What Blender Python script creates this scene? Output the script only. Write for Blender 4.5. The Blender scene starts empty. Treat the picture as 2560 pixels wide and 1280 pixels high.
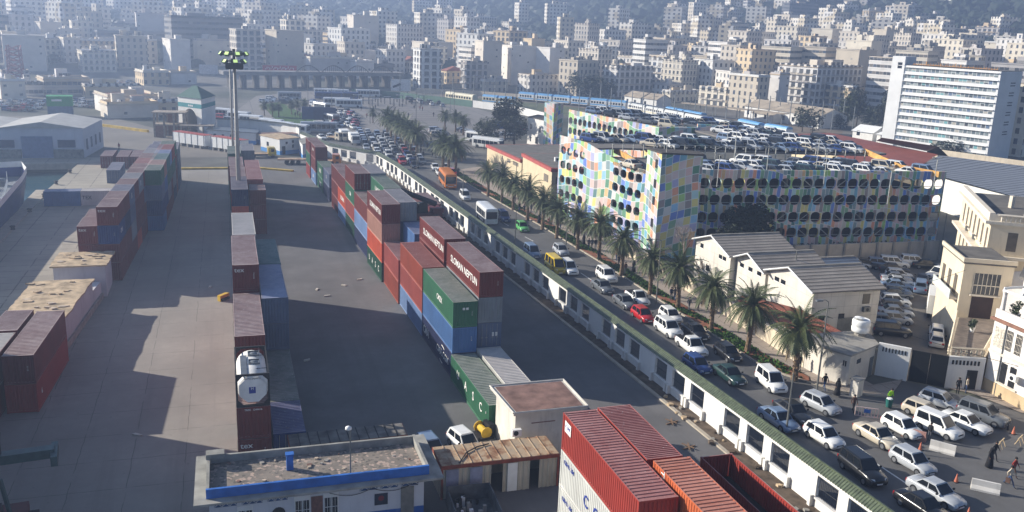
import bpy, bmesh, math, random
from math import sin, cos, tan, atan2, sqrt, pi, radians, floor, hypot
from mathutils import Vector, Matrix
SC = bpy.context.scene
COL = SC.collection
random.seed(7)

# ---------------------------------------------------------------- camera
CAMZ = 33.77; YAW = 0.3111; PIT = 0.2544; ROL = -0.0404; F = 2257.0
_f = Vector((sin(YAW)*cos(PIT), cos(YAW)*cos(PIT), -sin(PIT)))
_r = Vector((cos(YAW), -sin(YAW), 0.0))
_d = _f.cross(_r)
CR = _r*cos(ROL) + _d*sin(ROL)
CD = -_r*sin(ROL) + _d*cos(ROL)
cam = bpy.data.cameras.new('camera')
cam.sensor_width = 36.0; cam.lens = 36.0*F/2560.0
cam.clip_start = 0.5; cam.clip_end = 12000
co = bpy.data.objects.new('camera', cam); COL.objects.link(co)
M = Matrix((CR, -CD, -_f)).transposed().to_4x4(); M.translation = (0, 0, CAMZ)
co.matrix_world = M
SC.camera = co

# ---------------------------------------------------------------- sky, sun, exposure
SUN_EL = radians(23.0)
sd = Vector((-cos(radians(-33)), -sin(radians(-33)), tan(SUN_EL))).normalized()   # towards the sun
W = bpy.data.worlds.new('World'); SC.world = W; W.use_nodes = True
nt = W.node_tree; bg = nt.nodes['Background']
sky = nt.nodes.new('ShaderNodeTexSky'); sky.sky_type = 'NISHITA'; sky.sun_disc = False
sky.sun_elevation = SUN_EL; sky.sun_rotation = atan2(sd.x, sd.y)
sky.air_density = 0.7; sky.dust_density = 0.2; sky.ozone_density = 4.0
nt.links.new(sky.outputs[0], bg.inputs[0]); bg.inputs[1].default_value = 0.05
sl = bpy.data.lights.new('sun', 'SUN'); sl.energy = 5.0; sl.angle = radians(0.5); sl.color = (1.0, 0.93, 0.82)
so = bpy.data.objects.new('sun', sl); COL.objects.link(so)
so.rotation_euler = sd.to_track_quat('Z', 'Y').to_euler()
SC.view_settings.view_transform = 'Standard'; SC.view_settings.look = 'None'
SC.view_settings.exposure = 1.3; SC.view_settings.gamma = 1.0
SC.cycles.max_bounces = 4; SC.cycles.volume_bounces = 0
SC.cycles.transparent_max_bounces = 8

# ---------------------------------------------------------------- picture point -> world point
def ray(px, py):
    return (_f + CR*((px-1280)/F) + CD*((py-640)/F))
def G(px, py, z=0.0):
    d = ray(px, py); t = (z-CAMZ)/d.z
    return Vector((d.x*t, d.y*t, z))
def terr(x, y):
    D = hypot(x, y); az = math.degrees(atan2(x, y))
    s = min(max((az+12)/59.0, 0), 1)
    D0 = 470-70*s
    if D < D0: return 0.0
    e = D-D0
    z = 0.055*e + 0.000052*e*e if e < 1700 else 0.055*e+150+0.23*(e-1700)*0.4
    z *= 0.9+0.25*s
    if e > 250:
        k = min((e-250)/700, 1)
        z += k*(22*sin(x*.0052+1.3)*cos(y*.0041) + 9*sin(x*.013+y*.009) + 4*sin(x*.031-y*.027))
    return min(z, 128+.02*D)
def GT(px, py, t0=150.0):
    """picture point -> point on the terrain"""
    d = ray(px, py); t = t0/hypot(d.x, d.y)
    st = 8/hypot(d.x, d.y); last = t
    while t*hypot(d.x, d.y) < 4500:
        p = d*t
        if p.z+CAMZ <= terr(p.x, p.y):
            a, b = last, t
            for _ in range(12):
                m = (a+b)/2; p = d*m
                if p.z+CAMZ <= terr(p.x, p.y): b = m
                else: a = m
            p = d*b
            return Vector((p.x, p.y, p.z+CAMZ))
        last = t; t += st
    p = d*t
    return Vector((p.x, p.y, p.z+CAMZ))

# ---------------------------------------------------------------- mesh helpers
class MB:
    def __init__(s): s.v = []; s.f = []; s.m = []
    def add(s, vs, fs, m=0):
        o = len(s.v); s.v += [tuple(v) for v in vs]
        s.f += [tuple(i+o for i in f) for f in fs]; s.m += [m]*len(fs)
        return s
    def box(s, x0, y0, z0, x1, y1, z1, m=0):
        return s.add([(x0,y0,z0),(x1,y0,z0),(x1,y1,z0),(x0,y1,z0),(x0,y0,z1),(x1,y0,z1),(x1,y1,z1),(x0,y1,z1)],
            [(0,3,2,1),(4,5,6,7),(0,1,5,4),(1,2,6,5),(2,3,7,6),(3,0,4,7)], m)
    def quad(s, a, b, c, d, m=0): return s.add([a,b,c,d], [(0,1,2,3)], m)
    def prism(s, poly, z0, z1, m=0, mt=None):
        n = len(poly)
        A = sum(poly[i][0]*poly[(i+1)%n][1]-poly[(i+1)%n][0]*poly[i][1] for i in range(n))
        if A < 0: poly = poly[::-1]
        vs = [(p[0],p[1],z0) for p in poly]+[(p[0],p[1],z1) for p in poly]
        s.add(vs, [(i,(i+1)%n,n+(i+1)%n,n+i) for i in range(n)]+[tuple(range(n-1,-1,-1))], m)
        s.add([(p[0],p[1],z1) for p in poly], [tuple(range(n))], m if mt is None else mt)
        return s
    def tube(s, pts, r, n=6, m=0, cap=True):
        pts = [Vector(p) for p in pts]; k = len(pts)
        rs = r if isinstance(r, (list, tuple)) else [r]*k
        vs = []; u = None
        for i in range(k):
            t = (pts[min(i+1,k-1)]-pts[max(i-1,0)])
            if t.length < 1e-9: t = Vector((0,0,1))
            t.normalize()
            if u is None:
                u = t.cross(Vector((0,0,1)))
                if u.length < .05: u = t.cross(Vector((1,0,0)))
            u = (u-t*u.dot(t)).normalized(); w = t.cross(u)
            for j in range(n):
                a = 2*pi*j/n; vs.append(pts[i]+(u*cos(a)+w*sin(a))*rs[i])
        fs = [(i*n+j, i*n+(j+1)%n, (i+1)*n+(j+1)%n, (i+1)*n+j) for i in range(k-1) for j in range(n)]
        if cap: fs += [tuple(range(n-1,-1,-1)), tuple((k-1)*n+j for j in range(n))]
        return s.add(vs, fs, m)
    def lathe(s, prof, n=12, m=0, c=(0,0,0)):
        vs = []; k = len(prof)
        for r, z in prof:
            for j in range(n): vs.append((c[0]+r*cos(2*pi*j/n), c[1]+r*sin(2*pi*j/n), c[2]+z))
        fs = [(i*n+j, i*n+(j+1)%n, (i+1)*n+(j+1)%n, (i+1)*n+j) for i in range(k-1) for j in range(n)]
        fs += [tuple(range(n-1,-1,-1)), tuple((k-1)*n+j for j in range(n))]
        return s.add(vs, fs, m)
    def mesh(s, name, mats, smooth=False):
        me = bpy.data.meshes.new(name); me.from_pydata(s.v, [], s.f)
        for x in (mats if isinstance(mats, (list, tuple)) else [mats]): me.materials.append(x)
        if len(me.materials) > 1: me.polygons.foreach_set('material_index', s.m)
        if smooth: me.polygons.foreach_set('use_smooth', [True]*len(s.f))
        me.update(); return me
    def build(s, name, mats, parent=None, loc=None, rz=0.0, smooth=False):
        return obj(name, s.mesh(name, mats, smooth), parent, loc, rz)
def obj(name, me, parent=None, loc=None, rz=0.0):
    o = bpy.data.objects.new(name, me); COL.objects.link(o)
    if parent is not None: o.parent = parent
    if loc is not None: o.location = loc
    if rz: o.rotation_euler = (0, 0, rz)
    return o
def tag(o, label, cat, group=None):
    o['label'] = label; o['category'] = cat
    if group: o['group'] = group
    return o
def thing(name, label, cat, loc=(0,0,0), rz=0.0, group=None):
    return tag(obj(name, None, None, loc, rz), label, cat, group)
def struct(name, mb, mats):
    o = mb.build(name, mats); o['kind'] = 'structure'; return o
def kids(o): return KIDS.get(o.name, [])
KIDS = {}
def note(root):
    """remember the children of a prototype and theirs"""
    for o in bpy.data.objects:
        if o.parent is not None: KIDS.setdefault(o.parent.name, [])
    for o in bpy.data.objects:
        if o.parent is not None and o.parent.name == root.name: KIDS.setdefault(root.name, []).append(o)
def allkids(root):
    ks = [o for o in bpy.data.objects if o.parent == root]
    return [(k, [g for g in bpy.data.objects if g.parent == k]) for k in ks]
def clone(root, tree, loc, rz=0.0, label=None, mats=None, group=None, scale=None):
    """copy of a thing, its parts and their sub-parts; mats = {material of the first: material of this copy}"""
    def cp(o, par):
        c = o.copy(); COL.objects.link(c)
        if par is not None: c.parent = par
        if mats and c.type == 'MESH':
            for i, sl_ in enumerate(c.material_slots):
                if sl_.material is not None and sl_.material.name in mats:
                    sl_.link = 'OBJECT'; sl_.material = mats[c.data.materials[i].name]
        return c
    r = cp(root, None); r.location = loc; r.rotation_euler = (0, 0, rz)
    if scale: r.scale = scale
    if label: r['label'] = label
    if group: r['group'] = group
    for k, gs in tree:
        c = cp(k, r)
        for g in gs: cp(g, c)
    return r

# ---------------------------------------------------------------- materials
def srgb(r, g, b):
    return tuple(((c/255)/12.92 if c/255 <= .04045 else ((c/255+.055)/1.055)**2.4) for c in (r, g, b))+(1,)
class NT:
    def __init__(s, name):
        s.mat = bpy.data.materials.new(name); s.mat.use_nodes = True
        s.t = s.mat.node_tree; s.b = s.t.nodes['Principled BSDF']
    def n(s, kind, **kw):
        x = s.t.nodes.new(kind)
        for k, v in kw.items(): setattr(x, k, v)
        return x
    def l(s, a, b): s.t.links.new(a, b)
    def inp(s, node, i, v):
        if hasattr(v, 'links') or isinstance(v, bpy.types.NodeSocket): s.l(v, node.inputs[i])
        else: node.inputs[i].default_value = v
    def math(s, op, a, b=0.0, c=None):
        x = s.n('ShaderNodeMath', operation=op); s.inp(x, 0, a); s.inp(x, 1, b)
        if c is not None: s.inp(x, 2, c)
        return x.outputs[0]
    def mix(s, f, a, b, mode='MIX'):
        x = s.n('ShaderNodeMix', data_type='RGBA', blend_type=mode)
        s.inp(x, 0, f)
        for i, v in ((6, a), (7, b)):
            if isinstance(v, tuple) and len(v) == 3: v = v+(1,)
            s.inp(x, i, v)
        return x.outputs[2]
    def coord(s, kind='Object'):
        if not hasattr(s, '_tc'): s._tc = s.n('ShaderNodeTexCoord')
        return s._tc.outputs[kind]
    def pos(s):
        if not hasattr(s, '_g'): s._g = s.n('ShaderNodeNewGeometry')
        return s._g.outputs['Position']
    def nrm(s):
        s.pos(); return s._g.outputs['True Normal']
    def sep(s, v):
        x = s.n('ShaderNodeSeparateXYZ'); s.l(v, x.inputs[0]); return x.outputs
    def comb(s, x, y, z):
        c = s.n('ShaderNodeCombineXYZ')
        for i, v in enumerate((x, y, z)): s.inp(c, i, v)
        return c.outputs[0]
    def noise(s, v, sc, det=3, rough=.55, out=0):
        x = s.n('ShaderNodeTexNoise'); s.l(v, x.inputs['Vector']); x.inputs['Scale'].default_value = sc
        x.inputs['Detail'].default_value = det; x.inputs['Roughness'].default_value = rough
        return x.outputs[out]
    def ramp(s, f, stops, interp='LINEAR'):
        x = s.n('ShaderNodeValToRGB'); s.inp(x, 0, f); e = x.color_ramp.elements
        x.color_ramp.interpolation = interp
        while len(e) < len(stops): e.new(0.5)
        for q, (p, c) in zip(e, stops): q.position = p; q.color = c if len(c) == 4 else tuple(c)+(1,)
        return x.outputs[0]
    def rng(s, v, a, b, c=0.0, d=1.0):
        x = s.n('ShaderNodeMapRange'); x.clamp = True
        for i, q in enumerate((v, a, b, c, d)): s.inp(x, i, q)
        return x.outputs[0]
    def rand(s):
        return s.n('ShaderNodeObjectInfo').outputs['Random']
    def bump(s, h, strength=.3, dist=.05):
        x = s.n('ShaderNodeBump'); x.inputs['Strength'].default_value = strength
        x.inputs['Distance'].default_value = dist; s.l(h, x.inputs['Height']); s.l(x.outputs[0], s.b.inputs['Normal'])
    def out(s, col, rough=.8, metal=0.0, spec=.4):
        s.inp(s.b, 'Base Color', col); s.inp(s.b, 'Roughness', rough); s.inp(s.b, 'Metallic', metal)
        s.b.inputs['Specular IOR Level'].default_value = spec
        return s.mat
MC = {}
def plain(name, c, rough=.7, metal=0.0, var=.15, sc=1.5, spec=.4, bump=0.0):
    if name in MC: return MC[name]
    t = NT(name); c = srgb(*c) if max(c[:3]) > 1 else tuple(c[:3])+(1,)
    f = t.noise(t.pos(), sc, 4)
    dk = tuple(x*(1-var*1.6) for x in c[:3]); lt = tuple(min(1, x*(1+var)) for x in c[:3])
    col = t.mix(t.rng(f, .3, .7), dk, lt)
    if bump: t.bump(f, bump, .03)
    MC[name] = t.out(col, rough, metal, spec); return MC[name]
def paint_mat(name, c, rough=.3, var=.04):
    if name in MC: return MC[name]
    t = NT(name); c = srgb(*c)
    f = t.noise(t.pos(), .9, 4)
    col = t.mix(t.rng(f, .35, .75), c[:3], tuple(x*(1-var*3)+.02*var for x in c[:3]))
    m = t.out(col, rough, 0, .5); t.b.inputs['Coat Weight'].default_value = .6; t.b.inputs['Coat Roughness'].default_value = .12
    MC[name] = m; return m
GLASS = plain('dark_glass', (22, 26, 32), .12, 0, .1, 2, .6)
RUBBER = plain('tyre_rubber', (26, 26, 27), .85)
RIM = plain('alloy_rim', (150, 152, 155), .35, .7)
BLACK = plain('black_plastic', (20, 21, 23), .6)
WHITEP = plain('white_paint', (228, 228, 224), .5, 0, .05)
METAL = plain('grey_metal', (120, 124, 126), .45, .6)
DMETAL = plain('dark_iron', (38, 40, 43), .55, .3)
CONC = plain('concrete', (150, 146, 138), .9, 0, .18, .7, .2, .2)
# ---------------------------------------------------------------- ground sheets
def ground_mat(name, c, joint=None, jw=.03, stain=.25, sc=.12, rough=.9, crack=0.0, tread=False):
    t = NT(name); c = srgb(*c)[:3]; p = t.pos()
    a = t.noise(p, sc, 6, .6); b = t.noise(p, sc*9, 4, .6)
    col = t.mix(t.rng(a, .32, .68), tuple(x*(1-stain) for x in c), tuple(x*(1+stain*.5) for x in c))
    col = t.mix(t.rng(b, .3, .7, 0, .35), col, tuple(x*.72 for x in c))
    sp = t.noise(p, 2.2, 2); col = t.mix(t.rng(sp, .68, .74, 0, .4), col, tuple(x*.5 for x in c))
    if tread:      # tyre-polished lanes running along the yard
        m = t.n('ShaderNodeMapping'); t.l(p, m.inputs[0]); m.inputs['Scale'].default_value = (1.0, .05, 1)
        q = t.noise(m.outputs[0], .55, 4, .6); col = t.mix(t.rng(q, .52, .68, 0, .45), col, tuple(x*.66 for x in c))
    if joint:
        s = t.sep(p)
        wob = t.math('MULTIPLY', t.noise(p, .5, 2), .25)
        for ax, w in joint:
            q = t.math('ADD', t.math('DIVIDE', s[ax], w), t.math('DIVIDE', wob, w))
            fr = t.math('ABSOLUTE', t.math('SUBTRACT', t.math('FRACT', q), .5))
            line = t.math('GREATER_THAN', fr, .5-jw/w)
            gap = t.rng(t.noise(p, .35, 2), .38, .5)
            col = t.mix(t.math('MULTIPLY', line, t.math('MULTIPLY', gap, .75)), col, tuple(x*.3 for x in c))
    if crack:
        v = t.n('ShaderNodeTexVoronoi', feature='DISTANCE_TO_EDGE'); t.l(p, v.inputs['Vector']); v.inputs['Scale'].default_value = crack
        ln = t.math('LESS_THAN', v.outputs[0], .012)
        col = t.mix(t.math('MULTIPLY', ln, t.rng(a, .5, .6)), col, tuple(x*.4 for x in c))
    t.bump(b, .15, .03)
    return t.out(col, rough, 0, .3)
M_YARD = ground_mat('yard_concrete', (146, 140, 132), [(0, 3.9), (1, 4.6)], .025, .2, .1, tread=True)
M_ASPH = ground_mat('yard_asphalt', (108, 106, 105), None, stain=.3, sc=.14, tread=True)
M_QUAY = ground_mat('quay_slabs', (164, 156, 141), [(0, 4.2), (1, 2.8)], .08, .25, .12)
M_ROAD = ground_mat('road_asphalt', (100, 99, 98), None, stain=.22, sc=.2, tread=True, rough=.75)
M_PAVE = ground_mat('pavement_slabs', (160, 148, 136), [(0, 1.5), (1, 1.5)], .03, .12, .3)
M_PLAZA = ground_mat('plaza_paving', (128, 124, 120), [(0, 9.0), (1, 9.0)], .12, .2, .05)
M_DIRT = plain('dirt', (96, 84, 72), .95, 0, .35, 1.2, .2, .6)
M_EARTH = plain('red_earth', (138, 92, 70), .95, 0, .3, 1.5, .2, .6)
M_KERB = plain('kerb_stone', (168, 158, 142), .85, 0, .15, 1.0)
M_YKERB = plain('yellow_kerb', (190, 160, 62), .8, 0, .2, .7)
M_LINE = plain('road_paint', (205, 205, 200), .7, 0, .12, 2.0)

def land_mat():
    t = NT('land'); p = t.pos(); s = t.sep(p)
    n1 = t.noise(p, .012, 6, .6); n2 = t.noise(p, .08, 5, .6)
    grn = t.mix(t.rng(n2, .35, .65), (.018, .03, .014), (.05, .06, .032))
    ear = t.mix(t.rng(n2, .35, .65), (.12, .11, .10), (.2, .19, .17))
    hz = t.rng(s[2], 8, 45)
    f = t.math('ADD', t.math('MULTIPLY', hz, .55), t.math('SUBTRACT', n1, .5))
    return t.out(t.mix(t.rng(f, -.08, .15), ear, grn), .95, 0, .2)
m = MB(); rings = [300, 330, 360, 395, 430, 465, 500, 540, 580, 630, 690, 760, 840, 930, 1030, 1140, 1260, 1400, 1600, 1900, 2400, 3000, 3600]
azs = [(-60+i*1.5) for i in range(101)]
for R_ in rings:
    for a in azs:
        x, y = R_*sin(radians(a)), R_*cos(radians(a)); m.v.append((x, y, terr(x, y)))
n = len(azs)
for i in range(len(rings)-1):
    for j in range(n-1):
        m.f.append((i*n+j, i*n+j+1, (i+1)*n+j+1, (i+1)*n+j)); m.m.append(0)
# flat port land: right of the quay edge, beyond the basin, and behind the camera
Q1 = (-31.1, 215.0); Q2 = (-32.4, 183.0); Q3 = (-32.4, 140.0); Q4 = (-33.0, -400.0)
arc = [(300*sin(radians(a)), 300*cos(radians(a))) for a in azs]
k = next(i for i, a in enumerate(azs) if a >= -6)
vs = [(q[0], q[1], 0) for q in (Q1, Q2, Q3, Q4)] + [(900, -400, 0)] + [(x, y, 0) for x, y in arc[::-1] if True][:n-k]
m.add(vs, [tuple(range(len(vs)))])
vs = [(Q1[0], Q1[1], 0)] + [(x, y, 0) for x, y in arc[:k+1][::-1]] + [(-900, 214, 0)]
m.add(vs[::-1], [tuple(range(len(vs)))])
for a, b in ((Q1, (-900, 214.0)), (Q2, Q1), (Q3, Q2), (Q4, Q3)):
    m.quad((a[0], a[1], -6), (b[0], b[1], -6), (b[0], b[1], 0), (a[0], a[1], 0))
struct('ground', m, land_mat())

def sheet(name, poly, z, mat):
    m = MB(); A = sum(poly[i][0]*poly[(i+1)%len(poly)][1]-poly[(i+1)%len(poly)][0]*poly[i][1] for i in range(len(poly)))
    if A < 0: poly = poly[::-1]
    m.add([(x, y, z) for x, y in poly], [tuple(range(len(poly)))]); return struct(name, m, mat)
# harbour water
t = NT('harbour_water'); p = t.pos()
mp = t.n('ShaderNodeMapping'); t.l(p, mp.inputs[0]); mp.inputs['Scale'].default_value = (.35, 1, 1)
h = t.noise(mp.outputs[0], .55, 4, .6); t.bump(h, .5, .35)
wm = t.out(t.mix(t.rng(h, .35, .7), (.02, .06, .075), (.05, .12, .13)), .08, 0, .5)
sheet('water', [(-900, 216), (-30, 216), (-31, -380), (-900, -380)], -1.9, wm)
# yard
def wallx(y): return 40.35-(y-46)*0.0427 if y < 190 else 34.2-(y-190)*.09
sheet('yard_pavement', [(-19.5, 10), (3, 10), (3, 205), (-11, 205), (-14, 150), (-19.5, 118)], .008, M_YARD)
sheet('yard_asphalt', [(3, 10), (40, 10), (38.6, 52), (37.2, 85), (35.6, 113), (33.3, 150), (32.0, 190), (29.5, 203), (22, 213), (15, 222), (3, 222)], .008, M_ASPH)
sheet('quay', [(-33, 10), (-19.5, 10), (-19.5, 118), (-14, 150), (-11, 205), (-11, 222), (-60, 226), (-60, 214), (-31.1, 215), (-32.4, 183), (-32.4, 140)], .012, M_QUAY)
sheet('dock_road', [(-60, 226.5), (-11, 222.5), (3, 222.5), (10, 222.5), (14, 246), (-14, 268), (-31, 300), (-75, 310)], .008, ground_mat('dock_asphalt', (122, 116, 108), None, stain=.25, sc=.08))
m = MB(); m.box(-34.1, 132, -1.2, -31.7, 183, .14); m.prism([(-60, 213.4), (-31.1, 214.2), (-31.1, 215.4), (-60, 214.6)], -1.2, .16)
struct('quay_edge', m, M_KERB)
# road, verge, pavements
sheet('road', [(wallx(8)+.3, 8), (120, 8), (120, 60), (72, 60), (66.5, 67), (64.5, 69.5), (60, 66), (56, 68.5), (54.2, 71.5), (53.2, 74), (52.3, 76.5), (51.8, 115.6), (50.7, 144), (48.8, 172), (47.5, 205), (46, 240), (60, 330), (-18, 330), (-12, 275), (8, 262), (19, 246), (24.2, 222), (29.3, 214), (33.6, 208), (34.9, 198), (wallx(150)+.3, 150), (wallx(100)+.3, 100)], .008, M_ROAD)
verge = [(53.4, 73.4), (54.6, 71.2), (55.3, 72.2), (54.4, 78), (54.0, 95), (53.8, 115), (52.9, 144), (51.2, 172), (50.0, 200), (48.0, 200), (48.9, 172), (50.75, 144), (51.85, 115), (52.35, 76.5)]
sheet('verge_soil', verge, .13, M_EARTH)
M_GRASS = plain('grass_blades', (62, 92, 34), .9, 0, .35, .8, .2)
g = MB(); rg = random.Random(3)
def inside(poly, x, y):
    c = False; n = len(poly)
    for i in range(n):
        x1, y1 = poly[i]; x2, y2 = poly[i-1]
        if (y1 > y) != (y2 > y) and x < (x2-x1)*(y-y1)/(y2-y1)+x1: c = not c
    return c
c_ = 0
while c_ < 9000:
    y = 72+128*rg.random()**1.5; x = 48+7.5*rg.random()
    if not inside(verge, x, y): continue
    if sin(x*1.7+y*.6)+sin(y*.23+2) < -.75 or (y < 80 and rg.random() < .75): c_ += 1; continue
    a = rg.random()*pi; w = .1+.1*rg.random(); hh = .1+.14*rg.random()
    dx, dy = cos(a)*w, sin(a)*w; tx, ty = (rg.random()-.5)*.25, (rg.random()-.5)*.25
    g.add([(x-dx, y-dy, .13), (x+dx, y+dy, .13), (x+dx*.4+tx, y+dy*.4+ty, .13+hh), (x-dx*.4+tx, y-dy*.4+ty, .13+hh)], [(0, 1, 2, 3)]); c_ += 1
go = g.build('grass', M_GRASS); tag(go, 'patchy short grass on the verge under the palms', 'grass'); go['kind'] = 'stuff'
def kerb(name, pts, w=.22, z=.15, mat=M_KERB):
    m = MB()
    for (x0, y0), (x1, y1) in zip(pts, pts[1:]):
        dx, dy = x1-x0, y1-y0; L = hypot(dx, dy); nx, ny = -dy/L*w/2, dx/L*w/2
        m.prism([(x0+nx, y0+ny), (x0-nx, y0-ny), (x1-nx, y1-ny), (x1+nx, y1+ny)], -.05, z)
    return struct(name, m, mat)
kerb('verge_kerb', [(47.9, 200), (48.8, 172), (50.65, 144), (51.75, 115), (52.25, 76.5), (53.3, 73.2), (54.6, 70.9), (56.2, 68.4), (58.6, 66.9), (60.2, 66.0)])
side = [(60.2, 66.1), (64.6, 69.6), (60.5, 69), (59.5, 94), (61.6, 120), (56.6, 152), (57, 205), (50.1, 200), (51.3, 172), (53, 144), (53.9, 115), (54.1, 95), (54.5, 78), (55.4, 72.2), (54.7, 71), (56.3, 68.5), (58.7, 67)]
sheet('pavement', side, .14, M_PAVE)
sheet('pavement', [(70.2, 60.2), (120, 24), (120, 60), (72, 68), (67.3, 67.0), (69, 65.2)], .1, M_PAVE)
# dirt strip and kerb inside the wall
ky = [8, 46, 60, 72, 84, 113, 150, 190]
kx = [39.2, 38.5, 38.3, 37.8, 37.2, 35.6, 33.4, 32.0]
kp = list(zip(kx, ky))+[(29.5, 203), (22, 213.4), (15.6, 232)]
kerb('yard_kerb', kp, .35, .16)
sheet('dirt_strip', kp+[(18.4, 244), (23.2, 221), (28, 212.8), (32.6, 206.5)]+[(wallx(y), y) for y in (190, 150, 113, 84, 60, 46, 8)], .09, M_DIRT)
kerb('yellow_kerb', [(-9.8, 205.5), (2.5, 205.5)], .9, .35, M_YKERB)
kerb('yellow_kerb', [(5.5, 206), (13.5, 201)], .9, .35, M_YKERB)
a = [G(250+i*24, 315+i*3.2) for i in range(6)]
kerb('yellow_kerb', [(p.x, p.y) for p in a], .7, .7, M_YKERB)
# lane dashes
m = MB()
for y0, y1, x0, x1 in ((132, 135.1, 45.9, 45.5), (121, 124.3, 46.2, 46.1), (109.5, 113.2, 46.7, 46.6), (98, 101.6, 47.3, 47.1), (143, 146.5, 45.2, 45.0), (154, 157.5, 44.6, 44.4), (166, 170, 43.9, 43.6), (178, 182, 43, 42.7)):
    m.add([(x0-.08, y0, .014), (x0+.08, y0, .014), (x1+.08, y1, .014), (x1-.08, y1, .014)], [(0, 1, 2, 3)])
m.add([(49.45, 55.4, .014), (49.6, 55.4, .014), (49.95, 45, .014), (49.8, 45, .014)], [(3, 2, 1, 0)])
struct('lane_marking', m, M_LINE)
# square with the bus park
sq = [G(700, 330), G(560, 300), G(640, 240), G(820, 222), G(1120, 252), G(1260, 290), G(1310, 330), G(1230, 360), G(1010, 330)]
sheet('square_paving', [(p.x, p.y) for p in sq], .016, M_PLAZA)
gp = [G(655, 262), G(700, 255), G(790, 300), G(770, 318), G(700, 312)]
sheet('lawn', [(p.x, p.y) for p in gp], .03, M_GRASS)
m = MB()
for i in range(9):
    a = G(975-i*4, 262+i*5.0); b = G(1075+i*11, 264+i*4.5)
    m.quad((a.x, a.y, .03), (b.x, b.y, .03), (b.x, b.y+.9, .03), (a.x, a.y+.9, .03))
struct('bay_marking', m, plain('dark_stripes', (84, 74, 72), .8))
# ---------------------------------------------------------------- shipping containers
CW, CH = 2.438, 2.591
def cpaint(key, c, dust=.45, streak=.35):
    n = 'container_'+key
    if n in MC: return MC[n]
    t = NT(n); c = srgb(*c)[:3]; p = t.pos(); s = t.sep(t.nrm())
    mp = t.n('ShaderNodeMapping'); t.l(p, mp.inputs[0]); mp.inputs['Scale'].default_value = (2.4, 2.4, .35)
    st = t.noise(mp.outputs[0], 1.0, 5, .65); bl = t.noise(p, .45, 4, .6)
    r = t.rand()
    col = t.mix(t.rng(bl, .3, .7), tuple(x*.8 for x in c), tuple(min(1, x*1.12) for x in c))
    col = t.mix(t.math('MULTIPLY', r, .3), col, tuple(x*.62 for x in c))
    col = t.mix(t.rng(st, .58, .74, 0, streak), col, (.13, .062, .035))
    up = t.rng(s[2], .5, .9)
    d2 = t.noise(p, 1.7, 5, .7)
    dst = t.mix(t.rng(d2, .35, .65), (.40, .33, .31), (.56, .48, .45))
    col = t.mix(t.math('MULTIPLY', up, t.rng(bl, .25, .75, dust*.8, dust*1.6)), col, dst)
    fl = t.noise(p, 6.5, 1); col = t.mix(t.math('MULTIPLY', up, t.rng(fl, .7, .75, 0, .6)), col, (.6, .57, .54))
    MC[n] = t.out(col, .62, 0, .35); return MC[n]
CP = {k: cpaint(k, c, d, s) for k, c, d, s in (
    ('maroon', (112, 44, 38), .5, .3), ('red', (150, 52, 42), .28, .25), ('orange', (196, 84, 50), .3, .35), ('pinkred', (158, 74, 64), .4, .3),
    ('brick', (150, 66, 44), .22, .35), ('triton', (188, 96, 56), .25, .35), ('green', (50, 106, 76), .42, .25), ('dkgreen', (18, 72, 50), .35, .25),
    ('teal', (44, 112, 108), .3, .25), ('blue', (74, 112, 162), .35, .3), ('periwinkle', (118, 144, 184), .35, .25), ('navy', (28, 38, 78), .35, .2),
    ('royal', (38, 62, 118), .2, .55), ('grey', (132, 138, 142), .4, .35), ('slate', (96, 108, 132), .4, .3), ('white', (198, 196, 188), .35, .3),
    ('beige', (176, 130, 112), .4, .25), ('cosco', (206, 206, 198), .3, .22))}
M_LET = plain('white_lettering', (222, 220, 214), .6, 0, .1, 3.0)
M_LETB = plain('blue_lettering', (38, 58, 140), .6, 0, .1, 3.0)
M_ROD = plain('galvanised_rod', (150, 150, 148), .5, .5)
M_STEEL = plain('dark_steel', (40, 38, 38), .7, .2)
ZP = .0
def corr(u0, u1, pitch, depth):
    """trapezoid wave points (u, d) between u0 and u1"""
    n = max(1, round((u1-u0)/pitch)); w = (u1-u0)/n; pts = [(u0, 0)]
    for i in range(n):
        a = u0+i*w
        pts += [(a+w*.30, 0), (a+w*.45, -depth), (a+w*.75, -depth), (a+w*.90, 0)]
    pts.append((u1, 0)); return pts
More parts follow.
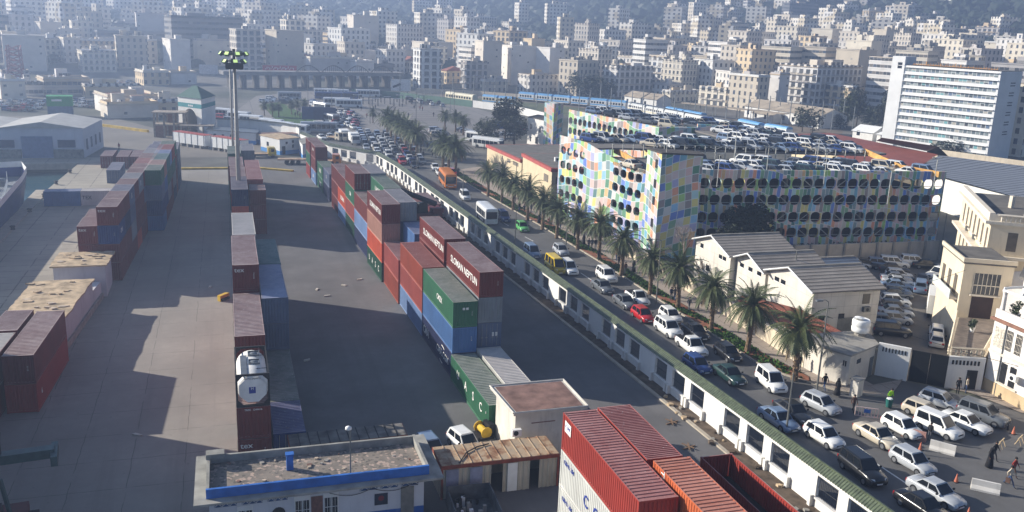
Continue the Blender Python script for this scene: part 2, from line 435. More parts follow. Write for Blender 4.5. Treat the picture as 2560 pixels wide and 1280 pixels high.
def cont_proto(L, doors, openroof=False):
    """returns the meshes of one container, its near end face at y=0, left side at x=0"""
    W_, H_ = CW, CH; e = .015; parts = []
    m = MB()
    for sx in (0, 1):      # long sides
        P_ = corr(.14, L-.14, .29, .042)
        x = lambda d: (e - d*1.0 if sx == 0 else W_-e+d)
        for (a, da), (b, db) in zip(P_, P_[1:]):
            q = [(x(da), a, .16), (x(db), b, .16), (x(db), b, H_-.1), (x(da), a, H_-.1)]
            m.quad(*(q[::-1] if sx == 0 else q))
    for sy in ((1,) if doors else (0, 1)):
        P_ = corr(.14, W_-.14, .27, .045)
        y = lambda d: (e-d if sy == 0 else L-e+d)
        for (a, da), (b, db) in zip(P_, P_[1:]):
            q = [(a, y(da), .18), (b, y(db), .18), (b, y(db), H_-.12), (a, y(da), H_-.12)]
            m.quad(*(q if sy == 0 else q[::-1]))
    parts.append(('wall', m.mesh('container_wall', CP['maroon'])))
    m = MB()               # frame: rails and posts
    for x0 in (0, W_-.13):
        for y0 in (0, L-.14): m.box(x0, y0, .0, x0+.13, y0+.14, H_-.002)
    for x0 in (0.012, W_-.072):
        m.box(x0, .14, .02, x0+.06, L-.14, .17); m.box(x0, .14, H_-.105, x0+.06, L-.14, H_-.012)
    for y0 in (.012, L-.092):
        m.box(.13, y0, .02, W_-.13, y0+.08, .19); m.box(.13, y0, H_-.13, W_-.13, y0+.08, H_-.012)
    m.box(.1, .1, .1, W_-.1, L-.1, .15)
    parts.append(('frame', m.mesh('container_frame', CP['maroon'])))
    if not openroof:
        m = MB(); P_ = corr(.1, L-.1, .36 if L > 7 else .3, .04); z = H_-.018
        for (a, da), (b, db) in zip(P_, P_[1:]):
            m.quad((.06, a, z+da), (W_-.06, a, z+da), (W_-.06, b, z+db), (.06, b, z+db))
        m.box(.0, .0, H_-.012, W_, .22, H_-.008); m.box(.0, L-.22, H_-.012, W_, L, H_-.008)
        parts.append(('roof', m.mesh('container_roof', CP['maroon'])))
    m = MB()
    for x0 in (-.008, W_-.16):
        for y0 in (-.008, L-.17):
            for z0 in (-.001, H_-.118): m.box(x0, y0, z0, x0+.168, y0+.178, z0+.119)
    parts.append(('corner_casting', m.mesh('corner_casting', CP['maroon'])))
    if doors:
        for k in (0, 1):
            m = MB(); x0 = .15+k*(W_/2-.15+.005); x1 = x0+W_/2-.16
            for (a, da), (b, db) in zip(*(lambda q: (q, q[1:]))(corr(x0, x1, .36, .03))):
                m.quad((a, .03-da, .2), (b, .03-db, .2), (b, .03-db, H_-.14), (a, .03-da, H_-.14))
            r = MB()
            for f in (.28, .72):
                xx = x0+(x1-x0)*f; r.tube([(xx, -.02, .2), (xx, -.02, H_-.15)], .022, 5)
                r.box(xx-.12, -.03, 1.05, xx+.12, -.01, 1.11)
            parts.append(('door', m.mesh('container_door', CP['maroon']), [('lock_rod', r.mesh('lock_rod', M_ROD))]))
    return parts
PROTO = {}
for L in (6.058, 12.192):
    for dr in (False, True): PROTO[(L, dr)] = cont_proto(L, dr)
FONT = {}
def letters(txt, size, extr=0.0, off=.012):
    k = (txt, size)
    if k in FONT: return FONT[k]
    c = bpy.data.curves.new('lettering', 'FONT'); c.body = txt; c.size = size; c.offset = off*size; c.extrude = .006
    c.align_x = 'CENTER'; c.align_y = 'CENTER'; c.resolution_u = 2
    o = bpy.data.objects.new('tmp', c); COL.objects.link(o)
    bpy.context.view_layer.update()
    dg = bpy.context.evaluated_depsgraph_get()
    me = bpy.data.meshes.new_from_object(o.evaluated_get(dg)); me.name = 'lettering'
    bpy.data.objects.remove(o); bpy.data.curves.remove(c)
    FONT[k] = me; return me
def write(txt, size, mat, parent, loc, face='-y', stretch=1.0, name='lettering', roll=0.0):
    me = letters(txt, size).copy(); me.materials.clear(); me.materials.append(mat)
    o = obj(name, me, parent)
    rz = {'-y': 0, '-x': -pi/2, '+x': pi/2, '+y': pi}[face]
    o.rotation_euler = (pi/2, roll, rz); o.location = loc; o.scale = (stretch, 1, 1)
    return o
LEV = ['bottom one', 'second up', 'third up', 'fourth up', 'topmost']
CWORD = {'maroon': 'maroon', 'red': 'red', 'orange': 'bright orange', 'pinkred': 'faded pink-red', 'brick': 'rust orange', 'triton': 'pale orange', 'green': 'green', 'dkgreen': 'dark green',
    'teal': 'teal', 'blue': 'light blue', 'periwinkle': 'pale blue', 'navy': 'navy blue', 'royal': 'royal blue', 'grey': 'grey', 'slate': 'slate grey', 'white': 'off-white', 'beige': 'beige', 'cosco': 'white'}
ORD = ['nearest', 'second', 'third', 'fourth', 'fifth', 'sixth', 'seventh', 'eighth', 'ninth', 'tenth', 'eleventh', 'twelfth', 'thirteenth', 'fourteenth']
def container(x, y, z, col, L=12.192, doors=False, rz=0.0, sy=1.0, sz=1.0, where='', grp='stacked shipping containers', roof=None, skip=()):
    lab = f"{CWORD[col]} container, {where}"
    r = thing('shipping_container', lab, 'container', (x, y, z), rz, grp)
    r.scale = (1, sy, sz)
    def put(nm, me, par, mat):
        o = obj(nm, me, par)
        if mat is not None and len(o.material_slots):
            o.material_slots[0].link = 'OBJECT'; o.material_slots[0].material = mat
        return o
    for p in PROTO[(L, doors)]:
        if p[0] in skip: continue
        o = put(p[0], p[1], r, CP[roof] if (roof and p[0] == 'roof') else CP[col])
        if len(p) > 2:
            for nm, me in p[2]: put(nm, me, o, None)
    return r
def tex(c, L=0):    # small mark and number on the near end
    write('tex', .62, M_LET, c, (.62, -.012, 2.06), stretch=1.1)
    write('T E X U 3 4', .13, M_LET, c, (1.95, -.012, 1.5), roll=pi/2, name='serial_number')
def sidetext(c, txt, size, y, z, mat=M_LET, st=1.0, face='-x'):
    write(txt, size, mat, c, (-.006 if face == '-x' else CW+.006, y, z), face, st)
def number(c, x=1.9, z=1.4): write('1 1 1 0', .16, M_LET, c, (x, -.012, z), roll=pi/2, name='serial_number')
def stack(x, y, cols, where, L=12.192, y1=None, sz=1.0, rz=0.0, doors=(), roofs=None, grp='containers stacked in the yard rows', extra=None):
    sy = 1.0 if y1 is None else (y1-y)/L; out = []
    for i, c in enumerate(cols):
        if c is None: out.append(None); continue
        o = container(x, y+.03, .02+i*CH*sz, c, L, i in doors, rz, sy*.992, sz*.992, f"{LEV[i]} of {where}", grp, roofs[i] if roofs else None)
        out.append(o)
    return out
# --- middle row, left column
R1 = 'middle-left file'
s = stack(-.1, 64.9, ['maroon', 'maroon'], 'the nearest stack, '+R1, 6.058)
tex(s[0]); write('TRFC  1244616', .2, M_LET, s[1], (1.2, -.012, 2.36), name='serial_number')
s = stack(-.05, 73.5, ['maroon', 'red', 'maroon'], 'the stack behind the tank, '+R1); number(s[2])
s = stack(.0, 86.4, ['maroon', 'orange', 'maroon', 'maroon'], 'the tall third stack, '+R1); tex(s[3]); number(s[3])
s = stack(.15, 98.9, ['maroon', 'red', 'maroon', 'white'], 'the tall white-topped stack, '+R1, y1=110.4)
s = stack(.3, 139.3, ['maroon', 'orange', 'navy'], 'the stack beside the lighting mast, '+R1, y1=150.8); number(s[2])
s = stack(.25, 151, ['pinkred', 'maroon', 'maroon'], 'the first stack behind the mast, '+R1, y1=161)
s = stack(.1, 161.2, ['green', 'maroon', 'maroon'], 'the second stack behind the mast, '+R1, y1=172)
s = stack(-.05, 176, ['green', 'maroon', 'green'], 'the farthest stack, '+R1, y1=186)
# --- middle row, right column
R2 = 'middle-right file'
s = stack(2.5, 65.4, ['royal'], 'the near end, '+R2, 6.058, doors=(0,))
s = stack(2.5, 71.5, ['dkgreen'], 'the place behind the blue one, '+R2); s[0]['label'] = 'dark green long container lying alone beside the tank stack'
s = stack(2.5, 83.7, ['slate', 'slate', 'slate'], 'the blue-roofed stack, '+R2, roofs=[None, None, 'periwinkle'])
s = stack(2.55, 96.1, ['grey', 'maroon', 'teal'], 'the teal-topped stack, '+R2, y1=107.2)
s = stack(3.0, 142.6, ['maroon', 'maroon', 'maroon'], 'the dark stack right of the mast, '+R2, 6.058, y1=147.8, sz=.9)
s = stack(2.8, 148, ['maroon', 'maroon', 'pinkred'], 'the stack with the pink roof, '+R2, y1=158)
s = stack(2.8, 158.1, ['maroon', 'maroon', 'pinkred'], 'the second pink-roofed stack, '+R2, y1=168)
s = stack(2.5, 179.8, ['slate', 'slate', 'grey'], 'the grey stack at the far end, '+R2, y1=189.4)
# --- left row
random.seed(5)
lp = [119.5, 125.0, 130.2, 135.2, 139.9, 145.0, 149.5, 154, 159.5, 165, 170.5, 176]
tops = ['maroon', 'maroon', 'slate', 'maroon', 'grey', 'maroon', 'maroon', 'pinkred', 'maroon', 'grey', 'slate']
low = [['maroon', 'maroon', 'royal'], ['maroon', 'maroon', 'navy'], ['maroon', 'grey', 'slate'], ['orange', 'maroon', 'maroon'], ['maroon', 'maroon', 'maroon'],
       ['maroon', 'maroon', 'slate'], ['maroon', 'red', 'maroon'], ['maroon', 'blue', 'maroon'], ['maroon', 'maroon', 'maroon'], ['grey', 'maroon', 'royal'], ['maroon', 'green', 'maroon']]
for i in range(11):
    y0, y1 = lp[i], lp[i+1]; x = -15.8+(y0-119.5)*.042
    s = stack(x, y0, low[i]+[tops[i]], f'the {ORD[i]} stack, left row, quayside file', 6.058, y1=y1, sz=.92, rz=-.04)
    if i == 0: tex(s[3]); number(s[3]); number(s[2]); write('CMA', .9, M_LET, s[2], (CW+.006, 2.6, 1.4), '+x')
    if i in (2, 4): write('IX', 1.2, M_LET, s[3], (CW+.006, 2.6, 1.4), '+x')
cp_ = [147, 152.4, 157.6, 164.6, 169.2, 176, 181]
for i, (tp, lo) in enumerate((('green', ['blue', 'royal', 'slate']), ('beige', ['maroon', 'royal', 'blue']), ('teal', ['maroon', 'grey', 'green']), ('periwinkle', ['maroon', 'maroon', 'green']),
                             ('red', ['navy', 'grey', 'green']), ('green', ['maroon', 'maroon', 'maroon']))):
    stack(-12.35+(cp_[i]-147)*.02, cp_[i], lo+[tp], f'the {ORD[i]} stack, left row, yard file', 6.058, y1=cp_[i+1], sz=.92, rz=-.03)
stack(-14.0, 183, ['navy', 'slate', 'slate'], 'the far blue stack, left row', y1=193)
stack(-11.5, 182, ['slate', 'slate', 'grey'], 'the far grey stack, left row', y1=192)
s = stack(-18.15, 119.5, ['navy', 'maroon', 'maroon'], 'the short stack by the white hut', 6.058, y1=124.8, sz=.92); tex(s[2]); number(s[2])
s = stack(-18.0, 125, ['maroon', 'maroon', 'maroon'], 'the low stack behind it, by the hut', 6.058, y1=130.2, sz=.92)
# --- loose ones on the quay
for i, (x, y) in enumerate(((-25.9, 208), (-22.7, 207), (-20.0, 207))):
    c = container(x, y, .02, 'maroon', 12.192, True, 0, .8, 1, f"{['leftmost','middle','rightmost'][i]} of three standing by the dock warehouse", 'maroon containers by the warehouse')
c = container(-22.7, 189.6, .02, 'slate', 12.192, True, 0, .84, 1, 'standing alone on the quay slabs')
for i, (x, cc, w) in enumerate(((-30.2, 'blue', 'lying across the quay by the ship'), (-24.4, 'white', 'with dark letters, lying across the quay'), (-18.6, 'green', 'half hidden behind the left row'))):
    c = container(x, 167.8+2.4, .02, cc, 6.058, False, -pi/2, .94, 1, w)
    if i == 1: write('TEX', .9, M_STEEL, c, (CW+.006, 1.0, 1.4), '+x', roll=0)
# --- near left pair
KX = .05
s = stack(-18.6, 79.5, ['red', 'maroon'], 'the stack left of the open yard', rz=-KX); number(s[1]); write('6', .7, M_LET, s[0], (CW+.006, 1.6, 1.3), '+x')
s = stack(-21.1, 86.3, ['maroon', 'maroon'], 'the left-edge stack by the hut', 6.058, rz=-KX)
s = stack(-21.7, 73.6, ['maroon', 'maroon'], 'the left-edge stack with a pale roof', rz=-KX, roofs=[None, 'white'])
s = stack(-24.6, 70.5, ['maroon', 'navy', 'maroon', 'red', 'maroon'], 'the tall stack beyond the left edge')
s = stack(-24.6, 58, ['maroon', 'navy', 'maroon', 'red', 'maroon'], 'the nearer tall stack beyond the left edge')
# --- right row, left column
R3 = 'right row inner file'
s = stack(20.05, 67, ['green'], 'the near end, '+R3, rz=.028); s[0]['label'] = 'green long container with big spaced white letters, beside the concrete hut'
for ch, y in zip('UASC', (9.6, 7.0, 4.6, 2.3)): sidetext(s[0], ch, 1.15, y, 1.45)
write('0', .3, M_LET, s[0], (-.006, .75, 1.6), '-x')
s = stack(19.85, 79.3, ['navy', 'blue', 'green'], 'the stack with the green top, '+R3, rz=.028)
sidetext(s[0], 'CMA CGM', 1.0, 3.6, 1.25); sidetext(s[0], 'CMA', 1.2, 10.6, 1.25); sidetext(s[2], 'CMZK', .8, 5.2, 1.4); number(s[1]); number(s[2])
me = MB()
for k in range(14):
    a0 = 1.0+k*.05; a1 = a0+.05
    me.quad((cos(a0)*1.5, 0, sin(a0)*.85), (cos(a1)*1.5, 0, sin(a1)*.85), (cos(a1)*1.62, 0, sin(a1)*.97), (cos(a0)*1.62, 0, sin(a0)*.97))
    me.quad((-cos(a0)*1.5, 0, -sin(a0)*.85), (-cos(a1)*1.5, 0, -sin(a1)*.85), (-cos(a1)*1.62, 0, -sin(a1)*.97), (-cos(a0)*1.62, 0, -sin(a0)*.97))
o = me.build('logo_swoosh', M_LET, s[0], (-.05, 3.6, 1.25)); o.rotation_euler = (0, 0, -pi/2)
for k, (dx, dz) in enumerate(((1.15, 1.75), (1.5, 1.75))):
    o = MB().box(0, -.012, 0, .24, -.006, .24).build('placard', M_LET, s[2], (dx-.2, 0, dz))
s = stack(19.5, 91.9, ['periwinkle', 'pinkred', 'brick'], 'the orange-topped stack, '+R3, rz=.025, y1=103.4)
s = stack(19.05, 103.6, ['brick', 'pinkred'], 'the low stack in the middle, '+R3, rz=.02, y1=113, sz=1.06)
s = stack(18.6, 113.2, ['dkgreen', 'orange', 'beige', 'maroon'], 'the tall lettered stack, '+R3, rz=.06, y1=123.2)
for i, ch in enumerate('UASC'): sidetext(s[0], ch, 1.15, 10.2-i*2.6, 1.3)
s[3]['label'] = 'maroon container with white shipping-line words, top of the tall stack with a dark green base'
for q in s: q.rotation_euler = (0, 0, .04)
sidetext(s[3], 'SLOMAN NEPTUN', 1.0, 5.3, 1.3, st=1.1)
s = stack(18.5, 124.5, ['navy', 'periwinkle', 'maroon'], 'the fifth stack, '+R3, rz=.03, y1=136.2)
s = stack(18.3, 136.9, ['dkgreen', 'pinkred', 'green', 'maroon'], 'the tall stack with black doors, '+R3, rz=.03, y1=146, doors=(3,)); sidetext(s[2], 'CMA', .9, 5.5, 1.3)
s = stack(18.1, 146.4, ['periwinkle', 'orange', 'maroon'], 'the seventh stack, '+R3, rz=.03, y1=154.8); sidetext(s[1], 'SLOMAN', 1.0, 5.0, 1.3, st=1.4)
s = stack(17.9, 155, ['maroon', 'maroon', 'maroon'], 'the eighth stack, '+R3, rz=.03, y1=163)
s = stack(17.7, 166.9, ['navy', 'slate'], 'the low grey-topped stack, '+R3, rz=.03, y1=175); write('IX', .9, M_LET, s[1], (-.006, 6, 1.4), '-x')
s = stack(17.3, 175.2, ['green', 'green'], 'the low green stack, '+R3, rz=.03, y1=183)
for q in s: sidetext(q, 'UASC', 1.1, 5.5, 1.3, st=1.5)
s = stack(16.8, 184, ['periwinkle', 'maroon', 'maroon'], 'the tall far stack, '+R3, rz=.03, y1=191.6); sidetext(s[0], 'CMA', 1.0, 6, 1.3); sidetext(s[2], 'TRITON', .8, 6, 1.6)
s = stack(16.4, 192, ['red', 'green', 'maroon'], 'the farthest stack, '+R3, rz=.03, y1=199)
# --- right row, right column
R4 = 'right row outer file'
s = stack(22.6, 67.6, ['white'], 'the near end, '+R4, rz=.02); s[0]['label'] = 'off-white ribbed container beside the green lettered one, behind the concrete hut'
s[0].location.z = .3
s = stack(22.6, 80.2, ['grey', 'slate', 'grey', 'maroon'], 'the tall front stack, '+R4, rz=.028, doors=(1,))
sidetext(s[3], 'SLOMAN NEPTUN', 1.05, 5.6, 1.3, st=1.15); number(s[3]); s[3]['label'] = 'maroon container with large white words, nearest of the top ones, right row'
for k in range(2): MB().box(0, -.05, 0, .22, -.04, .4).build('placard', M_LET, s[1], (1.45+k*.35, 0, 1.2))
s = stack(22.3, 93.8, ['blue', 'maroon', 'maroon', 'maroon'], 'the second tall stack, '+R4, rz=.028, y1=105.6)
s[3]['label'] = 'maroon container with white words, top level behind the nearest lettered one'
sidetext(s[3], 'SLOMAN NEPTUN', 1.05, 5.2, 1.3, st=1.15)
s = stack(21.7, 107.3, ['maroon', 'grey', 'blue'], 'the blue-topped stack, '+R4, 6.058, rz=.03, y1=114.2)
s = stack(21.0, 114.4, ['navy', 'blue', 'royal', 'grey'], 'the grey-doored stack, '+R4, rz=.04, y1=124.2, doors=(3,))
s = stack(20.8, 124.6, ['maroon', 'green', 'navy', 'green'], 'the green lettered stack, '+R4, rz=.03, y1=134.8); sidetext(s[3], 'UASC', 1.1, 6, 1.3, st=1.6)
s = stack(20.75, 137, ['slate', 'maroon', 'navy', 'grey'], 'the far grey-topped stack, '+R4, rz=.03, y1=146)
s = stack(30.0, 150.6, ['brick'], 'the place behind the lifting truck by the wall', y1=161)
s = stack(32.5, 150.2, ['maroon'], 'the place beside the perimeter wall', y1=161)
# --- foreground block
s = stack(21.1, 40.7, ['cosco', 'cosco', 'red'], 'the foreground block, left file', sz=1.055, grp='containers in the foreground block')
for q in s[:2]:
    for ch, y in zip('COSCO', (7.4, 5.7, 4.1, 2.6, 1.0)): sidetext(q, ch, 1.15, y, 1.25, M_LETB)
    sidetext(q, 'CBHU 384', .42, 10.6, 2.0, M_LETB)
s[2]['label'] = 'red long container with a small white sign, above the two white lettered ones'
o = MB().box(-.02, 10.6, 1.5, -.012, 11.7, 2.25).build('sign_sheet', M_LET, s[2])
write('K LINE', .3, M_LETB, s[2], (-.026, 11.15, 1.9), '-x')
number(s[2])
s = stack(23.72, 45.2, ['cosco', 'maroon', 'red'], 'the foreground block, beside the white ones', y1=53.1, sz=1.055, grp='containers in the foreground block')
s[2]['label'] = 'red ribbed container, right-hand one of the two red foreground roofs'
s = stack(23.8, 32.4, ['maroon', 'cosco', 'triton'], 'the foreground block, nearest right file', y1=44.6, sz=1.09, grp='containers in the foreground block')
write('TRITON', .62, M_LET, s[2], (-.006, 10.9, 1.45), '-x', roll=pi/2)
s[2]['label'] = 'pale orange container with vertical white lettering, in the foreground'
# open-top container with its roof off
c = container(30.3, 37.8, 2.65, 'red', 12.192, False, 0, 1, 1, 'without a roof, black inside, in the foreground by the wall', skip=('roof',))
MB().box(.2, .3, .2, 2.2, 11.9, 1.0).build('dark_load', M_STEEL, c)
s = stack(30.3, 37.8, ['maroon'], 'the place under the open-topped one')
# --- tank container
def tank_container(x, y, z):
    r = thing('tank_container', 'white tank container in a black frame, on top of the nearest stack', 'tank container', (x, y, z))
    H_ = CH; L = 6.058; m = MB(); b = .15
    for yy in (0, L-b):
        for xx in (0, CW-b): m.box(xx, yy, 0, xx+b, yy+b, H_)
        m.box(b, yy, 0, CW-b, yy+b, b); m.box(b, yy, H_-b, CW-b, yy+b, H_)
        c_ = .52
        for sx in (0, 1):
            for sz in (0, 1):
                X = lambda v: CW-v if sx else v
                Z = lambda v: H_-v if sz else v
                pts = [(X(b), Z(b)), (X(c_), Z(b)), (X(b), Z(c_))]
                vs = [(px, yy+dd, pz) for dd in (.02, b-.02) for px, pz in pts]
                m.add(vs, [(0, 1, 2), (5, 4, 3), (0, 3, 4, 1), (1, 4, 5, 2), (2, 5, 3, 0)])
    for xx in (0.02, CW-.1): m.box(xx, b, .02, xx+.08, L-b, .12); m.box(xx, b, H_-.12, xx+.08, L-b, H_-.02)
    m.build('frame', M_STEEL, r)
    m = MB(); R_ = 1.12; cz = H_/2+.02; n = 28; prof = [(.0, .16), (.55, .17), (.95, .24), (R_, .5), (R_, L-.5), (.95, L-.24), (.55, L-.17), (0, L-.16)]
    vs = []
    for rr, yy in prof:
        for j in range(n): vs.append((CW/2+rr*cos(2*pi*j/n), yy, cz+rr*sin(2*pi*j/n)))
    m.add(vs, [(i*n+(j+1)%n, i*n+j, (i+1)*n+j, (i+1)*n+(j+1)%n) for i in range(len(prof)-1) for j in range(n)])
    tk = m.build('tank', plain('white_tank', (222, 220, 214), .45, 0, .12, .9), r, smooth=True)
    m = MB(); a = [CW/2+1.06*cos(pi/8+pi/4*k) for k in range(8)]; zz = [cz+1.06*sin(pi/8+pi/4*k) for k in range(8)]
    m.add([(x_, .1, z_) for x_, z_ in zip(a, zz)]+[(x_, .15, z_) for x_, z_ in zip(a, zz)], [tuple(range(8))]+[(k, 8+k, 8+(k+1)%8, (k+1)%8) for k in range(8)])
    pl = m.build('end_plate', plain('white_tank', (222, 220, 214)), r)
    MB().box(.94, .075, cz-.28, 1.42, .095, cz+.22).build('blue_label', M_LETB, pl)
    write('H', .3, M_LET, pl, (1.18, .066, cz+.1)); write('HOYU 272107 5', .17, M_STEEL, pl, (1.2, .09, cz+.88), name='serial_number')
    MB().box(.4, .3, H_-.13, .85, 4.3, H_-.1).build('walkway', METAL, r)
    m = MB()
    for yy in (2.4, 4.2):
        m.box(1.0, yy, H_-.2, 1.85, yy+.05, H_-.05); m.box(1.0, yy+.85, H_-.2, 1.85, yy+.9, H_-.05); m.box(1.0, yy+.05, H_-.2, 1.05, yy+.85, H_-.05); m.box(1.8, yy+.05, H_-.2, 1.85, yy+.85, H_-.05)
        m.lathe([(.3, 0), (.3, .12), (.12, .2)], 12, 0, (1.42, yy+.45, H_-.22))
    m.build('manhole_box', METAL, r)
    m = MB()
    for yy in (1.6, 4.4): m.tube([(.85, yy, H_-.2), (CW-.1, yy, H_-.2)], .025, 5)
    m.build('strap', M_STEEL, r)
tank_container(-.1, 64.93, .02+2*CH)
# ---------------------------------------------------------------- weathered wall paints
def stucco(key, c, dirt=.3, c2=None, split=None, joints=None):
    """painted masonry with run-off stains; below height 'split' the band colour c2"""
    n = 'stucco_'+key
    if n in MC: return MC[n]
    t = NT(n); c = srgb(*c)[:3]; p = t.pos(); s = t.sep(p)
    mp = t.n('ShaderNodeMapping'); t.l(p, mp.inputs[0]); mp.inputs['Scale'].default_value = (1.3, 1.3, .22)
    st = t.noise(mp.outputs[0], 1.0, 5, .65); bl = t.noise(p, .35, 5, .6)
    col = t.mix(t.rng(bl, .35, .7), c, tuple(x*(1-dirt*.6) for x in c))
    if c2:
        c2 = srgb(*c2)[:3]; e = t.math('ADD', s[2], t.math('MULTIPLY', t.math('SUBTRACT', bl, .5), .12))
        col = t.mix(t.math('LESS_THAN', e, split), col, c2)
    col = t.mix(t.rng(st, .52, .75, 0, dirt*1.6), col, tuple(x*.5 for x in c))
    if joints:
        for ax, w in joints:
            fr = t.math('ABSOLUTE', t.math('SUBTRACT', t.math('FRACT', t.math('DIVIDE', s[ax], w)), .5))
            col = t.mix(t.math('MULTIPLY', t.math('GREATER_THAN', fr, .5-.025/w), .45), col, tuple(x*.45 for x in c))
    t.bump(st, .12, .02)
    MC[n] = t.out(col, .88, 0, .25); return MC[n]
M_WALLW = stucco('white', (222, 220, 214), .16)
M_HUT = stucco('hut', (214, 208, 196), .45)
M_TILE = plain('green_tile', (82, 92, 70), .45, 0, .3, 2.2, .5)
M_TILEG = plain('green_tile_gap', (34, 42, 32), .8)
M_ROOFC = plain('cracked_roof', (186, 164, 134), .95, 0, .3, 1.0, .2, .8)
M_ROOFB = plain('brown_roof', (132, 104, 94), .9, 0, .25, 1.1, .2, .4)
M_RUST = NT('rusty_sheet')
def _r():
    t = M_RUST; p = t.pos(); a = t.noise(p, .8, 5, .65); b = t.noise(p, 3.5, 3)
    col = t.ramp(a, [(.3, (.34, .28, .2)), (.5, (.42, .31, .2)), (.62, (.24, .12, .06)), (.75, (.1, .06, .045))])
    col = t.mix(t.rng(b, .6, .7, 0, .5), col, (.2, .1, .06)); return t.out(col, .75, .1, .3)
M_RUST = _r()

# ---------------------------------------------------------------- perimeter wall with green coping
wpts = [(41.55, 18), (40.35, 46), (37.42, 115), (34.2, 190), (32.6, 206.5), (28.0, 212.8), (23.2, 221), (18.4, 244)]
def along(pts):
    out = [0.0]
    for a, b in zip(pts, pts[1:]): out.append(out[-1]+hypot(b[0]-a[0], b[1]-a[1]))
    return out
wl = along(wpts)
def wp(u, off=0.0):
    i = max(0, min(len(wpts)-2, next((k for k in range(len(wl)-1) if u <= wl[k+1]), len(wl)-2)))
    a, b = wpts[i], wpts[i+1]; L = wl[i+1]-wl[i]; f = (u-wl[i])/L
    dx, dy = (b[0]-a[0])/L, (b[1]-a[1])/L
    return (a[0]+dx*f*L+dy*off, a[1]+dy*f*L-dx*off)
wr = thing('perimeter_wall', 'long white port wall with barred openings and green tiled coping', 'wall', (0, 0, 0))
m = MB(); sills = MB(); buttress = []
def seg(u0, u1, z0, z1, o0=0.0, o1=.28, mb=None):
    mb = mb or m
    brk = [u0]+[w for w in wl if u0+.01 < w < u1-.01]+[u1]
    for a, b in zip(brk, brk[1:]):
        e = 1e-4; p = [wp(a+e, o0), wp(b-e, o0), wp(b-e, o1), wp(a+e, o1)]; mb.prism(p, z0, z1)
wins = []
ub = wl[1]+sqrt(69**2+2.93**2)/69*(86.9-46)      # arc position of the reference group
for k in range(-6, 17):
    for j in range(3):
        e_ = ub+k*12.3-j*3.35
        if e_-2.3 > .5 and e_ < wl[-1]-14: wins.append((e_-2.3, e_))
wins.sort(); u = 0.0
for a, b in wins:
    seg(u, a, -.1, 2.95); seg(a, b, -.1, .75); seg(a, b, 2.62, 2.95); u = b
seg(u, wl[-1], -.1, 2.95)
m.build('wall', M_WALLW, wr)
for a, b in wins: seg(a-.06, b+.06, .75, .86, -.10, .34, sills)
sills.build('sill', M_WALLW, wr)
for n_, (a, b) in enumerate(wins):
    bm_ = MB()
    for z in (.95, 1.65, 2.45): bm_.tube([(*wp(a, .16), z), (*wp(b, .16), z)], .022, 4, cap=False)
    nb = 13 if b < 110 else 7
    for i in range(1, nb): q = wp(a+(b-a)*i/nb, .16); bm_.tube([(*q, .87), (*q, 2.6)], .016, 4, cap=False)
    if n_ < 99: bm_.build('window_grille', DMETAL, wr)
m = MB()
for a, b in wins:
    for e_ in (a-.42, b+.12):
        if e_ > 1: seg(e_, e_+.3, -.05, .95, -.32, 0, m)
m.build('buttress', M_WALLW, wr)
# coping: two slopes of roll tiles
m = MB(); n_ = int(wl[-1]/.27)
prof = []
for i in range(n_):
    a = i*.27; prof += [(a, 0), (a+.07, .055), (a+.17, .055)]
for sgn in (0, 1):
    for (a, ha), (b, hb) in zip(prof, prof[1:]):
        A = [(*wp(a, -.2 if sgn == 0 else 1.05), 2.93+ha), (*wp(b, -.2 if sgn == 0 else 1.05), 2.93+hb), (*wp(b, .45), 3.42+hb), (*wp(a, .45), 3.42+ha)]
        m.add(A if sgn == 0 else A[::-1], [(3, 2, 1, 0)], 1 if (ha == 0 and hb == 0) else 0)
m.build('tile_coping', [M_TILE, M_TILEG], wr)
m = MB(); seg(0.1, wl[-1]-.1, 3.43, 3.53, .38, .52, m); m.build('ridge_tiles', M_TILE, wr)
m = MB(); seg(0.05, wl[-1]-.05, 2.8, 2.93, .28, 1.0, m); m.build('coping_slab', M_WALLW, wr)
for i in range(2):      # a few wall lamps
    pass

# ---------------------------------------------------------------- small white concrete hut
h = thing('concrete_hut', 'white cubic hut with brown flat roof beside the green lettered container', 'hut', (20.4, 61.4, 0), .02)
MB().box(.25, .25, 0, 5.9, 5.2, 4.1).build('wall', M_HUT, h)
m = MB(); m.prism([(0, 0), (6.2, -.1), (6.3, 5.5), (-.2, 5.6)], 4.1, 4.32); r_ = m.build('roof', M_HUT, h)
m = MB(); m.prism([(.28, .25), (5.9, .2), (6.0, 5.25), (.15, 5.3)], 4.325, 4.345); m.build('roof_felt', M_ROOFB, r_)
m = MB()
for a in (((0, 0), (6.2, -.1)), ((6.2, -.1), (6.3, 5.5)), ((6.3, 5.5), (-.2, 5.6)), ((-.2, 5.6), (0, 0))): m.tube([(*a[0], 4.36), (*a[1], 4.36)], .09, 5)
m.build('roof_rim', M_HUT, r_)
for x in (1.6, 2.6, 4.4): MB().box(x, .22, 3.2, x+1.0, .26, 3.28).build('wall_crack', M_ROOFB, h)
ac = thing('air_conditioner', 'small white air conditioner at the foot of the white hut', 'air conditioner', (20.2, 60.9, 2.6))
MB().box(0, 0, 0, .75, .35, .55).build('casing', WHITEP, ac); MB().lathe([(.2, 0), (.2, .02)], 12, 0).build('fan_grille', BLACK, ac, (.3, -.01, .28)).rotation_euler = (pi/2, 0, 0)

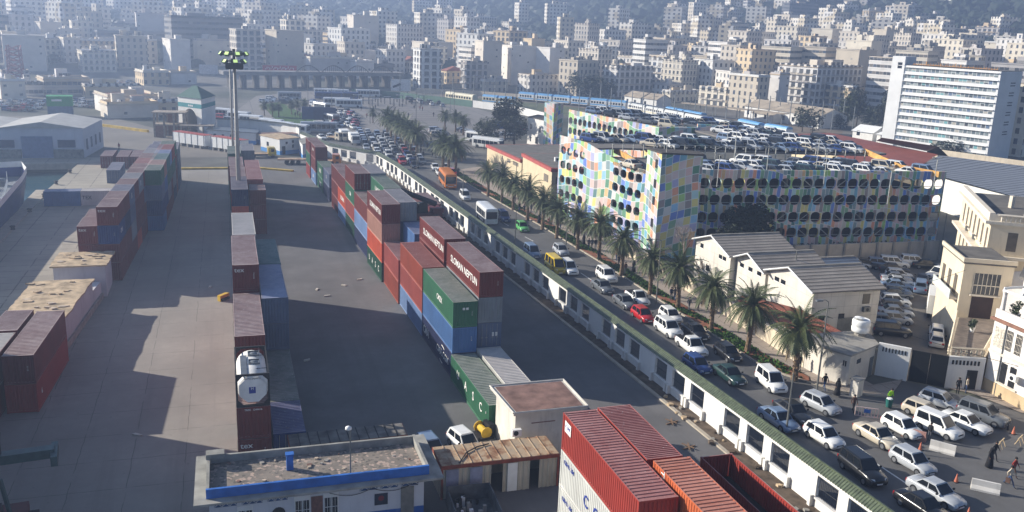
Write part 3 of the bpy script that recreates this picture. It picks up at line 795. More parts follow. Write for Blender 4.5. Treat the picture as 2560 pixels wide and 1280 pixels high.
# ---------------------------------------------------------------- container workshop with rusty roof
def workshop(x0, y0, L, W_, H_, lab, rz, grey):
    s = thing('container_workshop', lab, 'workshop', (x0, y0, 0), rz)
    c = stucco('workshop', (190, 182, 164), .5)
    n = 12; w = L/n
    m = MB()
    m.box(0, W_-.05, 0, L, W_, H_-.25); m.box(0, .05, 0, .06, W_-.05, H_-.25); m.box(L-.06, .05, 0, L, W_-.05, H_-.25)
    holes = [] if grey else [(5, 6), (9, 9.8)]
    edges = [0]
    for a, b in holes: edges += [a*L/12, (b+.2)*L/12]
    edges.append(L)
    for a, b in zip(edges[::2], edges[1::2]):
        for (p, dp), (q, dq) in zip(*(lambda k: (k, k[1:]))(corr(a, b, .42, .05))): m.quad((p, .06-dp, 0), (q, .06-dq, 0), (q, .06-dq, H_-.25), (p, .06-dp, H_-.25))
    m.build('wall', c, s)
    m = MB(); m.box(-.05, -.06, H_-.27, L+.05, .05, H_); m.box(-.05, W_-.05, H_-.27, L+.05, W_+.06, H_); m.box(-.05, .05, H_-.27, 0, W_-.05, H_); m.box(L, .05, H_-.27, L+.05, W_-.05, H_)
    m.box(-.05, -.05, 0, .1, .05, H_-.27); m.box(L-.1, -.05, 0, L+.05, .05, H_-.27)
    m.build('frame', plain('rust_red_beam', (130, 62, 42), .8, 0, .3, 1.5), s)
    r = MB(); r.box(0, 0, H_-.03, L, W_, H_+.03); ro = r.build('roof', M_RUST if not grey else plain('grey_sheet', (110, 106, 100), .8, 0, .4, .9), s)
    for i in range(1, n): MB().box(i*w-.03, .0, H_+.03, i*w+.03, W_, H_+.08).build('roof_rib', M_STEEL if grey else M_RUST, ro)
    if not grey:
        for i, (a, b, c_) in enumerate(((.02, .13, 'p'), (.22, .33, 'p'), (.54, .63, 'w'))):
            MB().box(a*L+.15, -.02, .06, b*L+.1, .0, H_-.35).build('door', plain('lilac_door', (140, 144, 166), .7, 0, .2) if c_ == 'p' else WHITEP, s)
        MB().box(4.8, .5, .1, 5.5, .55, 2.0).build('inner_shelf', M_STEEL, s)
    return s
w1 = workshop(13.8, 57.35, 8.95, 3.05, 2.68, 'row of old white lockers under a rusty ribbed roof', 0.0, False)
m = MB(); m.tube([(1.3, .1, 2.76), (1.9, 1.0, 2.78), (2.2, 1.5, 2.8), (3.2, 2.2, 2.8), (4.2, 2.5, 2.8)], .05, 5); o = m.build('cable', BLACK, w1)
w2 = workshop(3.6, 63.0, 8.8, 2.1, 2.55, 'low shed with patched grey and rust roof behind the blue-edged office', 0.02, True)

# ---------------------------------------------------------------- blue and white office
of = thing('port_office', 'low white and blue office with a rubble-strewn flat roof and blue parapet', 'office building', (0, 0, 0))
M_OFF = stucco('office', (206, 208, 212), .2, (36, 92, 164), 1.15)
M_BLUE = plain('blue_paint', (42, 104, 182), .7, 0, .18, 1.1)
m = MB(); m.box(-2.0, 55.0, 0, 12.0, 59.4, 3.55); m.build('wall', M_OFF, of)
m = MB(); m.box(-2.9, 54.1, 3.45, 13.2, 60.9, 3.6); m.build('canopy_slab', plain('grey_slab', (152, 150, 142), .9, 0, .25, .8), of)
m = MB(); m.box(-2.15, 54.75, 3.61, 12.3, 54.95, 4.25); m.build('parapet', M_BLUE, of)
m = MB(); m.box(-2.15, 54.96, 3.61, -1.95, 59.7, 4.2); m.box(12.1, 54.96, 3.61, 12.3, 59.8, 4.2); m.box(-1.94, 59.5, 3.61, 12.09, 59.7, 4.2); m.box(-2.2, 59.0, 4.2, -1.0, 59.75, 4.55)
m.build('side_parapet', plain('grey_slab', (152, 150, 142)), of)
def rubble_mat():
    t = NT('roof_rubble'); p = t.pos()
    v = t.n('ShaderNodeTexVoronoi'); t.l(p, v.inputs['Vector']); v.inputs['Scale'].default_value = 5.0
    a = t.noise(p, .7, 5, .6); cell = t.sep(v.outputs['Color'])[0]
    col = t.mix(t.rng(a, .3, .7), (.16, .14, .12), (.27, .23, .19))
    col = t.mix(t.rng(cell, .8, .9, 0, .8), col, (.48, .36, .29)); col = t.mix(t.rng(cell, .2, .1, 0, .7), col, (.09, .085, .075))
    return t.out(col, .95, 0, .2)
m = MB(); m.box(-1.94, 54.96, 3.6, 12.09, 59.49, 3.66); m.build('roof', rubble_mat(), of)
rr = random.Random(11)
for i in range(26):
    m = MB(); x, y, w_ = rr.uniform(-1.3, 11.6), rr.uniform(55.2, 59.2), rr.uniform(.06, .2); a = rr.random()*3
    m.prism([(x+w_*cos(a+q)*rr.uniform(.6, 1.2), y+w_*sin(a+q)*rr.uniform(.6, 1.2)) for q in (0, 1.4, 2.6, 4.1, 5.3)], 3.66, 3.66+rr.uniform(.04, .12)); m.build('rubble_piece', [plain('pale_rubble', (190, 172, 150)), M_ROOFB, CONC][i % 3], of)
m = MB(); m.box(3.0, 57.3, 3.66, 3.45, 57.7, 4.75); m.box(2.95, 57.25, 4.75, 3.5, 57.75, 4.85); m.build('chimney', M_BLUE, of)
def vent_block(x0, x1):
    v = MB().box(x0, 54.97, 2.8, x1, 54.995, 3.3).build('vent_block', plain('vent_blue', (40, 74, 120)), of)
    n = int((x1-x0)/.42); w = (x1-x0)/n
    g_ = MB()
    for i in range(n):
        a = x0+i*w
        g_.box(a+.02, 54.95, 2.82, a+.05, 54.97, 3.28); g_.tube([(a+.05, 54.955, 2.85), (a+w, 54.955, 3.25)], .02, 4); g_.tube([(a+.05, 54.955, 3.25), (a+w, 54.955, 2.85)], .02, 4); g_.lathe([(.08, 0), (.08, .02)], 6, 0, (0, 0, 0)) if False else None
    g_.build('lattice', M_OFF, v)
for a, b in ((-1.7, -.3), (.0, 1.3), (1.6, 2.9), (7.6, 8.8), (9.0, 10.2), (10.4, 11.6)): vent_block(a, b)
def office_window(x0, x1, z0, z1, bars=5):
    w_ = MB().box(x0, 54.96, z0, x1, 54.99, z1).build('window', WHITEP, of)
    MB().box(x0+.06, 54.945, z0+.06, (x0+x1)/2-.03, 54.962, z1-.35).build('pane', GLASS, w_); MB().box((x0+x1)/2+.03, 54.945, z0+.06, x1-.06, 54.962, z1-.35).build('pane', GLASS, w_)
    b = MB()
    for i in range(bars+1):
        x = x0+.08+(x1-x0-.16)*i/bars; b.box(x-.01, 54.9, z0, x+.01, 54.92, z1)
    b.box(x0, 54.9, (z0+z1)/2, x1, 54.92, (z0+z1)/2+.03); b.build('bars', WHITEP, w_)
office_window(-.3, .7, 1.2, 2.7); office_window(3.3, 4.35, .9, 2.95); office_window(5.2, 6.2, .9, 2.95); 
w_ = MB().box(8.6, 54.96, 1.6, 9.5, 54.99, 2.45).build('window', plain('night_pane', (40, 48, 66), .3), of)
MB().lathe([(.2, 0), (.2, .01)], 16).build('round_sign', plain('dull_red', (120, 40, 50)), w_, (9.05, 54.955, 2.1)).rotation_euler = (pi/2, 0, 0)
MB().box(4.4, 54.95, .1, 5.15, 54.985, 2.8).build('door', plain('brown_slats', (120, 82, 70), .8, 0, .3, 3), of)
MB().box(10.4, 54.95, .3, 11.3, 54.99, 2.75).build('render_patch', plain('grey_render', (128, 126, 118), .9, 0, .2), of)
m = MB(); m.lathe([(.42, 0), (.42, .02)], 20); m.build('round_hole', BLACK, of, (2.3, 54.98, 1.9)).rotation_euler = (pi/2, 0, 0)
m = MB(); m.tube([(5.6+i*.35, 54.9, 2.95-.35*sin(pi*(i % 8)/8)) for i in range(18)], .02, 4); m.build('cable', BLACK, of)
lp_ = thing('lamp_pole', 'thin white pole with a lamp standing on the office roof', 'lamp pole', (7.05, 55.4, 3.66))
MB().tube([(0, 0, 0), (0, 0, 3.6)], .045, 6).build('pole', METAL, lp_); MB().lathe([(.1, 0), (.22, .05), (.2, .2), (.06, .28)], 10, 0, (-.12, 0, 3.5)).build('lamp', WHITEP, lp_, smooth=True)

# ---------------------------------------------------------------- cracked-roof huts on the left
h1 = thing('quay_hut', 'pale hut with a broken tan roof beside the left container row', 'hut')
m = MB(); m.box(-20.0, 112.7, 0, -14.4, 118.6, 3.85); m.build('wall', stucco('huts', (196, 194, 196), .25), h1)
def crumbly(poly, z, th, seed):
    """slab with a ragged outline"""
    rr = random.Random(seed); out = []
    for (x0, y0), (x1, y1) in zip(poly, poly[1:]+poly[:1]):
        n = max(2, int(hypot(x1-x0, y1-y0)/.6))
        for i in range(n):
            f = i/n; j = .0 if i == 0 else rr.uniform(-.14, .08)
            out.append((x0+(x1-x0)*f+j, y0+(y1-y0)*f+j))
    return MB().prism(out, z, z+th)
def pieces(h, x0, x1, y0, y1, z, n, seed):
    rr = random.Random(seed)
    for i in range(n):
        x, y, w_ = rr.uniform(x0, x1), rr.uniform(y0, y1), rr.uniform(.25, .8); a = rr.random()*3
        MB().prism([(x+w_*cos(a+q)*rr.uniform(.5, 1.2), y+w_*.6*sin(a+q)*rr.uniform(.5, 1.2)) for q in (0, 1.3, 2.5, 4.0, 5.2)], z, z+rr.uniform(.05, .16)).build('roof_flake', M_ROOFC if i % 3 else plain('pale_rubble', (190, 172, 150)), h)
crumbly([(-20.3, 112.3), (-14.1, 112.3), (-13.9, 118.9), (-20.2, 119.2)], 3.87, .16, 1).build('roof', M_ROOFC, h1)
pieces(h1, -19.8, -14.6, 112.8, 118.5, 4.04, 12, 5)
h2 = thing('quay_hut', 'long pale hut with a flaking tan roof, beside the maroon containers', 'hut')
m = MB(); m.prism([(-22, 92.3), (-16.5, 92.3), (-15.3, 108.2), (-21.2, 108.2)], 0, 3.3); m.prism([(-18, 108.21), (-15.3, 108.21), (-14.9, 112.0), (-18, 112.0)], 0, 2.1)
m.build('wall', stucco('huts', (196, 194, 196)), h2)
m = MB(); m.prism([(-16.45, 92.3), (-16.3, 92.3), (-14.7, 112.0), (-14.9, 112.0)], 0, .7); m.build('plinth', CONC, h2)
crumbly([(-22.2, 91.95), (-16.25, 91.95), (-15.05, 108.5), (-21.4, 108.5)], 3.31, .15, 2).build('roof', M_ROOFC, h2)
pieces(h2, -21.3, -16.8, 92.6, 107.8, 3.47, 26, 9)

# ---------------------------------------------------------------- lighting masts
def mast(x, y, Hm, lab, lit, r0=.42, r1=.22):
    t = thing('lighting_mast', lab, 'lighting mast', (x, y, 0), 0, 'tall lighting masts')
    MB().tube([(0, 0, 0), (0, 0, Hm*.5), (0, 0, Hm-1.5)], [r0, (r0+r1)/2, r1], 12).build('pole', plain('mast_paint', (168, 162, 152), .6, 0, .1), t, smooth=True)
    MB().lathe([(.7, 0), (.7, .25)], 14).build('base', CONC, t)
    if not lit: return t
    p = MB(); p.box(-1.3, -1.0, Hm-1.6, 1.3, 1.0, Hm-1.5)
    for x0, y0, x1, y1 in ((-1.3, -1.02, 1.3, -.98), (-1.3, .98, 1.3, 1.02), (-1.32, -1, -1.28, 1), (1.28, -1, 1.32, 1)): p.box(x0, y0, Hm-1.5, x1, y1, Hm-.75)
    p.build('platform', DMETAL, t)
    f = MB()
    for k in range(2):
        R_ = 1.9-.35*k; z = Hm+.75-k*1.15
        for j in range(16):
            a, b = 2*pi*j/16, 2*pi*(j+1)/16; f.tube([(R_*cos(a), R_*sin(a), z), (R_*cos(b), R_*sin(b), z)], .05, 4, cap=False)
    f.tube([(0, 0, Hm-1.5), (0, 0, Hm+1.4)], .2, 8)
    for j in range(4): a = pi/4+pi/2*j; f.tube([(0, 0, Hm+.75), (1.9*cos(a), 1.9*sin(a), Hm+.75)], .04, 4)
    f.build('lamp_ring', DMETAL, t)
    t_ = NT('floodlight_glass'); t_.out((.55, .75, .25, 1), .15); t_.b.inputs['Emission Color'].default_value = (.75, 1, .35, 1); t_.b.inputs['Emission Strength'].default_value = .35
    for k in range(2):
        R_ = 2.0-.35*k; z = Hm+.75-k*1.15
        for j in range(8 if k == 0 else 6):
            a = 2*pi*(j+.35*k)/(8 if k == 0 else 6)+.25
            fl = MB().box(-.34, -.12, -.3, .34, .3, .3).build('floodlight', plain('lamp_green', (30, 62, 54), .5), t)
            fl.location = (R_*cos(a), R_*sin(a), z); fl.rotation_euler = (radians(-38), 0, a-pi/2+pi)
            MB().box(-.3, -.14, -.26, .3, -.125, .26).build('lens', t_.mat, fl)
    return t
mast(1.5, 147.4, 26.6, 'tall concrete floodlight mast rising between the container files', True)
mast(1.3, 227.5, 24.0, 'slimmer grey-blue mast farther back, beyond the yellow kerb', False, .3, .2)

# ---------------------------------------------------------------- dock warehouse
wh = thing('dock_warehouse', 'long grey-white warehouse with two low gables beside the basin', 'warehouse')
M_WH = stucco('warehouse', (196, 200, 206), .18)
m = MB(); m.prism([(-75, 223), (-30.9, 222.6), (-28.9, 240.5), (-75, 243)], 0, 6.7); m.build('wall', M_WH, wh)
for (xa, xb) in ((-48.2, -30.6), (-70, -48.2)):
    r = MB(); xm = (xa+xb)/2; z0, z1 = 6.72, 8.1; e = .3
    r.add([(xa, 222.3, z0), (xm, 222.3, z1), (xb, 222.3, z0), (xa+1.5, 242, z0), (xm+1.5, 242, z1), (xb+1.8, 241, z0)], [(0, 1, 4, 3), (1, 2, 5, 4), (0, 2, 1), (3, 4, 5)])
    r.build('roof', plain('pale_sheet', (178, 176, 170), .7, 0, .12, .4), wh)
for a, b, z0, z1, nm, c in ((-43.5, -37.2, .1, 4.9, 'door', (104, 122, 152)), (-48.8, -44.9, 2.4, 4.1, 'window', (62, 76, 100)), (-36.2, -32.6, 2.4, 4.1, 'window', (62, 76, 100)), (-55, -51.4, 2.4, 4.1, 'window', (62, 76, 100))):
    MB().box(a, 222.5, z0, b, 222.64, z1).build(nm, plain('wh_'+nm, c, .6, 0, .12), wh)
for i in range(4):
    f = .12+i*.22; x, y = -30.9+2.0*f, 222.6+17.9*f; w_ = MB().box(-.02, 0, 1.6, .08, 1.3, 4.0).build('window', plain('wh_window', (62, 76, 100)), wh, (x, y, 0)); w_.rotation_euler = (0, 0, -.11)
m = MB(); m.box(-56, 222.3, 0, -43.6, 222.55, 2.0); m.box(-37.1, 222.3, 0, -31, 222.55, 2.0); m.build('plinth', plain('stained_plinth', (130, 132, 128), .9, 0, .3), wh)

# ---------------------------------------------------------------- port gateway with green pyramid roof
gt = thing('port_gateway', 'white square gateway tower with an arch, teal band and green pyramid roof', 'gateway')
A_, B_, C_ = G(449, 334), G(507, 343), G(541, 330)
D_ = A_+C_-B_
ex = (A_-B_); ey = (C_-B_); Lx, Ly = ex.length, ey.length
gt.location = (B_.x, B_.y, 0); ang = atan2(ex.y, ex.x)
ux, uy = ex/Lx, ey/Ly
def gp_(u, v, z): p = ux*u+uy*v; return (p.x, p.y, z)
def gbox(u0, v0, z0, u1, v1, z1, mb, mi=0):
    mb.prism([gp_(u0, v0, 0)[:2], gp_(u1, v0, 0)[:2], gp_(u1, v1, 0)[:2], gp_(u0, v1, 0)[:2]], z0, z1, mi)
Hw = 10.2; m = MB()
ac_, aw, az0 = Lx*.5, Lx*.29, 4.0
n = 14; arc_ = [(ac_-aw, 0)]+[(ac_-aw*cos(pi*i/n), az0+3.3*sin(pi*i/n)) for i in range(n+1)]+[(ac_+aw, 0)]
# front face as strips either side of and above the arch
for (u0, z0), (u1, z1) in zip(arc_[1:], arc_[2:]):
    if u1-u0 > 1e-4: m.add([gp_(u0, 0, z0), gp_(u1, 0, z1), gp_(u1, 0, Hw), gp_(u0, 0, Hw)], [(0, 3, 2, 1)]); m.add([gp_(u0, 0, z0), gp_(u1, 0, z1), gp_(u1, Ly*.3, z1), gp_(u0, Ly*.3, z0)], [(0, 1, 2, 3)])
gbox(0, 0, 0, ac_-aw, Ly*.3, Hw, m); gbox(ac_+aw, 0, 0, Lx, Ly*.3, Hw, m)
gbox(0, Ly*.301, 0, Lx*.2, Ly, Hw, m); gbox(Lx*.8, Ly*.301, 0, Lx, Ly, Hw, m); gbox(Lx*.201, Ly*.301, az0+3.4, Lx*.799, Ly, Hw, m); gbox(Lx*.201, Ly*.9, 0, Lx*.799, Ly, az0+3.39, m)
m.build('wall', M_WALLW, gt)
m = MB(); gbox(-.04, -.04, 7.6, Lx+.04, Ly+.04, 8.75, m); bd = m.build('teal_band', plain('teal_band', (44, 128, 132), .7), gt)
for k in range(5):
    o = MB(); o.box(0, 0, 0, .28, .02, .5-.1*(k % 2)); q = o.build('inscription', WHITEP, bd, gp_(Lx*.36+k*.42, -.08, 7.9)); q.rotation_euler = (0, 0, ang)
m = MB(); e = .35; z0, z1 = Hw+.02, 13.1
P_ = [gp_(-e, -e, z0), gp_(Lx+e, -e, z0), gp_(Lx+e, Ly+e, z0), gp_(-e, Ly+e, z0), gp_(Lx*.42, Ly*.45, z1), gp_(Lx*.6, Ly*.45, z1)]
m.add(P_, [(0, 4, 5, 1), (1, 5, 2), (2, 5, 4, 3), (3, 4, 0), (0, 1, 2, 3)]); m.build('roof', plain('green_roof', (44, 84, 74), .7, 0, .12, .4), gt)
# ruined frame house left of the gateway
hb = thing('ruined_house', 'roofless brick and concrete shell beside the port gateway', 'ruin', (-18.6, 258.5, 0), -.12)
m = MB()
for x in (0, 2.5, 5, 7.5):
    for y in (0, 4.5): m.box(x, y, 0, x+.45, y+.45, 6.4)
m.box(0, 0, 3.2, 8, 5, 3.5); m.box(-.3, -.3, 6.4, 8.3, 5.3, 6.7); m.build('frame', plain('raw_concrete', (150, 138, 124), .9, 0, .25), hb)
m = MB(); m.box(.45, 4.6, 0, 7.5, 4.8, 3.2); m.box(2.9, 4.6, 3.5, 5, 4.8, 6.3); m.box(.46, .1, 0, 2.49, .3, 3.1); m.build('wall', plain('brick_infill', (134, 100, 84), .9, 0, .2, 3), hb)
pav = thing('gate_canopy', 'open columned porch on a dark base in front of the gateway arch', 'porch', (-11.6, 253.0, 0), -.1)
m = MB()
for x in (0, 2.2, 5.5, 7.8): m.box(x, 0, 1.2, x+.35, .35, 3.6)
m.box(-.2, -.2, 3.6, 8.4, 2.6, 3.9); m.build('columns', plain('raw_concrete', (150, 138, 124)), pav)
MB().box(-.4, -.3, 0, 8.5, 2.5, 1.2).build('base', plain('dark_brick', (84, 66, 60), .9, 0, .3, 2), pav)

# ---------------------------------------------------------------- sheds at the head of the yard
def shed(name, lab, cat, pts, H_, roofc, band=None, wins=(), rise=.5, M_=None):
    """gable-free box on four picture points (near-left, near, near-right ...) with openings on its two near faces"""
    a, b, c = [Vector((p[0], p[1], 0)) for p in pts]; d = a+c-b
    t = thing(name, lab, cat, (b.x, b.y, 0))
    L_ = [(v-b) for v in (b, c, d, a)]
    MB().prism([(v.x, v.y) for v in L_], 0, H_).build('wall', M_ or stucco('shed', (212, 212, 210), .15, (70, 130, 190) if band else None, band or 0), t)
    cen = (L_[0]+L_[2])/2; R_ = [cen+(v-cen)*1.06 for v in L_]
    m = MB(); m.prism([(v.x, v.y) for v in R_], H_, H_+.18); m.build('roof', roofc, t)
    for side, f, z0, w_, hh, nm in wins:
        e = (a-b) if side == 0 else (c-b); L = e.length; u = e/L; nrm = Vector((u.y, -u.x, 0))
        if nrm.dot(b) > 0: nrm = -nrm
        p = u*(L*f)
        o = MB().box(-w_/2, -.03, z0, w_/2, .03, z0+hh).build(nm, GLASS if nm == 'window' else M_STEEL, t, (p.x+nrm.x*.02, p.y+nrm.y*.02, 0))
        o.rotation_euler = (0, 0, atan2(u.y, u.x))
    return t
g2 = lambda x, y: tuple(G(x, y))[:2]
shed('yard_building', 'white building with a pale blue base band at the head of the yard', 'building', [g2(652, 376), g2(700, 388), g2(748, 383)], 3.8, M_ROOFC, 1.0,
     [(0, .62, 1.6, .9, 1, 'window'), (1, .2, .1, .9, 2, 'door'), (1, .35, 2.6, .6, .5, 'window'), (1, .68, 1.5, .6, .8, 'window'), (1, .68, 2.7, .6, .7, 'window')])
shed('guard_hut', 'small narrow white and blue hut beside the tall far containers', 'hut', [g2(748, 385), g2(757, 398), g2(777, 390)], 3.4, CONC, .9, [(0, .5, 1.3, .5, 1.2, 'window')])
shed('long_shed', 'long low white shed with small windows behind the slim mast', 'shed', [g2(520, 353), g2(640, 362), g2(646, 352)], 3.0, METAL, None, [(0, .85, 1.3, .7, .8, 'window'), (0, .68, 1.3, .7, .8, 'window'), (0, .5, .1, .9, 2.1, 'door')])
shed('long_shed', 'low shed with a brown sheet roof between the mast and the blue-based building', 'shed', [g2(640, 358), g2(662, 362), g2(750, 360)], 2.6, M_ROOFB)
# curved white boundary wall behind them
bw = thing('boundary_wall', 'plain white wall with dark coping curving behind the yard sheds', 'wall')
bp = [(-2.5, 262), (6, 260), (14, 252), (17.5, 246.5), (18.2, 244)]
m = MB(); c_ = MB()
for (x0, y0), (x1, y1) in zip(bp, bp[1:]):
    m.prism([(x0, y0), (x1, y1), (x1+.3, y1+.3), (x0+.1, y0+.4)], 0, 4.6); c_.prism([(x0-.3, y0-.3), (x1-.3, y1-.3), (x1+.6, y1+.6), (x0+.5, y0+.7)], 4.6, 4.8)
m.build('wall', M_WALLW, bw); c_.build('coping', plain('dark_coping', (70, 76, 70)), bw)
# white crates (two long ribbed boxes on legs)
for (p, q, lab) in ((g2(433, 362), g2(513, 374), 'long white panelled box trailer nearer the gateway'), (g2(528, 375), g2(603, 387), 'long white panelled box trailer nearer the slim mast')):
    a = Vector((*p, 0)); b = Vector((*q, 0)); L = (b-a).length; t = thing('box_trailer', lab, 'trailer', (a.x, a.y, 0), atan2(b.y-a.y, b.x-a.x), 'white box trailers')
    MB().box(0, 0, .8, L, 2.4, 3.4).build('box', WHITEP, t); MB().box(-.05, -.05, 3.4, L+.05, 2.45, 3.5).build('lid', plain('red_edge', (160, 70, 60)), t)
    for i in range(6): MB().box(i*L/5.2, -.06, .8, i*L/5.2+.1, 0, 3.4).build('rib', METAL, t)
    for i in range(5): MB().box(.3+i*L/5, 0, 0, .8+i*L/5, 2.2, .8).build('leg', CONC, t)
# yellow barrier block and floor litter
yb = thing('yellow_block', 'yellow painted steel block beside the middle container row', 'barrier', (-1.5, 108.2, 0), .9)
m = MB(); m.prism([(0, 0), (1.7, 0), (1.6, .5), (.1, .5)], 0, .7); m.build('body', plain('yellow_steel', (206, 168, 36), .6, 0, .15), yb); MB().box(.1, -.25, .1, 1.4, -.01, .35).build('step', M_STEEL, yb)
wn = thing('yellow_winch', 'yellow and black machine drum beside the green lettered container', 'machine', (19.1, 66.6, 0), .2)
m = MB(); m.lathe([(.5, -.75), (.5, -.68), (.3, -.67), (.3, .67), (.5, .68), (.5, .75)], 10); o = m.build('drum', plain('yellow_steel', (206, 168, 36)), wn, (.4, 0, .62)); o.rotation_euler = (pi/2, 0, 0)
MB().box(-.3, -.8, 0, 1.1, .8, .22).build('frame', M_STEEL, wn); MB().box(.7, -.6, .2, 1.2, .6, 1.2).build('housing', BLACK, wn)
for i, (px, py) in enumerate(((810, 742), (793, 727), (868, 715), (905, 698), (524, 716), (330, 1088), (760, 905))):
    p = G(px, py); o = MB().prism([(0, 0), (.7, .1), (.8, .35), (.1, .3)], 0, .12).build('scrap_paper', plain('pale_litter', (190, 182, 168)), None, (p.x, p.y, .012), i*1.1)
    tag(o, 'pale scrap lying on the open yard between the container rows', 'litter', 'scraps on the yard floor')
rr = random.Random(4)
for i in range(34):
    y = rr.uniform(40, 72); x = wallx(y)-rr.uniform(.4, 1.9); w_ = rr.uniform(.12, .35)
    o = MB().prism([(w_*cos(q)*rr.uniform(.6, 1.2), w_*sin(q)*rr.uniform(.6, 1.2)) for q in (0, 1.2, 2.4, 3.7, 5)], 0, w_*.7).build('broken_stone', [CONC, M_ROOFC, M_DIRT][i % 3], None, (x, y, .09), rr.random()*6)
    tag(o, 'broken stone on the dirt strip at the foot of the white wall', 'stone', 'stones along the wall foot')
for px, py, lab in ((1680, 1058, 'splintered timber on the yard near the kerb'), (1722, 1120, 'broken plank lying across the yard kerb')):
    p = G(px, py); t = thing('timber_scrap', lab, 'timber', (p.x, p.y, .02))
    for k in range(3): MB().box(-.7+.1*k, -.05, .02+.05*k, .7, .05, .09+.05*k).build('plank', plain('old_wood', (120, 96, 74)), t, rz=k*.9+.3)
sk = thing('skip', 'rusty open skip full of junk in front of the white lockers', 'skip', (13.6, 49.5, 0), -.05)
m = MB(); m.box(0, 0, .2, 3.2, .08, 1.5); m.box(0, 7, .2, 3.2, 7.08, 1.5); m.box(0, .08, .2, .08, 7, 1.5); m.box(3.12, .08, .2, 3.2, 7, 1.5); m.box(.08, .08, .2, 3.12, 7, .3); m.build('body', plain('skip_grey', (96, 98, 100), .8, .2, .3), sk)
for i in range(26):
    x, y, w_ = rr.uniform(.5, 2.8), rr.uniform(3.5, 6.6), rr.uniform(.1, .3); MB().box(x, y, .4, x+w_, y+w_, .6+rr.random()*.5).build('junk', [M_STEEL, CONC, BLACK, WHITEP][i % 4], sk)
# ---------------------------------------------------------------- vehicles (front towards +y, wheels on z=0)
PAINTS = {k: paint_mat('car_'+k, c) for k, c in dict(white=(232, 232, 228), silver=(172, 176, 180), grey=(98, 102, 106), dark=(38, 40, 44), black=(18, 19, 22), red=(176, 24, 26), blue=(34, 62, 120),
    green=(96, 178, 98), dkgreen=(30, 58, 54), yellow=(216, 184, 24), beige=(196, 186, 166), steel=(112, 132, 158), orange=(222, 130, 40)).items()}
CREF = PAINTS['white']
LAMP = plain('lamp_lens', (210, 214, 214), .15, 0, .05, 3, .6); TAIL = plain('tail_lens', (150, 18, 20), .25, 0, .05, 3, .6)
SHAPES = {  # L, W, H, belt, hood: (rear deck y, rear roof y, front roof y, windscreen foot y) as fractions of L from the rear, rear deck height
 'sedan': (4.4, 1.70, 1.43, .90, (.16, .30, .56, .72), .95, 2), 'hatch': (3.8, 1.64, 1.48, .90, (.02, .10, .56, .74), .92, 2), 'suv': (4.35, 1.80, 1.72, 1.05, (.01, .06, .58, .74), 1.05, 3),
 'van': (4.1, 1.72, 1.82, 1.02, (.01, .03, .60, .78), 1.02, 2), 'minibus': (4.9, 1.80, 2.15, 1.05, (.005, .02, .74, .92), 1.05, 3), 'pickup': (4.9, 1.75, 1.66, .98, (.36, .40, .60, .74), .98, 2), 'cabpickup': (4.7, 1.68, 1.62, .95, (.46, .49, .60, .74), .95, 1)}
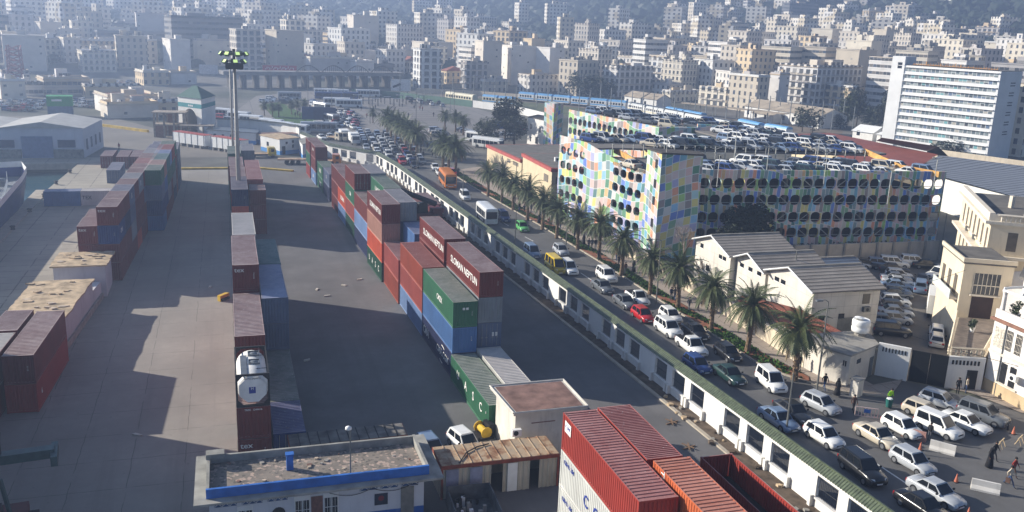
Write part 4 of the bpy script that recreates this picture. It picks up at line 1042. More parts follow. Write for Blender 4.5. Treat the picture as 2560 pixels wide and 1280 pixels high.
def car_parts(kind):
    L, W_, H_, belt, (a, b, c, d), deck, nside = SHAPES[kind]
    P = []; hw = W_/2; y = lambda f: (f-.5)*L
    hood = belt-.06 if kind != 'minibus' else belt
    nose = hood-.14; bedcar = 'pickup' in kind
    st = [(0, .86, .34, .70 if not bedcar else .9), (.012, .95, .24, deck-.05), (.05, .99, .2, deck), (max(a, .08), 1.0, .18, deck), (.5, 1.0, .17, belt), (d, 1.0, .17, hood+.02), (.86, .985, .18, hood-.04), (.955, .93, .2, nose), (.99, .82, .26, nose-.14), (1.0, .74, .36, nose-.24)]
    m = MB(); n = 11
    for f, w, zb, zt in st:
        w *= hw; m.v += [(-w*.86, y(f), zb), (-w*.97, y(f), zb+.1), (-w, y(f), (zb+zt)/2), (-w*.975, y(f), zt-.12), (-w*.88, y(f), zt-.015), (0, y(f), zt+.02)] + [(w*.88, y(f), zt-.015), (w*.975, y(f), zt-.12), (w, y(f), (zb+zt)/2), (w*.97, y(f), zb+.1), (w*.86, y(f), zb)]
    for i in range(len(st)-1):
        for j in range(n):
            m.f.append((i*n+j, i*n+(j+1) % n, (i+1)*n+(j+1) % n, (i+1)*n+j)); m.m.append(0)
    m.f += [tuple(range(n-1, -1, -1)), tuple((len(st)-1)*n+j for j in range(n))]; m.m += [0, 0]
    P.append(('body', m, 'paint', True))
    # cabin
    wb, wr_ = hw*.90, hw*.74; zb = belt-.03
    B = [(-wb, y(a)), (wb, y(a)), (wb*.96, y(d)), (-wb*.96, y(d))]; T = [(-wr_, y(b)), (wr_, y(b)), (wr_*.97, y(c)), (-wr_*.97, y(c))]
    bz = [deck-.03, deck-.03, hood, hood]; zr = H_-.05
    m = MB(); V = [(p[0], p[1], z) for p, z in zip(B, bz)] + [(p[0], p[1], zr) for p in T] + [(p[0]*.8, p[1]*.93+(.04*y(.5)), H_) for p in T]
    fs = [(0, 1, 5, 4), (1, 2, 6, 5), (2, 3, 7, 6), (3, 0, 4, 7), (4, 5, 9, 8), (5, 6, 10, 9), (6, 7, 11, 10), (7, 4, 8, 11), (8, 9, 10, 11)]
    m.add(V, fs); P.append(('cabin', m, 'paint', False))
    def pane(q, u0, u1, v0, v1, off=.012):
        A_, B_, C_, D_ = [Vector(V[k]) for k in q]
        f = lambda u, v: (A_*(1-u)+B_*u)*(1-v)+(D_*(1-u)+C_*u)*v
        nn = (B_-A_).cross(D_-A_).normalized()*off
        return [f(u0, v0)+nn, f(u1, v0)+nn, f(u1, v1)+nn, f(u0, v1)+nn]
    g = MB(); g.quad(*pane((2, 3, 7, 6), .05, .95, .06, .93)); P.append(('windscreen', g, 'glass', False))
    if kind not in ('cabpickup',) or True: g = MB(); g.quad(*pane((0, 1, 5, 4), .08, .92, .3 if H_ > 1.6 else .12, .9)); P.append(('rear_window', g, 'glass', False))
    cuts = {1: [(.08, .92)], 2: [(.08, .47), (.52, .93)], 3: [(.05, .32), (.36, .62), (.66, .94)]}[nside]
    for q, flip in (((1, 2, 6, 5), 0), ((3, 0, 4, 7), 1)):
        for u0, u1 in cuts:
            if flip: u0, u1 = 1-u1, 1-u0
            g = MB(); g.quad(*pane(q, u0, u1, .1, .88)); P.append(('side_window', g, 'glass', False))
    wr0 = .31 if L < 4.2 else .33
    for sx in (-1, 1):
        for f in (.19, .81 if kind != 'minibus' else .84):
            t_ = MB(); x0 = sx*(hw-.2); x1 = sx*(hw+.012)
            def disc(mb, R_, xa, xb, n_=14):
                vs = [(xx, y(f)+R_*cos(2*pi*j/n_), wr0+R_*sin(2*pi*j/n_)) for xx in (xa, xb) for j in range(n_)]
                mb.add(vs, [(j, (j+1) % n_, n_+(j+1) % n_, n_+j) for j in range(n_)]+[tuple(range(n_))[::-1], tuple(range(n_, 2*n_))])
            disc(t_, wr0, x0, x1); rm = MB(); disc(rm, wr0*.62, x1-.01*sx, x1+.012*sx, 10)
            P.append(('wheel', t_, 'rubber', False, [('rim', rm, 'rim')]))
    for sx in (-1, 1):
        m = MB(); zz = nose-.1; m.add([(sx*hw*.50, y(.992)+.02, zz-.09), (sx*hw*.80, y(.972)+.03, zz-.07), (sx*hw*.84, y(.945)+.03, zz+.09), (sx*hw*.48, y(.968)+.04, zz+.07)], [(0, 1, 2, 3)] if sx < 0 else [(3, 2, 1, 0)])
        P.append(('headlight', m, 'lamp', False))
        m = MB(); zz = deck-.22; m.box(min(sx*hw*.62, sx*hw*.93), y(.0)-.005, zz-.12, max(sx*hw*.62, sx*hw*.93), y(.03), zz+.12); P.append(('tail_light', m, 'tail', False))
        m = MB(); xx = sx*(hw+.02); m.box(min(xx, xx+sx*.16), y(d)-.32, belt, max(xx, xx+sx*.16), y(d)-.22, belt+.14); P.append(('mirror', m, 'black', False))
    m = MB(); m.box(-hw*.42, y(.985), nose-.27, hw*.42, y(1.0)+.012, nose-.16); P.append(('grille', m, 'black', False))
    m = MB(); m.box(-.26, y(1.0)+.0, .36, .26, y(1.0)+.02, .47); P.append(('number_plate', m, 'white', False))
    if bedcar:
        m = MB(); m.box(-hw*.84, y(.015), deck+.0, hw*.84, y(a-.02), deck+.035); P.append(('cargo_bed', m, 'black', False))
    return P
MK = {'paint': CREF, 'glass': GLASS, 'rubber': RUBBER, 'rim': RIM, 'lamp': LAMP, 'tail': TAIL, 'black': BLACK, 'white': WHITEP}
CARM = {}; LITE = {}
for kind in SHAPES:
    P = car_parts(kind); CARM[kind] = [(p[0], p[1].mesh('car_'+p[0], MK[p[2]], p[3]), [(q[0], q[1].mesh('car_'+q[0], MK[q[2]])) for q in (p[4] if len(p) > 4 else [])]) for p in P]
    big = MB(); order = ['paint', 'glass', 'rubber', 'rim', 'lamp', 'tail', 'black', 'white']
    for p in P:
        for q in [p]+[(None,)+x[1:] for x in (p[4] if len(p) > 4 else [])]:
            mb = q[1]; big.add(mb.v, mb.f, order.index(q[2]))
    LITE[kind] = big.mesh('car_'+kind, [MK[k] for k in order])
KN = {'sedan': 'sedan', 'hatch': 'hatchback', 'suv': 'suv', 'van': 'small_van', 'minibus': 'minibus', 'pickup': 'pickup_truck', 'cabpickup': 'pickup_truck'}
def swap(o, mat):
    for i, s_ in enumerate(o.material_slots):
        if o.data.materials[i] is CREF: s_.link = 'OBJECT'; s_.material = mat
def car(kind, col, x, y, ang, label, grp=None, z=0.012, extra=None):
    """near car: every part a mesh of its own; ang = heading in degrees, 0 along +x"""
    r = thing(KN[kind], label, 'car' if kind in ('sedan', 'hatch', 'suv') else ('pickup' if 'pickup' in kind else 'van'), (x, y, z), radians(ang-90), grp or 'cars on the road by the port wall')
    for nm, me, subs in CARM[kind]:
        o = obj(nm, me, r); swap(o, PAINTS[col])
        for n2, m2 in subs: obj(n2, m2, o)
    return r
def litecar(kind, col, x, y, z, ang, label, grp):
    o = obj(KN[kind], LITE[kind], None, (x, y, z), radians(ang-90)); swap(o, PAINTS[col])
    return tag(o, label, 'car' if kind in ('sedan', 'hatch', 'suv') else ('pickup' if 'pickup' in kind else 'van'), grp)
def C(px, py): p = G(px, py, .7); return p.x, p.y
near = [
 ('van', 'white', 1163, 490, -93, 'small white van alone on the road, ahead of the green hatchback'), ('hatch', 'green', 1306, 566, -92, 'light green hatchback on the road under the palms'),
 ('van', 'steel', 1331, 630, -90, 'pale van hugging the port wall behind the yellow minibus'), ('hatch', 'silver', 1403, 624, -91, 'silver hatchback in the lane beside the verge kerb'),
 ('minibus', 'yellow', 1388, 666, -91, 'yellow minibus beside the port wall coping'), ('van', 'white', 1422, 670, -90, 'white people carrier beside the yellow minibus'),
 ('suv', 'white', 1517, 688, -91, 'white roof-railed SUV beside the verge kerb'), ('sedan', 'grey', 1507, 714, -88, 'dark grey sedan below the white roof-railed SUV'),
 ('cabpickup', 'white', 1594, 742, -91, 'white single-cab pickup with an open bed'), ('sedan', 'grey', 1563, 752, -89, 'grey sedan left of the single-cab pickup'),
 ('hatch', 'red', 1608, 785, -89, 'bright red hatchback in the queue'), ('hatch', 'white', 1677, 787, -91, 'white hatchback with a black sunroof near the verge'),
 ('suv', 'white', 1672, 820, -89, 'white crossover in front of the red hatchback'), ('sedan', 'black', 1739, 826, -90, 'black sedan next to the white double-cab pickup'),
 ('pickup', 'white', 1730, 862, -90, 'white double-cab pickup with a chrome grille'), ('hatch', 'blue', 1744, 909, -88, 'dark blue hatchback beside the tiled coping'),
 ('hatch', 'black', 1821, 880, -91, 'black hatchback beside the palm verge'), ('sedan', 'dkgreen', 1825, 933, -89, 'dark green sedan behind the white city van'),
 ('van', 'white', 1929, 952, -96, 'white city van turning past the last palm'), ('sedan', 'steel', 1948, 1044, -86, 'blue-grey sedan next to the port wall'),
 ('sedan', 'dark', 1985, 1026, -88, 'dark sedan between the blue-grey sedan and the silver hatchback'), ('hatch', 'silver', 2054, 1007, -76, 'small silver hatchback rounding the pavement corner'),
 ('hatch', 'white', 2062, 1086, -84, 'rounded white hatchback ahead of the black SUV'), ('suv', 'black', 2157, 1170, -92, 'black SUV beside the port wall coping'),
 ('sedan', 'beige', 2195, 1085, -84, 'champagne sedan behind the silver hatchback at the barriers'), ('hatch', 'white', 2258, 1064, -84, 'white hatchback with a dark glass roof by the orange barrier'),
 ('hatch', 'silver', 2284, 1150, -84, 'silver hatchback next to the white concrete barrier'), ('sedan', 'silver', 2342, 1226, -80, 'silver sedan at the bottom of the junction'),
 ('sedan', 'black', 2310, 1262, -84, 'glossy black sedan cut by the bottom edge of the view'), ('hatch', 'silver', 2352, 998, -62, 'silver hatchback closest to the black gate'),
 ('hatch', 'beige', 2312, 1025, -70, 'cream hatchback seen from behind, by the parked white van'), ('van', 'white', 2348, 1064, -74, 'white van with dark lower panels and its door open'),
 ('sedan', 'white', 2416, 1052, -74, 'white sedan between the open-doored van and the grey SUV'), ('suv', 'grey', 2460, 1034, -68, 'large grey SUV next to the cream street wall')]
for k, c, px, py, a, lab in near:
    x, y = C(px, py); car(k, c, x, y, a, lab, 'cars at the road junction' if y < 68 else 'cars on the road by the port wall')
for k, c, px, py, a, lab in (('hatch', 'white', 1163, 1103, -75, 'white car parked behind the rusty-roofed lockers'), ('hatch', 'steel', 1078, 1118, -80, 'pale blue car half hidden by the office roof')):
    x, y = C(px, py); car(k, c, x, y, a, lab, 'cars parked in the yard')
s_ = 5.334
lot = [('sedan', 'silver', 320, 200), ('sedan', 'black', 450, 205), ('hatch', 'steel', 640, 195), ('suv', 'white', 830, 195), ('suv', 'white', 1110, 180), ('sedan', 'black', 1275, 215), ('sedan', 'dark', 830, 270), ('hatch', 'white', 900, 345), ('sedan', 'silver', 860, 385),
       ('sedan', 'silver', 890, 440), ('sedan', 'steel', 870, 490), ('hatch', 'steel', 870, 560), ('sedan', 'grey', 850, 600), ('hatch', 'white', 850, 690), ('hatch', 'grey', 860, 770), ('sedan', 'silver', 850, 840), ('hatch', 'silver', 860, 930), ('hatch', 'grey', 700, 960)]
for i, (k, c, zx, zy) in enumerate(lot):
    x, y = C(2080+zx/s_, 620+zy/s_); car(k, c, x, y, -28, f"{c.replace('dark','dark grey')} {'hatchback' if k=='hatch' else ('SUV' if k=='suv' else 'sedan')}, {ORD[i] if i < 14 else ['fifteenth','sixteenth','seventeenth','eighteenth'][i-14]} from the far wall in the angled courtyard row", 'cars parked in the courtyard')
    
for k, c, zx, zy, a, lab in (('pickup', 'white', 1430, 330, 195, 'white pickup parked against the cream building'), ('hatch', 'white', 1450, 430, 195, 'white hatchback beside the cream building, behind the box van'), ('hatch', 'white', 1430, 510, 195, 'white car squeezed behind the long white box van'),
        ('sedan', 'dark', 1200, 405, 48, 'dark car standing in the middle of the courtyard'), ('van', 'steel', 1180, 515, 48, 'grey-blue van standing in the courtyard lane'), ('hatch', 'white', 1400, 1100, 48, 'white hatchback behind the box van, nearer the gate'),
        ('hatch', 'silver', 1400, 1210, 48, 'silver-white hatchback nearest the black gate, seen from behind'), ('suv', 'black', 800, 1085, -28, 'off-roader with a white roof and spare wheel by the guard hut')):
    x, y = C(2080+zx/s_, 620+zy/s_); car(k, c, x, y, a, lab, 'cars parked in the courtyard')

# buses, lorries
def coach(px, py, ang, L, W_, H_, col, lab, grp='buses', band=None, ac=False, z=0.012, xy=None):
    x, y = xy or tuple(G(px, py, H_*.45))[:2]
    r = thing('bus', lab, 'bus', (x, y, z), radians(ang-90), grp); m = MB(); hw, hl = W_/2, L/2
    pr = [(-hw*.92, .3), (-hw, .5), (-hw, H_-.35), (-hw*.9, H_-.06), (-hw*.6, H_), (hw*.6, H_), (hw*.9, H_-.06), (hw, H_-.35), (hw, .5), (hw*.92, .3)]; n = len(pr)
    for f, sc in ((-1, .95), (-.985, 1), (.975, 1), (1, .93)): m.v += [(p[0]*sc, f*hl, p[1] if p[1] < 1 else p[1]-(1-sc)*1.2) for p in pr]
    for i in range(3):
        for j in range(n): m.f.append((i*n+j, i*n+(j+1) % n, (i+1)*n+(j+1) % n, (i+1)*n+j)); m.m.append(0)
    m.f += [tuple(range(n))[::-1], tuple(3*n+j for j in range(n))]; m.m += [0, 0]
    m.build('body', PAINTS[col], r)
    for sx in (-1, 1):
        k = max(3, int(L/1.35)); w = (L-1.0)/k
        for i in range(k):
            y0 = -hl+.5+i*w; MB().box(min(sx*hw, sx*(hw+.012)), y0+.06, 1.25, max(sx*hw, sx*(hw+.012)), y0+w-.06, H_-.62).build('side_window', GLASS, r)
        if band: MB().box(min(sx*hw, sx*(hw+.014)), -hl+.3, .7, max(sx*hw, sx*(hw+.014)), hl-.3, 1.0).build('stripe', PAINTS[band], r)
        for f in (-.6, .66): MB().lathe([(.46, -.14), (.46, .14)], 14).build('wheel', RUBBER, r, (sx*(hw-.11), f*hl, .47)).rotation_euler = (0, pi/2, 0)
        MB().box(sx*hw*.72-.16, hl-.01, .75, sx*hw*.72+.16, hl+.02, .95).build('headlight', LAMP, r)
    MB().box(-hw*.86, hl-.02, 1.15, hw*.86, hl+.015, H_-.5).build('windscreen', GLASS, r); MB().box(-hw*.7, -hl-.015, 1.4, hw*.7, -hl+.02, H_-.6).build('rear_window', GLASS, r)
    if ac: MB().box(-hw*.5, -hl*.3, H_, hw*.5, hl*.25, H_+.22).build('roof_unit', WHITEP, r)
    MB().box(-.5, hl, .55, .5, hl+.02, .68).build('number_plate', WHITEP, r); return r
coach(1217, 535, -92, 7.2, 2.2, 2.9, 'white', 'cream and white minibus on the road beside a blue van', band='grey')
x, y = C(1259, 542); car('van', 'blue', x, y, -93, 'blue van between the cream minibus and the verge')
coach(1119, 447, -95, 9.5, 2.45, 3.1, 'orange', 'orange city bus coming down the road from the square')
rb = [(565, 283, 'white', 'nearest the gateway tower'), (598, 291, 'white', 'with a red van behind it'), (627, 300, 'white', 'third'), (656, 307, 'beige', 'beige one in the line'), (679, 311, 'white', 'behind the lawn palms'), (702, 317, 'white', 'before the boundary wall'), (742, 323, 'white', 'last in the line')]
for i, (px, py, c, w) in enumerate(rb): coach(px, py, -35, 7.5, 2.3, 2.9, c, f'small {c} bus in the line beside the lawn, {w}', 'buses queued beside the lawn', band='blue' if i % 2 else None)
coach(797, 319, -4, 10.5, 2.5, 3.1, 'silver', 'long silver bus crossing the head of the queue', 'buses', ac=True)
for i, (px, py, c, L, a) in enumerate(((822, 240, 'blue', 11, -10), (862, 240, 'blue', 11, -10), (842, 255, 'white', 10, -8), (872, 259, 'white', 10, -8), (920, 234, 'white', 10, -5), (815, 231, 'white', 10, -8), (845, 233, 'white', 9, -8), (724, 240, 'silver', 9, -4), (805, 268, 'white', 7, -60), (1205, 345, 'white', 10, -50), (1220, 358, 'white', 9, -50), (828, 297, 'silver', 7.5, -70))):
    coach(px, py, a, L, 2.5, 3.1, c, f"{c} bus at the square, {['left blue of the pair','right blue of the pair','in front of the blue pair','right of the front white one','below the billboard side','far white one on the left','far white one on the right','rounded one near the underpass','leading the far car queue','behind the bus shelter trees','at the shelter by the red-trimmed building','among the queued cars'][i]}", 'buses parked at the square')
def lorry(px, py, ang, L, col, lab, box=True, xy=None, boxh=2.9):
    x, y = xy or C(px, py); r = thing('lorry', lab, 'lorry', (x, y, .012), radians(ang-90), 'lorries'); c = 1.9
    m = MB(); m.add([(-1.1, L/2-c, .5), (1.1, L/2-c, .5), (1.1, L/2, .5), (-1.1, L/2, .5), (-1.1, L/2-c, 2.5), (1.1, L/2-c, 2.5), (1.05, L/2-.35, 2.45), (-1.05, L/2-.35, 2.45), (1.1, L/2, 1.35), (-1.1, L/2, 1.35)],
        [(0, 3, 2, 1), (0, 1, 5, 4), (1, 2, 8, 6, 5), (3, 0, 4, 7, 9), (2, 3, 9, 8), (8, 9, 7, 6), (4, 5, 6, 7)]); m.build('cab', PAINTS[col], r)
    g_ = MB(); g_.add([(-.95, L/2+.0, 1.42), (.95, L/2+.0, 1.42), (.92, L/2-.28, 2.3), (-.92, L/2-.28, 2.3)], [(1, 0, 3, 2)]); g_.build('windscreen', GLASS, r, (0, .03, 0))
    for sx in (-1, 1):
        MB().box(sx*1.1-.012, L/2-1.3, 1.4, sx*1.1+.012, L/2-.5, 2.1).build('side_window', GLASS, r)
        for yy in ((L/2-.9), -L/2+1.2) + ((-L/2+2.4,) if L > 8 else ()): MB().lathe([(.45, -.15), (.45, .15)], 12).build('wheel', RUBBER, r, (sx*.95, yy, .46)).rotation_euler = (0, pi/2, 0)
    MB().box(-.5, -L/2+.1, .55, .5, L/2-.2, .8).build('chassis', M_STEEL, r)
    if box: MB().box(-1.2, -L/2, .85, 1.2, L/2-c-.1, boxh).build('cargo_box', WHITEP if box is True else box, r)
    else: MB().box(-1.15, -L/2, .85, 1.15, L/2-c-.1, 1.0).build('flat_bed', M_RUST, r)
    return r
lorry(862, 345, -88, 6.5, 'beige', 'lorry with a tall cream box, by the wall among the jam'); lorry(886, 353, -88, 6.0, 'white', 'white box lorry with a dark cab ahead of the cream one')
lorry(840, 345, -60, 5.5, 'beige', 'small open lorry carrying planks beside the cream box lorry', False)
lorry(0, 0, 48, 7.5, 'white', 'long white box van parked in the courtyard lane', True, tuple(G(2345, 755, 1.5))[:2], 3.2)
lorry(655, 386, 5, 6.5, 'yellow', 'old khaki-yellow lorry cab by the yellow kerb', False)
lorry(835, 404, -5, 3.2, 'orange', 'orange lorry cab behind the far right containers', None)
ft = thing('flatbed_trailer', 'long rusty flatbed trailer beside the far maroon containers', 'trailer', (*tuple(G(745, 410))[:2], 0), radians(-6))
MB().box(-4.5, -1.2, 1.0, 4.5, 1.2, 1.25).build('bed', M_RUST, ft)
for xx in (-2.5, -1.2, .1): MB().lathe([(.5, -1.2), (.5, 1.2)], 12).build('axle_wheels', RUBBER, ft, (xx, 0, .5)).rotation_euler = (pi/2, 0, 0)

# reach stackers
def stacker(x, y, rz, lab, boom_up, sc=1.0):
    r = thing('container_handler', lab, 'container handler', (x, y, .01), rz, 'container handling machines'); r.scale = (sc, sc, sc)
    dk = plain('machine_dark', (22, 27, 29), .5, .2, .2); rd = plain('machine_red', (92, 30, 30), .6, .1, .2); te = plain('machine_teal', (52, 78, 80), .55, .2, .2)
    MB().box(-1.6, -3.6, .9, 1.6, 3.6, 1.9).build('chassis', rd, r); MB().box(-1.5, -3.9, 1.9, 1.5, -1.8, 2.7).build('counterweight', rd, r)
    for sx in (-1, 1):
        for yy in (-2.4, 2.6): MB().lathe([(.5, -.4), (.85, -.35), (.85, .35), (.5, .4)], 18).build('wheel', RUBBER, r, (sx*1.75, yy, .86)).rotation_euler = (0, pi/2, 0)
    c = MB(); c.add([(-.75, -1.2, 1.9), (.75, -1.2, 1.9), (.75, .9, 1.9), (-.75, .9, 1.9), (-.65, -1.1, 3.7), (.65, -1.1, 3.7), (.65, .4, 3.7), (-.65, .4, 3.7)], [(0, 1, 5, 4), (1, 2, 6, 5), (2, 3, 7, 6), (3, 0, 4, 7), (4, 5, 6, 7)])
    cb = c.build('cab', dk, r); MB().add([(-.55, .82, 2.2), (.55, .82, 2.2), (.5, .46, 3.5), (-.5, .46, 3.5)], [(0, 1, 2, 3)]).build('windscreen', GLASS, cb, (0, .04, 0))
    e = Vector((0, 5.2, 5.4+boom_up))
    b = MB(); b.tube([(0, -3.0, 3.2), tuple(e)], [.5, .38], 4); b.build('boom', dk, r)
    for sx in (-1, 1):
        MB().tube([(sx*.9, 1.6, 1.8), (sx*.5, 1.9, 4.2+boom_up*.5)], .13, 6).build('lift_cylinder', te, r)
        MB().tube([(sx*.9, 1.55, 1.0), (sx*.9, 1.58, 1.9)], .17, 6).build('cylinder_sleeve', METAL, r)
    s = MB(); s.box(-3.0, 4.9, e.z-1.9, 3.0, 5.6, e.z-1.35); sp = s.build('spreader', te, r); MB().tube([(0, 5.2, e.z), (0, 5.25, e.z-1.4)], .3, 8).build('head', dk, r)
    for sx in (-1, 1): MB().box(sx*3.0-.18, 4.2, e.z-2.1, sx*3.0+.18, 6.3, e.z-1.5).build('spreader_arm', te, sp)
    return r
st1 = stacker(-14.6, 55.4, .12, 'dark container handler with spreader at the left edge of the yard', .2, 1.15)
stacker(30.8, 147.5, 1.75, 'black container handler working by the wall near the far maroon containers', 1.3, .95)
# ---------------------------------------------------------------- far queues of cars
rq = random.Random(21); kinds = ['sedan', 'hatch', 'hatch', 'sedan', 'suv', 'van']; cols = ['white', 'white', 'white', 'silver', 'silver', 'grey', 'dark', 'black', 'steel', 'beige', 'blue', 'white', 'silver', 'red']
CW2 = {'dark': 'charcoal', 'steel': 'blue-grey'}
def fill(poly, z, ang, dl, dw, where, grp, skip=.1, jit=.25, maxn=999, cset=None, kset=None, rowname='line'):
    P = [tuple(G(px, py, z))[:2] for px, py in poly]; a = radians(ang); ux, uy = cos(a), sin(a); vx, vy = -uy, ux
    cs = [(x*ux+y*uy, x*vx+y*vy) for x, y in P]; out = []
    u0, u1 = min(c[0] for c in cs), max(c[0] for c in cs); v0, v1 = min(c[1] for c in cs), max(c[1] for c in cs)
    j = 0; v = v0+dw/2
    while v < v1:
        i = 0; u = u0+dl/2+rq.random()*dl*.3
        while u < u1:
            x, y = u*ux+v*vx, u*uy+v*vy
            if inside(P, x, y) and rq.random() > skip and len(out) < maxn:
                k = rq.choice(kset or kinds); c = rq.choice(cset or cols); i += 1
                nm = KN[k].replace('_', ' '); lab = f"{CW2.get(c, c)} {nm}, {ORD[i-1] if i <= 14 else str(i)+'th'} of the {ORD[min(j, 13)]} {rowname}, {where}"
                if i <= 1 and 0: pass
                out.append(litecar(k, c, x+rq.uniform(-jit, jit)*ux, y+rq.uniform(-jit, jit), z, ang+rq.uniform(-4, 4), lab, grp))
            u += dl*(1+rq.uniform(-.03, .15))
        j += 1; v += dw
    return out
fill([(812, 281), (885, 281), (902, 326), (822, 326)], .012, -80, 5.2, 2.4, 'jam at the square', 'cars jammed at the square', .12)
fill([(770, 255), (797, 255), (820, 282), (797, 282)], .012, -62, 5.4, 2.5, 'far end of the jam', 'cars jammed at the square', .15)
fill([(893, 330), (962, 340), (1060, 396), (1062, 428), (1000, 412), (905, 376)], .012, -95, 5.3, 2.35, 'jam beside the port wall', 'cars jammed along the port wall', .1)
fill([(1068, 418), (1110, 420), (1175, 455), (1165, 474), (1120, 462)], .012, -94, 6.5, 2.7, 'thin end of the jam', 'cars jammed along the port wall', .35)
fill([(797, 330), (852, 332), (852, 354), (800, 352)], .012, -80, 5.6, 2.6, 'behind the coping bend', 'cars jammed along the port wall', .3)
fill([(1000, 245), (1110, 262), (1108, 269), (1000, 252)], .012, 85, 5, 3.6, 'along the railway edge of the square', 'cars parked along the railway edge', .25)
fill([(1040, 318), (1230, 330), (1225, 350), (1060, 340)], .012, -5, 8, 4.5, 'on the cross street', 'cars on the cross street', .55)
fill([(640, 255), (700, 243), (760, 252), (700, 262)], .012, -10, 6, 3.2, 'in the far bus park', 'cars in the far bus park', .45)
fill([(555, 292), (690, 322), (690, 329), (556, 302)], .012, -35, 6, 2.6, 'before the bus line', 'cars beside the bus line', .3)
fill([(1270, 300), (1310, 318), (1300, 350), (1240, 330)], .012, -30, 5.5, 2.6, 'under the big dark tree', 'cars under the dark tree', .4)
fill([(215, 212), (345, 205), (345, 222), (215, 226)], .012, 60, 6.2, 3.2, 'port lorry park', 'vehicles in the port lorry park', .3)
fill([(0, 258), (130, 258), (80, 280), (0, 280)], .012, 80, 6.5, 3.4, 'vehicle park behind the warehouse', 'vehicles behind the dock warehouse', .2, kset=['pickup', 'suv'])
fill([(178, 252), (240, 258), (240, 270), (182, 270)], .012, 70, 6.5, 3.4, 'rank beside the green kiosk', 'vehicles beside the green kiosk', .2, kset=['pickup', 'van'])
# ---------------------------------------------------------------- mosaic parking garage
def mosaic(name, cw=.95, rh=1.35, wave=.5, slope=0.0):
    t = NT(name); p = t.pos(); s = t.sep(p); nn = t.sep(t.nrm())
    sel = t.math('GREATER_THAN', t.math('ABSOLUTE', nn[0]), t.math('ABSOLUTE', nn[1]))
    u = t.math('ADD', t.math('MULTIPLY', s[1], sel), t.math('MULTIPLY', s[0], t.math('SUBTRACT', 1.0, sel)))
    wv = t.math('MULTIPLY', t.math('SINE', t.math('MULTIPLY', u, .55)), wave)
    w2 = t.math('MULTIPLY', t.math('SINE', t.math('ADD', t.math('MULTIPLY', u, .21), t.math('MULTIPLY', s[2], .5))), .35)
    v = t.math('ADD', s[2], t.math('ADD', wv, t.math('MULTIPLY', u, slope)))
    uu = t.math('ADD', t.math('DIVIDE', u, cw), t.math('MULTIPLY', w2, .5)); cu = t.math('FLOOR', uu)
    wn0 = t.n('ShaderNodeTexWhiteNoise', noise_dimensions='1D'); t.l(cu, wn0.inputs['W'])
    vv = t.math('ADD', t.math('DIVIDE', v, rh), t.math('MULTIPLY', wn0.outputs['Value'], .18)); cv = t.math('FLOOR', vv)
    wn = t.n('ShaderNodeTexWhiteNoise', noise_dimensions='3D'); t.l(t.comb(cu, cv, sel), wn.inputs['Vector'])
    pal = [(60, 98, 190), (206, 158, 92), (92, 148, 104), (196, 172, 160), (74, 150, 178), (168, 176, 120), (222, 132, 88), (206, 178, 172), (38, 92, 92), (150, 150, 196), (212, 196, 92), (184, 176, 160), (46, 110, 74), (112, 174, 214), (132, 184, 82), (210, 166, 156), (96, 124, 130), (150, 196, 200), (120, 108, 104), (196, 196, 190)]
    col = t.ramp(wn.outputs['Value'], [(i/len(pal), srgb(*[int(q*.72+214*.28) for q in c])) for i, c in enumerate(pal)], 'CONSTANT')
    fu = t.math('ABSOLUTE', t.math('SUBTRACT', t.math('FRACT', uu), .5)); fv = t.math('ABSOLUTE', t.math('SUBTRACT', t.math('FRACT', vv), .5))
    ln = t.math('MAXIMUM', t.math('GREATER_THAN', fu, .5-.035/cw), t.math('GREATER_THAN', fv, .5-.05/rh))
    col = t.mix(ln, col, (.62, .66, .64)); dz = t.noise(p, .5, 4)
    col = t.mix(t.rng(dz, .5, .8, 0, .3), col, (.2, .2, .19))
    return t.out(col, .7, 0, .3)
M_MOS = mosaic('mosaic', 1.15, 1.5); M_MOST = mosaic('mosaic_tower', .95, 1.25, .3, -.25); M_MOSL = mosaic('mosaic_long', .62, 1.9, .35, .12)
M_DECK = ground_mat('deck_concrete', (120, 116, 112), None, stain=.2, sc=.2)
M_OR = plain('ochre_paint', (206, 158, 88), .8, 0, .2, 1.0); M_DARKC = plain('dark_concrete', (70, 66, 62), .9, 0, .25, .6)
gr = thing('parking_garage', 'multistorey car park clad in a colourful mosaic of quadrilaterals with arched openings', 'parking garage')
FL0 = Vector((67.7, 120.0, 0)); FL1 = Vector((109.4, 115.6, 0)); FA0 = Vector((61.1, 124.0, 0)); FA1 = Vector((56.6, 151.0, 0))
